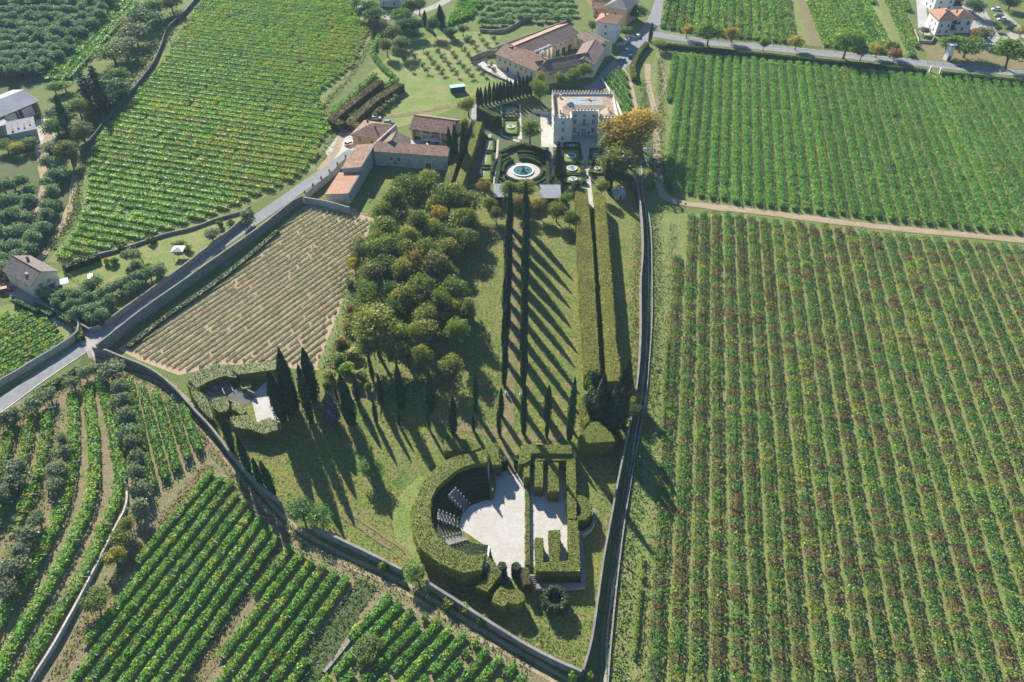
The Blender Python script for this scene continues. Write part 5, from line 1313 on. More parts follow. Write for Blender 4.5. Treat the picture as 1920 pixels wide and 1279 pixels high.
        q = thing('yard_table', 'dark table under the pale parasol ' + ('nearer the ochre house' if i == 0 else 'nearer the cypresses'), 'table', ptop)
        c = MB(); c.lathe([(0.02, .74), (.9, .74), (.9, .78), (.02, .78)], (x + .3, y, 0), 14); c.build('top', M['iron'], q)
        c = MB(); c.tube([(x + .3, y, 0), (x + .3, y, .74)], .06, 6); c.build('leg', M['iron'], q)
walled_farm()
wall('low rubble wall closing the small farm garden, with the blank farm range behind', [(572, 381), (612, 388), (657, 400)], 2.4, .5, 'oldwall', smooth=False)
wall('tall garden wall running beside the drive to the ochre house', [(574, 374), (618, 338), (650, 306)], 2.4, .45, 'oldwall', smooth=False)
sheet('farm_garden_lawn', [(580, 376), (622, 340), (640, 328), (665, 330), (625, 366), (608, 378), (640, 388), (655, 392)], 'park', 0.05)
sheet('shaded_lawn', [(668, 396), (728, 308), (800, 322), (850, 330), (800, 345), (740, 360), (700, 408)], 'park', 0.05)
for i, x in enumerate(np.linspace(0, 1, 6)):
    p = at_base(574 + (650 - 574) * x, 374 + (306 - 374) * x)
    b = MB(); b.box((p[0], p[1], 2.75), (.55, .55, .5)); b.lathe([(.02, 0), (.3, .1), (.34, .3), (.2, .55), (.02, .62)], (p[0], p[1], 3.0), 8)
    tag(b.build('wall_finial', M['coping']), ordinal(i) + ' stone finial uphill on the garden wall beside the drive', 'finial', 'finials on the drive wall')

# the courtyard winery at the top ---------------------------------------------------------
def winery():
    t = thing('courtyard_farm', 'large courtyard farm with four red-brown tiled wings and pale stone walls', 'farm buildings', (*G(1000, 150)[:2], 0))
    # west wing: front wall visible from (930,128) to (1000,152)
    A = House(t, G(931, 126)[:2], G(1004, 158)[:2], 13.0, 6.0, 'cream'); A.walls(8.8); A.roof('gable', 8.9, 'tile', .5)
    for i in range(7): A.win('f', 2.5 + i * (A.L - 5) / 6, 4.2, .9, 1.3, 'glass', frame='cream')
    for i in (1, 3, 5): A.door('f', 2.5 + i * (A.L - 5) / 6 + 1.7, 1.6, 2.4)
    # south wing: from the corner to the road
    B = House(t, G(1016, 160)[:2], G(1108, 143)[:2], 10.0, 6.2, 'cream'); B.walls(8.4); B.roof('gable', 8.5, 'oldtile', .5)
    for i in range(5): B.win('f', 4 + i * (B.L - 8) / 4, 4.4, .8, 1.0, 'glass', frame='cream')
    # north wing: long roof with sunlight put into a paler rear slope
    Cw = House(t, G(985, 131)[:2], G(1083, 88)[:2], 13.0, 6.4, 'cream'); Cw.walls(8.8); Cw.roof('gable', 8.9, 'oldtile', .4)
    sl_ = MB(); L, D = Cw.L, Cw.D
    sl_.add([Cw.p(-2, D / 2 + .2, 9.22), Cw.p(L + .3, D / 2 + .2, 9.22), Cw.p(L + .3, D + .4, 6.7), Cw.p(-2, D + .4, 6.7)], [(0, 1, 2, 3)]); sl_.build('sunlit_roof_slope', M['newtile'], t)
    for i in range(6): Cw.win('f', L * .35 + i * L * .1, 4.8, .8, 1.1, 'glass', frame='cream')
    for i in range(3): Cw.door('f', L * .6 + i * 4.2, 2.4, 2.8, 'iron', 'arched_door')
    # east wings closing the court toward the road
    D1 = House(t, G(1080, 92)[:2], G(1118, 112)[:2], 9.0, 5.6, 'cream'); D1.walls(7.6); D1.roof('gable', 7.7, 'oldtile', .4)
    for i in range(4): D1.win('f', 2 + i * (D1.L - 4) / 3, 3.6, .9, 1.2, 'glass', frame='cream')
    E1 = House(t, G(1112, 146)[:2], G(1133, 110)[:2], 10.0, 5.8, 'cream'); E1.walls(7.8); E1.roof('gable', 7.9, 'oldtile', .4)
    c = MB(); q = G(1016, 141); c.box((q[0], q[1], 5.0), (1.1, 1.1, 10.0)); c.box((q[0], q[1], 10.1), (1.5, 1.5, .25)); c.box((q[0], q[1], 10.6), (.9, .9, .6)); c.build('chimney', M['cream'], t)
    sheet('courtyard_paving', [(1022, 150), (1030, 120), (1075, 98), (1110, 112), (1108, 132)], 'brownsoil', .05)
    for i in range(4):
        px, py = 1007 + i * 7.6, 128 - i * 3.4
        p = at_base(px, py); k = thing('wine_tank', ordinal(i) + ' steel wine tank from the chimney in the farm courtyard', 'tank', p, 'steel tanks in the courtyard')
        b = MB(); b.lathe([(1.45, .5), (1.45, 7.6)], (p[0], p[1], 0), 18); b.build('shell', M['steel'], k, smooth=True)
        b = MB(); b.lathe([(1.5, 7.6), (1.5, 7.7), (1.1, 8.0), (.35, 8.25), (.02, 8.28)], (p[0], p[1], 0), 18); b.build('lid', M['sheet'], k, smooth=True)
        for a_ in (0.8, 2.4, 3.9, 5.5):
            b = MB(); b.tube([(p[0] + 1.2 * math.cos(a_), p[1] + 1.2 * math.sin(a_), 0), (p[0] + 1.2 * math.cos(a_), p[1] + 1.2 * math.sin(a_), .6)], .1, 6); b.build('leg', M['steel'], k)
    p = at_base(1049, 122); crown('shrub', 'bright', 1049, 110, 6, 3.5, 'small palm in the farm courtyard', name='palm_tree', cat='palm')
winery()
wall('stone wall between the orchard and the farm gravel yard', [(884, 116), (905, 106), (932, 102)], 2.2, .5, 'stone')
wall('long stone wall behind the courtyard farm', [(905, 106), (960, 84), (1020, 62), (1062, 46)], 2.0, .5, 'stone')
wall('low stone wall at the far olive field edge', [(900, 60), (945, 60), (1000, 30), (1014, 28), (1060, 36)], 1.5, .5, 'stone')
wall('rail-topped low wall at the meadow edge of the gravel yard', [(884, 118), (915, 138), (958, 158)], .9, .3, 'stone')

# houses at the junction and in the far corners ----------------------------------------------
def plain_house(name, label, cat, a, b, depth, h, ridge, wallm, roofm, kind='hip', wins=((.2, .5), (.5, .5), (.8, .5)), rows=(1.6, 4.4, 7.2), style='glass', over=.6, side=True, ww=.9, wh=1.3, axis='x'):
    t = thing(name, label, cat, (*G(*a)[:2], 0))
    Hh = House(t, G(*a)[:2], G(*b)[:2], depth, h, wallm); Hh.walls(ridge if kind == 'gable' else None, axis); r = Hh.roof(kind, ridge, roofm, over, axis)
    for z in rows:
        if z + wh / 2 > h: continue
        for f in wins: Hh.win('f', Hh.L * f[0], z, ww, wh, style, frame=wallm)
        if side:
            for y in (.25, .6): Hh.win('r', depth * y, z, ww, wh, style, frame=wallm); Hh.win('l', depth * y, z, ww, wh, style, frame=wallm)
    return t, Hh, r
t, Hh, r = plain_house('white_house', 'tall white house with pinkish hipped roof at the road junction', 'house', (1115, 78), (1152, 83), 10.5, 9.6, 11.6, 'white', 'newtile', 'hip', ((.5, 0),), (1.6, 4.6, 7.8))
Hh.door('f', Hh.L * .45, 1.1, 2.2); Hh.chimney(3, 5, 11.3, r)
t, Hh, r = plain_house('orange_house', 'salmon-orange house with grey hipped roof behind the white house', 'house', (1133, 42), (1172, 50), 14, 8.0, 11.0, 'salmon', 'greytile', 'hip', ((.5, 0),), (1.6, 5.2), style='brownshutter')
t, Hh, r = plain_house('low_house', 'low house with dark red roof beside the orange house', 'house', (1112, 32), (1134, 34), 9, 4.5, 6.2, 'salmon', 'tile', 'gable', ((.3, 0),), (2.4,))
t, Hh, r = plain_house('grey_roof_house', 'grey-roofed house cut by the top of the view above the orange house', 'house', (1110, 12), (1150, 8), 12, 5.5, 7.6, 'salmon', 'greytile', 'hip', ((.2, 0), (.6, 0)), (2.8,))
sheet('courtyard_paving', [(1165, 72), (1185, 66), (1190, 75), (1172, 82)], 'gravel', .05)
wall('low garden wall round the white house forecourt', [(1156, 86), (1172, 84), (1186, 68)], 1.2, .3, 'concrete', None, smooth=False)
t, Hh, r = plain_house('white_villa', 'white house with balcony cut by the top of the view above the orchard', 'house', (712, 12), (752, 14), 12, 7.0, 9.5, 'white', 'newtile', 'hip', ((.2, 0), (.7, 0)), (1.8, 4.8))
b = MB(); b.box(Hh.p(Hh.L * .6, -.7, 3.2), (5, 1.4, .15), Hh.ang); b.box(Hh.p(Hh.L * .6, -1.35, 3.7), (5, .08, .9), Hh.ang); b.build('balcony', M['white'], t)
def flats(name, label, a, b, depth, h, ridge):
    t, Hh, r = plain_house(name, label, 'apartment house', a, b, depth, h, ridge, 'white', 'newtile', 'hip', ((.2, 0), (.55, 0)), (1.7, 4.6, 7.0), over=.9, style='brownshutter')
    for z in (2.9, 5.6):
        q = MB(); q.box(Hh.p(Hh.L * .8, -.7, z), (Hh.L * .3, 1.4, .16), Hh.ang); q.build('balcony', M['concrete'], t)
        q = MB(); q.box(Hh.p(Hh.L * .8, -1.36, z + .5), (Hh.L * .3, .08, .9), Hh.ang); q.build('railing', M['iron'], t)
        q = MB(); q.box(Hh.p(Hh.L * .8, -.05, z + 1.2), (Hh.L * .22, .12, 2.1), Hh.ang); q.build('balcony_door', M['glass'], t)
    Hh.chimney(4, 5, ridge - .6, r); Hh.chimney(9, 4, ridge - .4, r)
    return t, Hh, r
t, Hh, r = flats('apartment_house', 'white apartment house with hipped salmon roof behind the water tower', (1752, 66), (1788, 66), 12, 7.6, 10.2)
V2 = House(t, Hh.p(Hh.L, 3.0)[:2], Hh.p(Hh.L + 8.5, 3.0)[:2], 9, 7.4, 'white'); V2.walls(); V2.roof('hip', 9.6, 'newtile', .8)
V2.win('f', 2.2, 4.8, 1.2, 1.4, 'brownshutter'); V2.win('f', 6.5, 4.8, 1.2, 2.0, 'brownshutter'); V2.win('f', 4.5, 1.8, 1.2, 1.4, 'brownshutter')
flats('apartment_house', 'white apartment house with hipped salmon roof cut by the top of the view', (1748, 22), (1800, 20), 12, 7.6, 10.0)
wall('low pale wall along the apartment yard', [(1713, 60), (1722, 80), (1745, 82), (1752, 72)], 1.3, .3, 'concrete', None, smooth=False)

# water tower
def tower():
    p = G(1775, 112); t = thing('water_tower', 'square pale concrete tower with flat cap beside the road', 'tower', p)
    H = height_to(1775, 114, 86)
    b = MB(); b.box((p[0], p[1], H / 2 - .3), (2.5, 2.5, H - .6), .25, taper=.94); b.build('shaft', M['white'], t)
    b = MB(); b.box((p[0], p[1], H - .45), (3.0, 3.0, .3), .25); b.box((p[0], p[1], H + .2), (3.2, 3.2, .35), .25); b.box((p[0], p[1], H - .1), (2.6, 2.6, .45), .25); b.build('cap', M['concrete'], t)
    b = MB(); b.box((p[0] + .3, p[1] - 1.3, 1.1), (.9, .1, 2.1), .25); b.build('door', M['iron'], t)
tower()
p = at_base(1808, 117); t = thing('picnic_table', 'pale picnic table in the tree shade beside the tower', 'table', p)
b = MB(); b.box((p[0], p[1], .75), (2.0, .8, .07)); b.build('top', M['concrete'], t)
for s in (-1, 1):
    b = MB(); b.box((p[0], p[1] + s * .75, .45), (2.0, .3, .06)); b.build('bench', M['concrete'], t)
    b = MB(); b.box((p[0] + s * .7, p[1], .37), (.1, 1.5, .74)); b.build('leg', M['iron'], t)
for i, (px, py) in enumerate(((1743, 131), (1762, 134))):
    p = at_base(px, py + 4); b = MB(); b.box((p[0], p[1], 1.1), (.7, .7, 2.2)); b.box((p[0], p[1], 2.3), (.95, .95, .2)); b.lathe([(.02, 0), (.3, .15), (.02, .5)], (p[0], p[1], 2.4), 8)
    tag(b.build('gate_pillar', M['white']), 'white gate pillar in the roadside hedge, ' + ('nearer the apartment houses' if i == 0 else 'nearer the large forked tree'), 'gate pillar')

# metal barns of the corner
def barns():
    t = thing('metal_barn', 'long metal barn with pale double-pitch roof and dark open side', 'barn', (*G(60, 230)[:2], 0))
    Hh = House(t, G(-60, 272)[:2], G(80, 212)[:2], 17, 5.2, 'concrete')
    b = MB(); b.box(Hh.p(Hh.L / 2, 16.8, 2.6), (Hh.L, .3, 5.2), Hh.ang); b.box(Hh.p(.2, 8.5, 2.6), (.3, 17, 5.2), Hh.ang); b.box(Hh.p(Hh.L / 2, 1.4, 2.6), (Hh.L, .25, 5.0), Hh.ang); b.build('wall', M['brick'], t)
    for x in (.62, .85):
        q = MB(); q.box(Hh.p(Hh.L * x, 1.1, 2.0), (4.5, .2, 4.0), Hh.ang); q.build('sliding_door', M['white'], t)
    for k in range(8):
        q = MB(); q.box(Hh.p(.3 + k * (Hh.L - .6) / 7, .2, 2.6), (.25, .25, 5.2), Hh.ang); q.build('post', M['steel'], t)
    Hh.roof('gable', 7.4, 'sheet', .7)
    q = MB(); q.add([Hh.p(-.7, 8.6, 7.72), Hh.p(Hh.L + .7, 8.6, 7.72), Hh.p(Hh.L + .7, 17.7, 5.42), Hh.p(-.7, 17.7, 5.42)], [(0, 1, 2, 3)]); q.build('bright_roof_slope', M['concrete'], t)  # sun-facing slope covered in lighter grey, sunlight put into the colour
    t = thing('tin_shed', 'small shed with rusty patched tin roof at the pale yard', 'shed', (*G(50, 282)[:2], 0))
    Hh = House(t, G(26, 272)[:2], G(74, 262)[:2], 9, 4.4, 'concrete'); Hh.walls(); Hh.roof('shed', 5.2, 'sheet', .5)
    for k in range(4):
        q = MB(); q.box(Hh.p(1.5 + k * 2.1, 4.5 + (k % 2), 5.16 + (k % 2) * .09), (.7, 7.6 - k, .04), Hh.ang); q.build('rusty_strip', M['oldtile'], t)
    Hh.win('f', Hh.L * .7, 2.2, 1.2, 1.4, 'glass'); Hh.door('f', Hh.L * .4, 1.6, 2.3)
    t = thing('flat_shed', 'low shed with bright white sheet roof below the metal barn', 'shed', (*G(10, 270)[:2], 0))
    Hh = House(t, G(-30, 268)[:2], G(22, 250)[:2], 10, 4.0, 'concrete'); Hh.walls(); Hh.roof('shed', 4.8, 'concrete', .5)
barns()

# ochre house by the gravel drive
t, Hh, r = plain_house('cottage', 'pale yellow cottage with brown gabled roof at the gravel drive', 'house', (70, 560), (117, 533), 13.5, 5.0, 7.4, 'cream', 'browntile', 'gable', ((.3, 0), (.62, 0)), (3.6,), over=.5, axis='y', ww=1.0, wh=.8)
Hh.door('f', Hh.L * .62, 1.8, 2.2); Hh.chimney(Hh.L * .7, 9, 7.2, r)
q = MB(); q.box(Hh.p(Hh.L * .25, 4, 6.55), (1.0, 1.3, .1), Hh.ang); q.build('skylight', M['sheet'], r)
p = at_base(122, 540); t = thing('garden_canopy', 'white flat garden canopy beside the cottage', 'canopy', p)
b = MB(); b.box((p[0], p[1], 2.4), (3.4, 3.0, .12), .5); b.build('roof', M['white'], t)
for sx in (-1, 1):
    for sy in (-1, 1):
        b = MB(); b.box((p[0] + sx * 1.3, p[1] + sy * 1.1, 1.17), (.08, .08, 2.34)); b.build('post', M['white'], t)
p = at_base(338, 478); t = thing('gazebo', 'white four-post gazebo on the dry lawn', 'gazebo', p)
b = MB(); x, y = p[:2]; b.add([(x - 1.9, y - 1.7, 2.35), (x + 1.9, y - 1.7, 2.35), (x + 1.9, y + 1.7, 2.35), (x - 1.9, y + 1.7, 2.35), (x, y, 3.1)], None, [(0, 1, 4), (1, 2, 4), (2, 3, 4), (3, 0, 4)]); b.build('roof', M['white'], t)
for sx in (-1, 1):
    for sy in (-1, 1):
        b = MB(); b.box((x + sx * 1.7, y + sy * 1.5, 1.17), (.09, .09, 2.34)); b.build('post', M['white'], t)
p = at_base(858, 172); t = thing('container', 'dark green container under a mint-coloured cover on the meadow', 'container', p)
b = MB(); b.box((p[0], p[1], 1.3), (6.2, 2.5, 2.4), .28); b.build('body', M['green_metal'], t)
b = MB(); b.box((p[0], p[1], 2.6), (6.4, 2.7, .16), .28); b.box((p[0] - .6, p[1] + .2, 2.72), (4.2, 1.2, .1), .28); b.build('cover', M['mint'], t)
for k in range(5):
    b = MB(); b.box((p[0] + math.cos(.28) * (k - 2) * 1.3 + math.sin(.28) * 1.28, p[1] + math.sin(.28) * (k - 2) * 1.3 - math.cos(.28) * 1.28, 1.3), (.12, .08, 2.2), .28); b.build('rib', M['green_metal'], t)
# pale lean-to roofs at the head of the avenue
for (a, b_, dep, lab) in (((1014, 386), (1050, 386), 7.2, 'open shed with pale sheet roof at the head of the lawn, beside the double hedge'), ((927, 384), (945, 384), 7.2, 'open shed with pale sheet roof at the head of the avenue, beside the rose garden')):
    t = thing('garden_shed', lab, 'shed', (*G(*a)[:2], 0)); Hh = House(t, G(*a)[:2], G(*b_)[:2], dep, 3.0, 'trim')
    b = MB(); b.box(Hh.p(Hh.L / 2, dep - .2, 1.6), (Hh.L, .3, 3.2), Hh.ang); b.box(Hh.p(.15, dep / 2, 1.5), (.3, dep, 3.0), Hh.ang); b.box(Hh.p(Hh.L - .15, dep / 2, 1.5), (.3, dep, 3.0), Hh.ang); b.build('wall', M['salmon'], t)
    Hh.roof('shed', 3.6, 'sheet', .3)
    for k in range(3):
        q = MB(); q.box(Hh.p(.5 + k * (Hh.L - 1) / 2, .2, 1.5), (.2, .2, 3.0), Hh.ang); q.build('post', M['wood'], t)
# small stone hut in the shade beside the lane wall
t = thing('tool_hut', 'small grey-roofed hut in the shade by the lane wall', 'hut', (*G(1160, 372)[:2], 0))
Hh = House(t, G(1154, 376)[:2], G(1172, 374)[:2], 3.5, 2.2, 'oldwall'); Hh.walls(); Hh.roof('hip', 3.3, 'slate', .3)
Hh.door('f', Hh.L / 2, .9, 1.9); b = MB(); b.box(Hh.p(Hh.L * .6, 2, 4.0), (.5, .5, 1.8), Hh.ang); b.build('chimney', M['coping'], t)
p = at_base(1213, 290); t = thing('cafe_parasol', 'white round parasol beside the lane wall and plane tree', 'parasol', p)
b = MB(); b.tube([p, (p[0], p[1], 2.5)], .05, 6); b.build('pole', M['white'], t)
b = MB(); b.lathe([(1.5, 2.3), (.8, 2.65), (.02, 2.85)], (p[0], p[1], 0), 10); b.build('canopy', M['white'], t)
p = at_base(1214, 303); t = thing('stone_pedestal', 'white stone pedestal on the lane wall near the parasol', 'pedestal', p)
b = MB(); b.box((p[0], p[1], .9), (.9, .9, 1.8)); b.build('shaft', M['white'], t); b = MB(); b.box((p[0], p[1], 1.9), (1.2, 1.2, .2)); b.build('cap', M['white'], t)

# ---------------------------------------------------------------- boundary walls and lane walls
wall('rubble retaining wall between the asphalt road and the young vineyard', [(188, 664), (226, 634), (262, 605), (322, 562), (400, 505), (482, 446), (552, 389), (570, 380)], [3.4, 3.6, 3.4, 3.2, 3.0, 2.8], .45, 'stone', smooth=False)
wall('pale rubble wall between the asphalt road and the yellowing vines', [(-120, 800), (-20, 738), (60, 690), (125, 650), (150, 630), (152, 616), (145, 602)], 2.0, .45, 'oldwall')
wall('low garden wall between the olive thicket and asphalt road', [(200, 612), (250, 575), (305, 536), (330, 518), (400, 464), (470, 408)], 1.7, .4, 'stone', smooth=False)
wall('brown wall along the gravel drive below the olive thicket', [(66, 570), (100, 586), (140, 606), (170, 624), (192, 618)], 1.6, .4, 'stone', smooth=False)
wall('long park wall curving along the dirt lane', [(178, 662), (205, 668), (240, 682), (290, 704), (330, 736), (368, 778), (400, 812), (438, 862), (478, 908), (530, 952)], 2.2, .42, 'stone')
wall('park wall below the lawn between the dark bush and light green tree', [(592, 1000), (620, 1012), (650, 1026), (710, 1055), (755, 1078)], 2.2, .5, 'stone')
wall('park wall below the theatre ending at the lowest corner', [(800, 1100), (850, 1132), (890, 1158), (940, 1190), (990, 1220), (1040, 1246), (1090, 1268)], 2.2, .5, 'stone')
wall('park wall along the sunken lane, with pale coping', [(1092, 1268), (1108, 1210), (1120, 1130), (1130, 1060), (1141, 1000), (1154, 930), (1166, 870), (1178, 815), (1190, 750), (1197, 690), (1200, 620), (1200, 540), (1204, 480), (1202, 420), (1196, 370), (1190, 330)], 2.7, .36, 'stone')
wall('low bank wall on the vineyard side of the sunken lane', [(1138, 1300), (1146, 1200), (1156, 1100), (1168, 1000), (1180, 920), (1196, 830), (1210, 750), (1216, 690), (1222, 600), (1222, 500), (1220, 430), (1212, 380)], .6, .3, 'stone', cop=None)
wall('rubble terrace wall with a line of olives beside it', [(193, 722), (205, 765), (216, 805), (226, 850), (236, 905), (240, 935), (234, 962), (214, 1000), (186, 1058), (160, 1110), (138, 1152), (105, 1212), (62, 1279), (45, 1310)], [.7, .7, .8, .9, 1.1, 1.3, 1.3], .45, 'oldwall', cop=None)
wall('low rubble wall between the hillside vineyard and the house lawns', [(185, 480), (225, 470), (262, 458), (310, 442), (360, 430), (410, 412), (452, 400), (470, 390)], .8, .45, 'stone')
wall('tumbled stone wall at the head of the lowest terrace', [(720, 1118), (700, 1148), (670, 1185), (640, 1222), (608, 1262)], .45, .7, 'stone', cop=None)
wall('shade-darkened stone bank wall above the hillside vineyard', [(378, -8), (345, 30), (316, 58), (304, 90), (288, 125), (262, 160), (232, 196), (200, 232), (172, 268), (150, 285)], 1.9, .4, 'shadestone', cop=None)
wall('stone edge of the grey terrace below the divided hedge garden', [(1085, 1000), (1089, 1040), (1092, 1068), (1093, 1102), (1048, 1104), (1006, 1104)], 1.0, 1.1, 'oldwall', smooth=False)
wall('curved stone footing under the half-round hedge niche', [(1113, 962), (1113, 985), (1106, 998), (1094, 1006), (1084, 1006)], 1.6, .55, 'oldwall')
wall('pale garden wall behind the villa forecourt court', [(1000, 212), (1036, 218)], 1.6, .3, 'villa', smooth=False)
wall('white plastered wall behind the narrow vines of the villa', [(1128, 150), (1142, 172), (1158, 200), (1174, 240)], 1.2, .3, 'white', None, smooth=False)
b = MB()
hedge_line('dark clipped hedge along the road, from junction to white gate', [(1238, 80), (1300, 87), (1400, 97), (1500, 107), (1600, 117), (1700, 127), (1738, 131)], 2.0, 2.0, cols=[(.04, .07, .02), (.055, .085, .025)], probs=[1, 1], dens=7, size=.25)
hedge_line('dark clipped hedge along the road beyond the white gate', [(1768, 135), (1840, 142), (1930, 152), (2010, 161)], 2.0, 2.0, cols=[(.04, .07, .02), (.055, .085, .025)], probs=[1, 1], dens=7, size=.25)
hedge_line('tall yellowing hedge curving from the junction into the field', [(1214, 78), (1202, 92), (1192, 108), (1187, 125), (1190, 145)], 2.0, 2.2, cols=[(.12, .13, .03), (.09, .12, .03)], probs=[1, 1], dens=5, size=.32)
hedge_line('dark hedge at the cottage lawn', [(118, 500), (140, 492), (165, 483), (183, 476)], 2.0, 2.0, cols=[(.03, .06, .02), (.04, .075, .025)], probs=[1, 1], size=.3)
hedge_line('short dark hedge beside the gravel drive, upper piece', [(28, 560), (48, 570), (72, 580)], 1.6, 1.6, cols=[(.045, .08, .03), (.06, .10, .03)], probs=[1, 1], size=.3)
hedge_line('short dark hedge beside the gravel drive, lower piece', [(78, 578), (96, 588)], 1.6, 1.5, cols=[(.045, .08, .03), (.06, .10, .03)], probs=[1, 1], size=.3)
hedge_line('curving ivy hedge round the grassy corner by the road', [(108, 588), (130, 600), (146, 616), (150, 632)], 1.5, 1.6, cols=[(.07, .12, .03), (.12, .14, .03)], probs=[1, 1], size=.3)
hedge_line('low green hedge on the verge below the asphalt road', [(60, 740), (90, 722), (120, 706), (148, 688)], 1.4, 1.2, cols=[(.05, .085, .03), (.07, .11, .03)], probs=[1, 1], size=.28)
hedge_line('scrub growing on top of the retaining wall foot', [(240, 648), (300, 600), (380, 545), (450, 492), (520, 432)], 1.6, .9, cols=[(.05, .085, .03), (.08, .10, .03)], probs=[1, 1], size=.28, name='scrub_hedge')
# tall terrace banks by the hillside vineyard, planted on top
for pts, lab in (([(640, 232), (622, 222), (662, 190), (712, 150)], 'tall overgrown terrace bank, upper step'), ([(672, 236), (655, 228), (700, 188), (752, 156)], 'tall overgrown terrace bank, lower step')):
    hedge_line(lab, pts, 3.4, 3.0, cols=[(.16, .125, .055), (.09, .09, .03), (.16, .12, .06)], probs=[2, 1, 1], size=.3, name='terrace_bank', cat='bank', smooth=False)

# ---------------------------------------------------------------- clipped hedges of the green theatre
TG = 'clipped hedges of the theatre'
OUT = [(913, 843), (880, 850), (844, 859), (816, 879), (795, 900), (784, 924), (775, 954), (774, 982), (777, 1000), (787, 1025), (812, 1047), (842, 1065), (870, 1074), (902, 1067)]
INN = [(909, 1040), (880, 1042), (850, 1028), (833, 1018), (815, 997), (808, 975), (806, 954), (809, 933), (819, 914), (839, 895), (867, 875), (891, 868), (913, 866)]
HT = 5.0
o_ = catmull(GL(OUT, HT), 2.0); i_ = catmull(GL(INN, HT), 2.0)
hedge('great curved hedge embracing the theatre seats', np.concatenate([o_, i_]), HT, world=True, dens=15, rough=.18)
def H(label, pts, h, **kw): return hedge(label, pts, h, group=kw.pop('group', TG), **kw)
H('hedge block just outside the top of the great curved hedge', [(833, 823), (875, 823), (902, 838), (888, 846), (833, 845)], 2.8)
H('hedge block closing the theatre stage beside the entrance, wood side', [(913, 831), (934.5, 832), (935, 858), (939.5, 862), (939.5, 871), (923, 871), (916, 848)], 4.2)
H('low hedge bordering the outermost flight of seats toward the avenue', [(919, 872), (927, 872), (927, 915), (921, 930), (918, 915)], 2.0)
H('angled hedge turning the corner of the theatre entrance', [(978.7, 832.7), (1071.6, 834.8), (1073, 850), (1010, 849), (995.6, 849), (995, 862), (982, 869), (972, 869)], 4.5)
H('hedge crossbar over the two long hedge fingers', [(1004, 852), (1078, 853), (1080.7, 927), (1080, 972), (1066, 972), (1064.5, 930), (1062.5, 863), (1004, 863)], 3.8)
H('narrow hedge finger beside the gravel court', [(1004, 865), (1018, 866), (1017.4, 912), (1003.3, 912)], 3.7)
H('wide hedge finger beside the gravel court', [(1028.7, 866), (1047, 867), (1047.7, 921), (1028.7, 920.6)], 3.9)
H('half-round hedge niche bulging toward the lane', [(1069.5, 931), (1088, 928), (1102, 934), (1110, 947), (1109.6, 961), (1099, 973), (1082, 976), (1082, 969), (1090, 966), (1089, 951), (1083, 939), (1071, 937)], 3.6)
H('angled hedge closing the lowest corner of the divided court', [(1066, 974), (1083, 976), (1086.6, 1025), (1087, 1061), (1087, 1070.6), (1004.5, 1070.6), (1003.8, 1056.5), (1068, 1051)], 3.6)
H('short narrow hedge finger at the lower end of the court', [(1003.8, 1008), (1018, 1008), (1018.6, 1054), (1005, 1055)], 3.4)
H('short wide hedge finger at the lower end of the court', [(1030, 994), (1050, 994), (1049, 1052), (1031, 1053)], 3.5)
H('low straight hedge dividing the stage from the court', [(985.5, 914), (992.8, 914), (993.4, 1058), (985, 1058)], 1.1, size=.18, dens=12)
H('tall thin hedge at the head of the dividing hedge', [(982, 866), (992.8, 866), (992.8, 894.6), (982, 894.6)], 4.0)
H('upright hedge wing at the foot of the dividing hedge', [(972.5, 1063), (991, 1064), (995, 1096), (982, 1096)], 3.2, cols=[(.12, .115, .025), (.08, .10, .02), (.22, .13, .03)], probs=[3, 2, 1])
H('round-headed hedge drum at the foot of the theatre', [(966 + 17.5 * math.cos(t), 1119 + 13.5 * math.sin(t)) for t in np.linspace(0, 2 * math.pi, 20)[:-1]], 3.4)
H('leafy hedge block leaning on the round hedge drum', [(925, 1112), (938, 1100), (952, 1106), (954, 1128), (944, 1136), (922, 1128)], 3.0, rough=.22)
H('angled hedge arm turning down from the stage foot', [(914, 1041), (941, 1073), (914, 1110), (891, 1099), (915, 1080)], 3.6)
H('wedge-shaped hedge block beside the cypress clump', [(1085, 820), (1096, 806), (1107, 792), (1120, 790), (1150, 815), (1152, 827), (1085, 832)], 5.0)
for x, y, lab in ((941.5, 1060, 'clipped yew pillar at the stage foot, wood side'), (967.5, 1061, 'clipped yew pillar at the stage foot, dividing hedge side'), (944, 860, 'clipped yew pillar at the theatre entrance, wood side'), (971, 858, 'clipped yew pillar at the theatre entrance, hedge corner side')):
    c = G(x, y, 3.6); hedge(lab, np.array([(c[0] + .95 * math.cos(t), c[1] + .95 * math.sin(t)) for t in np.linspace(0, 2 * math.pi, 13)[:-1]]), 3.6, world=True, cols=[(.03, .055, .02)], probs=[1], dens=14, size=.18, step=3, name='yew_pillar', cat='topiary')
# ring-shaped yew
c = G(1041, 1122, 2.6)
ang = np.linspace(0, 2 * math.pi, 40)
b = MB()
for k in range(1500):
    pass
t_ = RNG.random(2600) * 2 * math.pi; s_ = RNG.random(2600) * 2 * math.pi
lump = 1 + .10 * np.sin(t_ * 11) + .06 * np.sin(t_ * 23 + 1)
R_ = (2.15 + .62 * np.cos(s_)) * lump
P_ = np.stack([R_ * np.cos(t_), R_ * np.sin(t_), 2.4 + .75 * np.sin(s_)], 1)
low = s_ > math.pi; P_[low, 2] = RNG.uniform(.2, 2.4, low.sum())
b.leaves(P_, np.stack([np.cos(t_) * np.cos(s_), np.sin(t_) * np.cos(s_), .5 + np.sin(s_)], 1), .24 * RNG.uniform(.6, 1.3, 2600), jitcol((.05, .085, .03), 2600, .22), .5)
k = 24
V = [(r * math.cos(2 * math.pi * j / k), r * math.sin(2 * math.pi * j / k), z) for r, z in ((1.65, .05), (1.65, 2.5), (2.1, 2.9), (2.6, 2.5), (2.55, .05)) for j in range(k)]
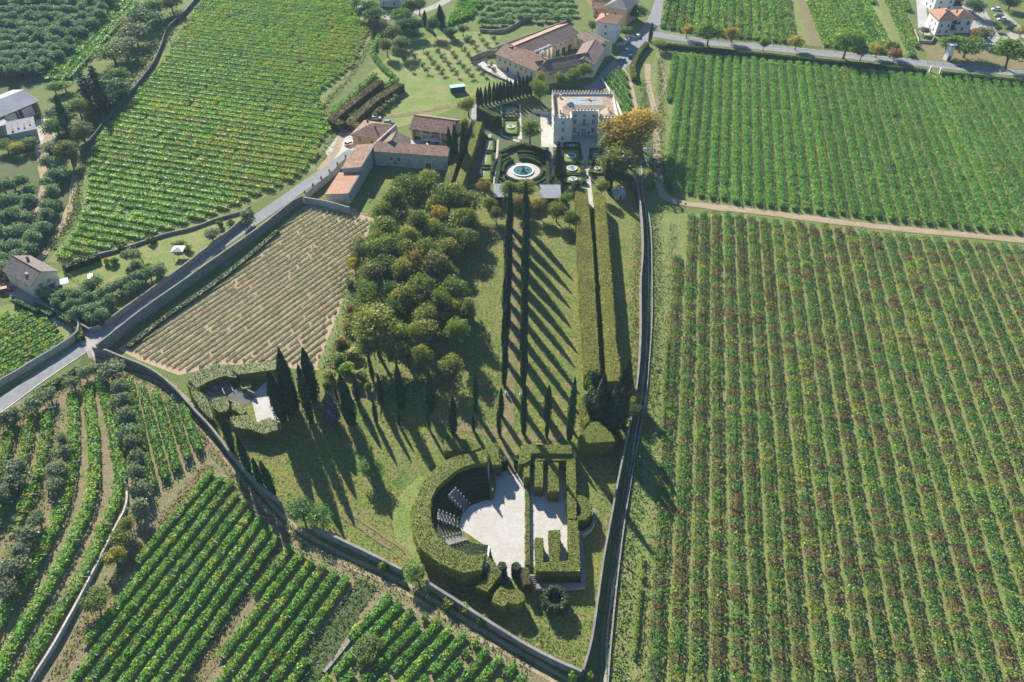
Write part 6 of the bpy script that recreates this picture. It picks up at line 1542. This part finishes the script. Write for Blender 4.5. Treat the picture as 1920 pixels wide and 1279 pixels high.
b.add(V, [(i * k + j, i * k + (j + 1) % k, (i + 1) * k + (j + 1) % k, (i + 1) * k + j) for i in range(4) for j in range(k)], col=(.04, .065, .025))
o = bpy.data.objects.new('ring_yew', b.mesh('ring_yew', M['leaf'])); o.location = (c[0], c[1], 0); C.objects.link(o)
tag(o, 'hollow ring-shaped clipped yew below the theatre wall', 'topiary')

# seats of the green theatre: seven turf steps between stage and great hedge
STAGE = [(920, 938), (898, 943), (880, 951), (868, 964), (863, 980), (865, 997), (874, 1011), (890, 1020), (915, 1023)]
st_ = resample(catmull(GL(STAGE), 1.0), 60)
se_ = resample(i_[::-1] if np.linalg.norm(i_[0] - st_[0]) > np.linalg.norm(i_[-1] - st_[0]) else i_, 60)
se_ = se_.copy(); se_[:, 2] = 0
seats = thing('theatre_seating', 'dark curved turf and box steps facing the gravel stage', 'theatre seats', (*st_[30][:2], 0))
NS = 8; RISE = .42
def arc(f): return st_ * (1 - f) + se_ * f
for kx in range(NS):
    f0, f1 = .02 + .98 * kx / NS, 1.0
    A_, B_ = arc(f0), arc(.02 + .98 * (kx + 1) / NS + .01)
    n = len(A_); z1 = RISE * (kx + 1)
    b = MB(); V = np.concatenate([np.c_[A_[:, :2], np.zeros(n)], np.c_[A_[:, :2], np.full(n, z1)], np.c_[B_[:, :2], np.full(n, z1)]])
    q = []
    for i in range(n - 1): q += [(i + 1, i, n + i, n + i + 1), (n + i + 1, n + i, 2 * n + i, 2 * n + i + 1)]
    b.add(V, q, col=(.045, .062, .022))
    m_ = (A_ * .82 + B_ * .18)
    nn = 1100; ii = RNG.integers(0, n - 1, nn); fr = RNG.random(nn)[:, None]
    Pq = m_[ii] * (1 - fr) + m_[ii + 1] * fr; Pq[:, 2] = z1 + RNG.uniform(-.25, .1, nn)
    b.leaves(Pq, np.tile((0, 0, 1.0), (nn, 1)), .15, pick([(.05, .085, .025), (.075, .10, .03)], [1, 1], nn), .7)
    b.build('seat_step', M['leaf'], seats)
for name_, pa, pb, lab in (('stone_staircase', (846, 922), (877, 955), 'shade-toned stone staircase with finials climbing the shaded seats'), ('stone_staircase', (820, 967), (862, 983), 'long stone staircase with finials in the middle of the seats'), ('stone_staircase', (836, 1018), (872, 1008), 'sunlit white staircase with finials low on the seats'), ('stone_staircase', (915, 862), (916, 932), 'narrow stone stair edging the seats toward the avenue'), ('stone_staircase', (911, 1062), (916, 1026), 'narrow stone stair edging the seats at the stage foot')):
    zt = RISE * NS
    A_, B_ = G(*pb)[:2], G(*pa, zt)[:2]
    t = thing(name_, lab, 'staircase', (*A_, 0))
    d = B_ - A_; L = np.linalg.norm(d); ang = math.atan2(d[1], d[0]); w_ = 1.9 if 'narrow' not in lab else .6
    NN = 14
    for j in range(NN):
        q = A_ + d * (j + .5) / NN; b = MB(); z = zt * (j + 1) / NN + .12
        b.box((*q, z / 2), (L / NN - .06, w_, z), ang); b.build('step', M['coping' if w_ > 1 else 'trim'], t)  # wide flights in darker stone, shade put into the step colour
    nrm = np.array((-d[1], d[0])) / L
    if w_ > 1:
        for j in range(6):
            for s in (-1, 1):
                q = A_ + d * (j + .5) / 6 + nrm * s * (w_ / 2 + .25); z = zt * (j + .8) / 6
                b = MB(); b.box((*q, z / 2 + .15), (.3, .3, z + .3)); b.lathe([(.02, 0), (.16, .06), (.2, .2), (.14, .34), (.02, .4)], (*q, z + .3), 8); b.build('finial', M['concrete'], t)
for x, y, lab in ((968, 873, 'pale statue beside the theatre entrance'), (1065, 905, 'pale statue in the dark alley behind the wide hedge finger'), (1078, 958, 'white statue inside the half-round hedge niche'), (1001, 876, 'pale statue in the narrow hedge alley')):
    p = at_base(x, y); t = thing('statue', lab, 'statue', p)
    b = MB(); b.box((p[0], p[1], .5), (.6, .6, 1.0)); b.box((p[0], p[1], 1.05), (.75, .75, .12)); b.build('pedestal', M['coping'], t)
    b = MB(); b.lathe([(.02, 0), (.26, .02), (.22, .5), (.27, .9), (.30, 1.2), (.12, 1.42), (.14, 1.55), (.15, 1.68), (.02, 1.8)], (p[0], p[1], 1.1), 10); b.tube([(p[0] + .26, p[1], 2.25), (p[0] + .45, p[1] - .12, 1.95), (p[0] + .3, p[1] - .25, 1.75)], [.09, .07, .05], 6); b.tube([(p[0] - .26, p[1], 2.25), (p[0] - .42, p[1] - .1, 1.9), (p[0] - .36, p[1] - .2, 1.6)], [.09, .07, .05], 6); b.build('figure', M['trim'], t, smooth=True)
t = thing('stone_staircase', 'short stone stair at the corner of the grey terrace wall', 'staircase', at_base(999, 1092))
A_, B_ = G(999, 1102)[:2], G(999, 1082)[:2]
for j in range(7):
    q = A_ + (B_ - A_) * (j + .5) / 7; b = MB(); b.box((*q, (j + 1) * .07), (1.5, .42, (j + 1) * .14)); b.build('step', M['coping'], t)

# the double hedge of the long walk
AV = [(.20, .225, .037), (.135, .18, .032), (.27, .20, .05), (.26, .27, .045)]
hedge('long broad hedge of the walk, on the lawn side', [(1080, 352), (1101, 354), (1104, 387), (1112, 480), (1119, 600), (1124, 690), (1123, 702), (1097, 702), (1094, 640), (1087, 520), (1082, 430)], 5.0, cols=AV, probs=[3, 2, 3, 1.4], rough=.16, dens=15, group='double hedge of the walk')
hedge('long broad hedge of the walk, on the lane side', [(1115, 356), (1134, 368), (1140, 440), (1147, 520), (1155, 640), (1163, 690), (1162, 714), (1139, 714), (1135, 640), (1129, 560), (1121, 460)], 5.0, cols=AV, probs=[3, 2, 3, 1.4], rough=.18, dens=15, group='double hedge of the walk')
hedge('leafy low hedge continuing the walk past the dark yews', [(1087, 740), (1100, 735), (1106, 790), (1097, 797), (1090, 780)], 3.6, cols=AV, probs=[3, 2, 1, 1.4], rough=.3)
hedge_line('tall clipped hedge wall beside the walled lane, garden side', [(898, 228), (888, 262), (872, 310), (858, 352)], 2.6, 4.0, cols=AV, probs=[3, 2, 2, 1.4], group='hedges of the walled lane', smooth=True)
hedge_line('tall clipped hedge wall beside the walled lane, farm side', [(879, 226), (868, 252), (852, 300), (836, 350)], 2.4, 4.0, cols=AV, probs=[3, 2, 2, 1.4], group='hedges of the walled lane', smooth=True)
hedge('very tall dark hedge screen inside the garden', [(893, 200), (898, 199), (941, 215), (940, 219), (925, 217)], 5.5, cols=[(.06, .085, .025), (.10, .12, .035)], probs=[1, 1], dens=12)
ribbon('gravel_path', [(891, 196), (887, 225), (876, 270), (860, 315), (846, 356)], 2.4, 'paleroad', .06)

# ---------------------------------------------------------------- belvedere terrace
BG = 'hedges round the small terrace'
YG = [(.12, .15, .025), (.16, .17, .03), (.085, .12, .025)]
H('straight hedge on the young vineyard side of the gravel terrace', [(435, 684), (520, 677), (520, 692), (513, 693), (448, 702), (436, 694)], 3.5, group=BG)
H('yellow-green vine thicket behind the grey pool', [(352, 712), (372, 694), (403, 682), (435, 684), (446, 698), (442, 708), (420, 704), (388, 716), (370, 728)], 3.0, cols=YG, probs=[1, 1, 1], rough=.35, name='creeper_thicket', cat='thicket', group=BG)
H('yellow-green vine thicket between the pool and park wall', [(352, 720), (368, 728), (384, 742), (396, 766), (400, 788), (384, 776), (364, 748)], 2.6, cols=YG, probs=[1, 1, 1], rough=.35, name='creeper_thicket', cat='thicket', group=BG)
H('leafy thicket in front of the grey pool', [(397, 748), (422, 743), (428, 757), (427, 770), (412, 772), (402, 764)], 2.8, cols=YG, probs=[1, 1, 2], rough=.35, name='creeper_thicket', cat='thicket', group=BG)
H('hedge closing the lower side of the gravel terrace', [(430, 782), (464, 778), (481.6, 794), (505.5, 782), (522, 792), (521, 805), (493.5, 813), (467, 805), (440, 800)], 3.0, rough=.22, group=BG)
H('dark low hedge below the grey stairs', [(434, 757), (448, 755), (461, 769), (455, 777), (436, 768)], 1.8, rough=.2, group=BG)
H('small square hedge behind the terrace stairs', [(448, 714), (470, 714), (471, 726), (454, 730)], 1.8, group=BG)
sheet('grey_terrace', [(371, 727), (388, 718), (412, 713), (426, 710), (446, 738), (434, 752), (420, 760), (395, 762)], 'concrete', .06)
p = G(406, 730)
t = thing('stone_pool', 'eight-sided grey stone pool on the small terrace', 'pool', p)
def ngon(r, n=8, a0=.39): return np.array([(p[0] + r * math.cos(a0 + 2 * math.pi * i / n), p[1] + r * math.sin(a0 + 2 * math.pi * i / n)) for i in range(n)])
b = MB(); A_, B_ = ngon(2.7), ngon(2.35)
for i in range(8):
    j = (i + 1) % 8
    b.add([(*A_[i], 0), (*A_[j], 0), (*A_[j], .8), (*A_[i], .8), (*B_[i], .8), (*B_[j], .8), (*B_[i], .2), (*B_[j], .2)], [(0, 1, 2, 3), (3, 2, 5, 4), (4, 5, 7, 6)])
b.build('rim', M['coping'], t)
b = MB(); b.prism(ngon(2.4), .05, .45); b.build('water', M['water'], t)
b = MB(); b.lathe([(.9, .4), (.7, .6), (.9, .8), (.4, 1.0), (.3, 1.3), (.02, 1.4)], (p[0], p[1], 0), 9); b.build('rockwork', M['stone'], t)
for pa, pb, w_, lab, nst in (((466, 756), (438, 742), 5.6, 'broad flight of grey steps down to the gravel terrace', 14), ((432, 744), (420, 716), 2.2, 'narrow flight of grey steps beside the stone pool', 12)):
    A_, B_ = G(*pa)[:2], G(*pb)[:2]; d = B_ - A_; L = np.linalg.norm(d); ang = math.atan2(d[1], d[0]); nrm = np.array((-d[1], d[0])) / L
    t = thing('stone_staircase', lab, 'staircase', (*A_, 0))
    for j in range(nst):
        q = A_ + d * (j + .5) / nst; z = (j + 1) * .09; b = MB(); b.box((*q, z / 2 + .03), (L / nst - .05, w_ * (1 - .35 * j / nst), z), ang); b.build('step', M['coping'], t)
    for s in (-1, 1):
        b = MB(); q = A_ + d * .5 + nrm * s * (w_ * .42 + .2); b.box((*q, .8), (L, .3, 1.6), ang); b.build('side_wall', M['coping'], t)

# ---------------------------------------------------------------- flower garden in front of the villa
FG = 'low box hedges of the flower garden'
fc = G(980.4, 321.7)
BX = dict(cols=[(.04, .075, .02), (.065, .10, .025)], probs=[1, 1], dens=11, size=.2, rough=.05)
def ring(r, n=28, a0=0.0, a1=2 * math.pi, sq=1.0): return np.array([(fc[0] + r * math.cos(a), fc[1] + r * sq * math.sin(a), 0) for a in np.linspace(a0, a1, n)])
sheet('gravel_circle', ring(6.3)[:-1], 'gravel', .06, world=True)
t = thing('fountain', 'round fountain pool with a dark pyramid of stones in its middle', 'fountain', fc)
b = MB(); b.lathe([(4.0, 0), (4.0, .45), (3.55, .45), (3.55, .1)], (fc[0], fc[1], 0.05), 36); b.build('rim', M['trim'], t)
b = MB(); b.lathe([(3.6, .3), (.02, .3)], (fc[0], fc[1], 0.05), 36); b.build('water', M['water'], t)
b = MB(); b.lathe([(.95, .2), (.8, .7), (.5, 1.3), (.3, 2.0), (.02, 2.4)], (fc[0], fc[1], 0.05), 7); b.build('rockwork', M['stone'], t)
for i in range(5):
    a = i * 1.256 + .5; b = MB(); b.lathe([(.35, .25), (.3, .5), (.02, .7)], (fc[0] + 1.9 * math.cos(a), fc[1] + 1.9 * math.sin(a), .05), 6); b.build('rock', M['stone'], t)
names_ = ['behind the fountain', 'beside the fountain toward the rose garden', 'before the fountain', 'beside the fountain toward the villa']
for k, (r, h) in enumerate(((7.3, 1.3), (9.3, 1.0), (11.4, 1.2))):
    for j in range(4):
        a0 = .35 + j * math.pi / 2 + .18; a1 = a0 + math.pi / 2 - .36
        P = ring(r, 9, a0, a1, 1.15)
        hedge_line(['inner', 'middle', 'outer'][k] + ' curved box hedge ' + names_[j], P, .95, h, world=True, smooth=False, group=FG, **BX)
# rectangular beds: list of outlines in the photo, with a hedge frame and a round basin
def bed(px0, px1, py0, py1, lab, basin=True, z=.07):
    a, b_, c, d = G(px0, py1), G(px1, py1), G(px1, py0), G(px0, py0)
    sheet('flower_bed_lawn', np.array([a, b_, c, d]), 'meadow', z, world=True)
    P = np.array([a, b_, c, d, a]); P[:, 2] = 0
    t = hedge_line('low box frame round the ' + lab, P, .7, .7, world=True, smooth=False, group=FG, **BX)
    m = (a + c) / 2
    if basin:
        tb = thing('stone_basin', 'small round stone basin in the ' + lab, 'basin', m)
        w_ = min(abs(b_[0] - a[0]), abs(d[1] - a[1])) * .27
        q = MB(); q.lathe([(w_, 0), (w_, .5), (w_ * .85, .5), (w_ * .85, .2)], (m[0], m[1], z), 20); q.build('rim', M['trim'], tb)
        q = MB(); q.lathe([(w_ * .87, .38), (.02, .38)], (m[0], m[1], z), 20); q.build('water', M['slate'], tb)
        q = MB(); q.lathe([(.3, .2), (.16, .8), (.35, 1.1), (.02, 1.2)], (m[0], m[1], z), 10); q.build('spout', M['coping'], tb)
for args in ((1054, 1088, 281, 306, 'bed beside the villa steps, fountain side'), (1054, 1090, 308, 327, 'middle bed of the front parterre, fountain side'), (1056, 1092, 330, 345, 'lowest bed of the front parterre, fountain side'), (1107, 1128, 281, 306, 'bed beside the villa steps, plane tree side'), (1109, 1130, 308, 327, 'middle bed of the front parterre, plane tree side'),
             (944, 971, 199, 222, 'shaded bed before the cypress screen'), (944, 971, 226, 253, 'sunny bed before the cypress screen'), (1058, 1086, 270, 279, 'narrow bed along the villa forecourt')):
    bed(*args)
for args in ((908, 926, 262, 284, 'rose bed highest along the narrow path'), (905, 923, 288, 312, 'rose bed middle along the narrow path'), (902, 921, 318, 340, 'rose bed lowest along the narrow path')):
    bed(*args, basin=False)
ribbon('gravel_path', [(919, 252), (912, 285), (904, 330), (902, 345)], 1.3, 'paleroad', .07)
ribbon('gravel_path', [(934, 262), (931, 300), (926, 345)], .7, 'gravel', .07)
ribbon('gravel_path', [(973, 196), (974, 230), (975, 262)], 1.6, 'gravel', .07)
ribbon('gravel_path', [(974, 238), (990, 240), (1014, 244)], 2.2, 'gravel', .075)
ribbon('gravel_path', [(941, 200), (942, 230), (942, 256)], 1.4, 'paleroad', .07)
ribbon('gravel_path', [(944, 256), (960, 262), (974, 266)], 1.2, 'gravel', .07)
ribbon('gravel_path', [(1032, 275), (1033, 310), (1034, 350)], 1.8, 'paleroad', .07)
ribbon('stone_edging', [(900, 206), (925, 200), (968, 188)], 1.6, 'paleroad', .07)
hedge_line('tall dark alley hedge between fountain garden and front parterre', [(1046, 282), (1047, 315), (1047, 350)], 2.2, 2.6, cols=[(.03, .055, .02), (.04, .07, .025)], probs=[1, 1], smooth=False, group=FG)
hedge_line('box hedge along the alley on the fountain side', [(1026, 276), (1027, 312), (1027, 350)], 1.2, 1.4, smooth=False, group=FG, **BX)
hedge_line('slanting box hedge behind the fountain garden, villa side', [(982, 268), (1004, 276), (1026, 286)], 1.6, 1.6, smooth=False, group=FG, **BX)
hedge_line('slanting box hedge behind the fountain garden, rose side', [(980, 268), (960, 274), (938, 284)], 1.4, 1.4, smooth=False, group=FG, **BX)
hedge_line('straight box hedge between roses and fountain', [(938, 288), (935, 315), (930, 345)], 1.2, 1.4, smooth=False, group=FG, **BX)
for i, (px, py) in enumerate(((1052, 308), (1091, 309), (1093, 327), (1053, 327), (1106, 309), (1108, 327), (1054, 345), (1094, 344))):
    c = G(px, py); hedge(ordinal(i) + ' clipped box cube at the corners of the front parterre beds', np.array([(c[0] - .9, c[1] - .9), (c[0] + .9, c[1] - .9), (c[0] + .9, c[1] + .9), (c[0] - .9, c[1] + .9)]), 1.5, world=True, name='box_cube', cat='topiary', group='box cubes of the front parterre', cols=[(.09, .15, .025)], probs=[1], dens=12, size=.18)
for i in range(12):
    px, py = 1090.5 + (i // 2) * .9 + (i % 2) * 14, 300 + (i // 2) * 8
    p = at_base(px, py); t = thing('potted_lemon', ordinal(i // 2) + ' clay lemon pot from the villa on the ' + ('fountain' if i % 2 == 0 else 'plane tree') + ' side of the gravel walk', 'potted plant', p, 'lemon pots along the gravel walk')
    b = MB(); b.lathe([(.25, 0), (.38, .6), (.42, .6), (.42, .68), (.02, .66)], (p[0], p[1], .05), 10); b.build('pot', M['tile'], t)
    d = RNG.normal(size=(60, 3)); d /= np.linalg.norm(d, axis=1)[:, None]; b = MB(); b.leaves(np.array((p[0], p[1], 1.3)) + d * .5, d, .14, jitcol((.06, .11, .03), 60)); b.build('foliage', M['leaf'], t)

# ---------------------------------------------------------------- vehicles
def car(label, px, py, ang, paint, L=4.3, W=1.78, H=1.48, van=False, name='car'):
    p = at_base(px, py); t = thing(name, label, 'car' if not van else 'van', p, rot=ang); t['_o'] = [0, 0, 0]
    sec = [(-.5, .30, .62, .80), (-.48, .22, .78, .92), (-.30, .20, .86, .98), (-.05, .20, .90, 1.0), (.20, .20, .88, 1.0), (.38, .20, .80, .97), (.48, .24, .66, .88), (.5, .32, .56, .74)]
    V = []
    for x, z0, z1, wd in sec:
        w_ = W / 2 * wd
        V += [(x * L, -w_ * .94, z0), (x * L, -w_, (z0 + z1) / 2), (x * L, -w_ * .92, z1), (x * L, w_ * .92, z1), (x * L, w_, (z0 + z1) / 2), (x * L, w_ * .94, z0)]
    n = len(sec); q = []
    for i in range(n - 1):
        for j in range(6): q.append((i * 6 + j, i * 6 + (j + 1) % 6, (i + 1) * 6 + (j + 1) % 6, (i + 1) * 6 + j))
    q += [(5, 4, 3, 2), (5, 2, 1, 0)]; o = (n - 1) * 6; q += [(o, o + 1, o + 2, o + 3), (o, o + 3, o + 4, o + 5)]
    b = MB(); b.add(V, q); body = b.build('body', paint, t, smooth=False)
    xs = [(-.47, .80), (-.30, H), (.06, H), (.27, .88)] if not van else [(-.49, .85), (-.47, H), (.22, H), (.38, .9)]
    def prof(sc, dz):
        V = []
        for x, z in xs:
            w_ = W / 2 * (.86 if z < 1.1 else .72) * sc
            V += [(x * L, -w_, z + dz), (x * L, w_, z + dz)]
        return V
    Vg = prof(1, 0); b = MB(); b.add(Vg, [(0, 1, 3, 2), (4, 5, 7, 6), (0, 2, 4, 6), (1, 7, 5, 3)]); b.build('window', M['glass'], t)
    b = MB(); x0, x1 = xs[1][0] * L, xs[2][0] * L; w_ = W / 2 * .74; b.box(((x0 + x1) / 2, 0, H + .02), (x1 - x0 + .12, 2 * w_, .07)); b.build('roof', paint, t)
    wb = MB(); wb.lathe([(.02, -.1), (.2, -.1), (.32, -.08), (.33, 0), (.32, .08), (.2, .1), (.02, .1)], (0, 0, 0), 14)
    V = wb.V[0].copy(); wb.V[0] = np.stack([V[:, 0], V[:, 2], V[:, 1]], 1)
    me = _shared.setdefault('wheel', None) or wb.mesh('wheel', M['rubber']); _shared['wheel'] = me
    for sx in (-.31, .31):
        for sy in (-1, 1):
            o = bpy.data.objects.new('wheel', me); C.objects.link(o); o.parent = t; o.location = (sx * L, sy * (W / 2 - .1), .33)
    for sy in (-1, 1):
        b = MB(); b.box((.487 * L, sy * W * .32, .62), (.08, .34, .14)); b.build('headlight', M['sheet'], t)
        b = MB(); b.box((-.49 * L, sy * W * .33, .72), (.06, .28, .16)); b.build('tail_light', M['red'], t)
    return t
R = math.radians
car('pale silver car driving up the junction road', 1176, 97, R(58), M['car_silver'])
car('dark blue car at the field edge of the junction', 1182, 108, R(80), M['car_dark'])
car('grey car turning at the junction toward the villa', 1165, 115, R(155), M['car_grey'])
car('pale car parked at the foot of the terrace banks', 705, 224, R(12), M['car_silver'], W=1.9)
car('dark car parked behind the ochre house roof', 729, 232, R(5), M['car_grey'])
car('white car parked beside the ochre house', 656, 271, R(40), M['car_white'])
car('white van standing on the cottage lawn', 173, 527, R(112), M['car_white'], L=4.7, W=1.95, H=1.9, van=True, name='van')
car('white car in the far car park, back of three', 1867, 19, R(172), M['car_white'])
car('dark grey car in the far car park, middle of three', 1872, 31, R(172), M['car_grey'])
car('white car in the far car park, front of three', 1878, 38, R(172), M['car_white'])
car('white car at the gate beside the dark tree of the junction', 1196, 70, R(60), M['car_white'])
p = at_base(8, 552)
car('red and white tractor trailer at the cottage corner', 14, 546, R(20), M['red'], L=4.6, name='farm_vehicle')
car('dark red farm car at the cottage yard', 20, 520, R(60), M['red'])
# ---------------------------------------------------------------- small things
for i, (px, py) in enumerate(((949, 742), (976, 745))):
    p = at_base(px, py); b = MB(); b.box((p[0], p[1], .55), (.5, .5, 1.1)); b.box((p[0], p[1], 1.15), (.62, .62, .12)); b.lathe([(.2, 0), (.28, .3), (.1, .55), (.02, .6)], (p[0], p[1], 1.2), 8)
    tag(b.build('stone_pedestal', M['white']), 'white stone pedestal at the avenue foot, ' + ('on the wood side' if i == 0 else 'on the double hedge side'), 'pedestal')
for pts, lab in (([(172, 665), (181, 690)], 'iron field gate at the foot of the gravel drive'), ([(151, 676), (172, 665)], 'iron fence panel at the roadside corner')):
    A_, B_ = G(*pts[0]), G(*pts[1]); t = thing('iron_gate', lab, 'gate', A_)
    for z in (.3, .8, 1.3):
        b = MB(); b.tube([A_ + (0, 0, z), B_ + (0, 0, z)], .035, 5); b.build('rail', M['iron'], t)
    for f in np.linspace(0, 1, 7):
        b = MB(); q = A_ + (B_ - A_) * f; b.tube([q, q + (0, 0, 1.5)], .035, 5); b.build('bar', M['iron'], t)
def rail_fence(pts, lab, h=1.0, gap=3.0, mat='wood'):
    P = resample_poly(GL(pts), gap); t = thing('rail_fence', lab, 'fence', P[0])
    for q in P:
        b = MB(); b.box((q[0], q[1], h / 2), (.12, .12, h)); b.build('post', M[mat], t)
    for z in (.5, .95):
        b = MB()
        b.tube(P + (0, 0, h * z), .05, 5); b.build('rail', M[mat], t)
rail_fence([(250, 458), (262, 480), (274, 500)], 'wooden rail fence splitting the house lawns')
rail_fence([(118, 508), (133, 520), (148, 530)], 'orange wooden fence beside the cottage')
rail_fence([(1290, 71), (1400, 81), (1500, 91), (1600, 102), (1700, 111), (1722, 114)], 'dark rail fence between the road and the far vines', mat='iron', gap=6)
rail_fence([(1738, 118), (1800, 125), (1880, 133), (1960, 140)], 'dark rail fence between the road and the dry lawn', mat='iron', gap=6)
rail_fence([(884, 121), (915, 141), (956, 161)], 'thin post fence at the meadow edge', mat='iron', gap=4)
p = at_base(1222, 1262); t = thing('timber_pole', 'leaning timber pole with stay wires at the field edge', 'pole', p)
b = MB(); b.tube([p, (p[0] - .6, p[1] + .3, 5.0)], [.14, .1], 7); b.build('pole', M['wood'], t)
for dx, dy in ((1.8, -1.6), (1.2, -2.2)):
    b = MB(); b.tube([(p[0] - .6, p[1] + .3, 4.8), (p[0] + dx, p[1] + dy, 0)], .02, 4); b.build('stay_wire', M['steel'], t)

# ---------------------------------------------------------------- rough ground cover
GR = [(.07, .14, .03), (.10, .17, .035), (.055, .105, .03)]; DRY = [(.16, .15, .05), (.20, .155, .07), (.11, .14, .04)]
scrub([(1222, 395), (1228, 470), (1230, 560), (1228, 650), (1222, 740), (1206, 830), (1190, 940), (1176, 1060), (1162, 1180), (1150, 1300)], 5.0, .7, 7, .24, GR + DRY[:1], [3, 2, 3, 1])
scrub([(1262, 420), (1256, 600), (1246, 780), (1236, 900), (1222, 1080), (1205, 1290)], 3.0, .35, 5, .2, DRY + GR[:1])
scrub([(1196, 330), (1198, 420), (1194, 520), (1192, 640), (1184, 740)], 3.0, .5, 7, .22, DRY)
scrub([(620, 690), (645, 650), (660, 600), (662, 540), (690, 470)], 6.0, 1.2, 7, .26, GR + DRY)
scrub([(700, 740), (760, 730), (820, 720), (860, 700)], 7.0, .9, 6, .26, GR + DRY)
scrub([(800, 350), (790, 430), (770, 520), (750, 600), (740, 680)], 22.0, 1.2, 1.6, .36, GR)
scrub([(196, 690), (240, 700), (300, 725), (345, 765), (392, 830), (445, 898), (500, 960), (560, 1010), (640, 1055), (720, 1090), (800, 1130), (900, 1200), (1000, 1255)], 3.4, .4, 7, .2, GR[:2] + DRY)
scrub([(520, 1018), (480, 1080), (440, 1140), (400, 1210), (350, 1300)], 3.4, .5, 8, .22, DRY + GR[2:])
scrub([(690, 1092), (640, 1165), (600, 1225), (560, 1300)], 5.5, .5, 9, .22, GR)
scrub([(392, 872), (345, 930), (300, 985), (245, 1050), (190, 1130), (140, 1210), (95, 1290)], 3.2, .4, 8, .22, DRY + GR[2:])
scrub([(98, 770), (92, 850), (72, 930), (45, 1000), (20, 1060)], 5, .5, 7, .22, DRY + GR)
scrub([(20, 790), (100, 740), (170, 695)], 3.5, .5, 8, .22, GR + DRY)
scrub([(395, -10), (345, 62), (310, 120), (258, 180), (205, 245), (150, 330), (140, 400), (90, 470)], 4.0, .7, 6, .28, GR + DRY[:1])
scrub([(340, 20), (290, 90), (250, 140), (200, 200), (150, 260)], 9.0, 1.6, 3.5, .4, [(.05, .09, .03), (.08, .12, .04)])
scrub([(600, 300), (630, 235), (612, 195), (660, 140), (705, 60)], 4.0, .4, 4, .26, DRY + GR)
scrub([(1238, 110), (1240, 180), (1236, 250), (1244, 330), (1262, 366)], 4.0, .5, 5, .26, GR + DRY[:1])
scrub([(1205, 150), (1212, 220), (1222, 300), (1222, 360)], 4.0, .5, 5, .26, GR)
scrub([(1240, 98), (1400, 115), (1600, 135), (1800, 154), (1960, 172)], 3.0, .5, 4, .28, GR)
scrub([(1300, 66), (1450, 80), (1600, 96), (1720, 108)], 2.4, .4, 4, .28, DRY + GR)
scrub([(1100, 1240), (1060, 1230), (980, 1190), (900, 1140), (840, 1100)], 5, .3, 5, .16, DRY + GR)
def lawn_tufts():
    k = 26000
    px = RNG.uniform(420, 1200, k); py = RNG.uniform(420, 1230, k)
    Q = np.array([G(a, b) for a, b in zip(px, py)])
    poly = GL([(700, 440), (860, 420), (1090, 400), (1200, 480), (1200, 600), (1190, 740), (1160, 890), (1130, 1080), (1095, 1245), (985, 1205), (800, 1095), (590, 985), (478, 895), (430, 830), (560, 790), (700, 770), (860, 740), (880, 500)])[:, :2]
    ins = np.zeros(k, bool); x, y = Q[:, 0], Q[:, 1]
    for a, b in zip(poly, np.roll(poly, -1, 0)):
        c = ((a[1] > y) != (b[1] > y)) & (x < (b[0] - a[0]) * (y - a[1]) / (b[1] - a[1] + 1e-12) + a[0]); ins ^= c
    court = (px > 770) & (px < 1120) & (py > 830) & (py < 1090)
    Q = Q[ins & ~court]; k = len(Q)
    Q[:, 2] = .06 + .1 * RNG.random(k)
    b = MB(); b.leaves(Q, np.tile((0, 0, 1.0), (k, 1)), RNG.uniform(.08, .26, k), pick([(.09, .14, .03), (.14, .16, .04), (.2, .165, .08), (.06, .10, .025)], [3, 3, 2, 2], k, .3), .6)
    b.build('grass_tufts', M['leaf'], None, kind='stuff')
lawn_tufts()
for d in (-.8, .8):
    ribbon('wheel_track', offset(catmull(GL([(640, 960), (700, 1000), (760, 1040), (800, 1085)]), 3), d), .7, 'drygrass', .05, wob=.1, world=True)
ribbon('grass_path', [(800, 900), (770, 930), (752, 970), (760, 1010), (790, 1055)], 4.0, 'meadow', .045, wob=.3)

# ---------------------------------------------------------------- the air
hz = MB(); hz.box((0, 500, 75), (2640, 2040, 155))
m_ = bpy.data.materials.new('haze'); m_.use_nodes = True
nt_ = m_.node_tree
for n_ in list(nt_.nodes): nt_.nodes.remove(n_)
o_ = nt_.nodes.new('ShaderNodeOutputMaterial'); v_ = nt_.nodes.new('ShaderNodeVolumePrincipled')
v_.inputs['Color'].default_value = (0.55, 0.8, 1.0, 1)
v_.inputs['Density'].default_value = 0.00010
v_.inputs['Anisotropy'].default_value = 0.0
nt_.links.new(v_.outputs[0], o_.inputs['Volume'])
h_ = hz.build('haze', m_); h_['kind'] = 'stuff'
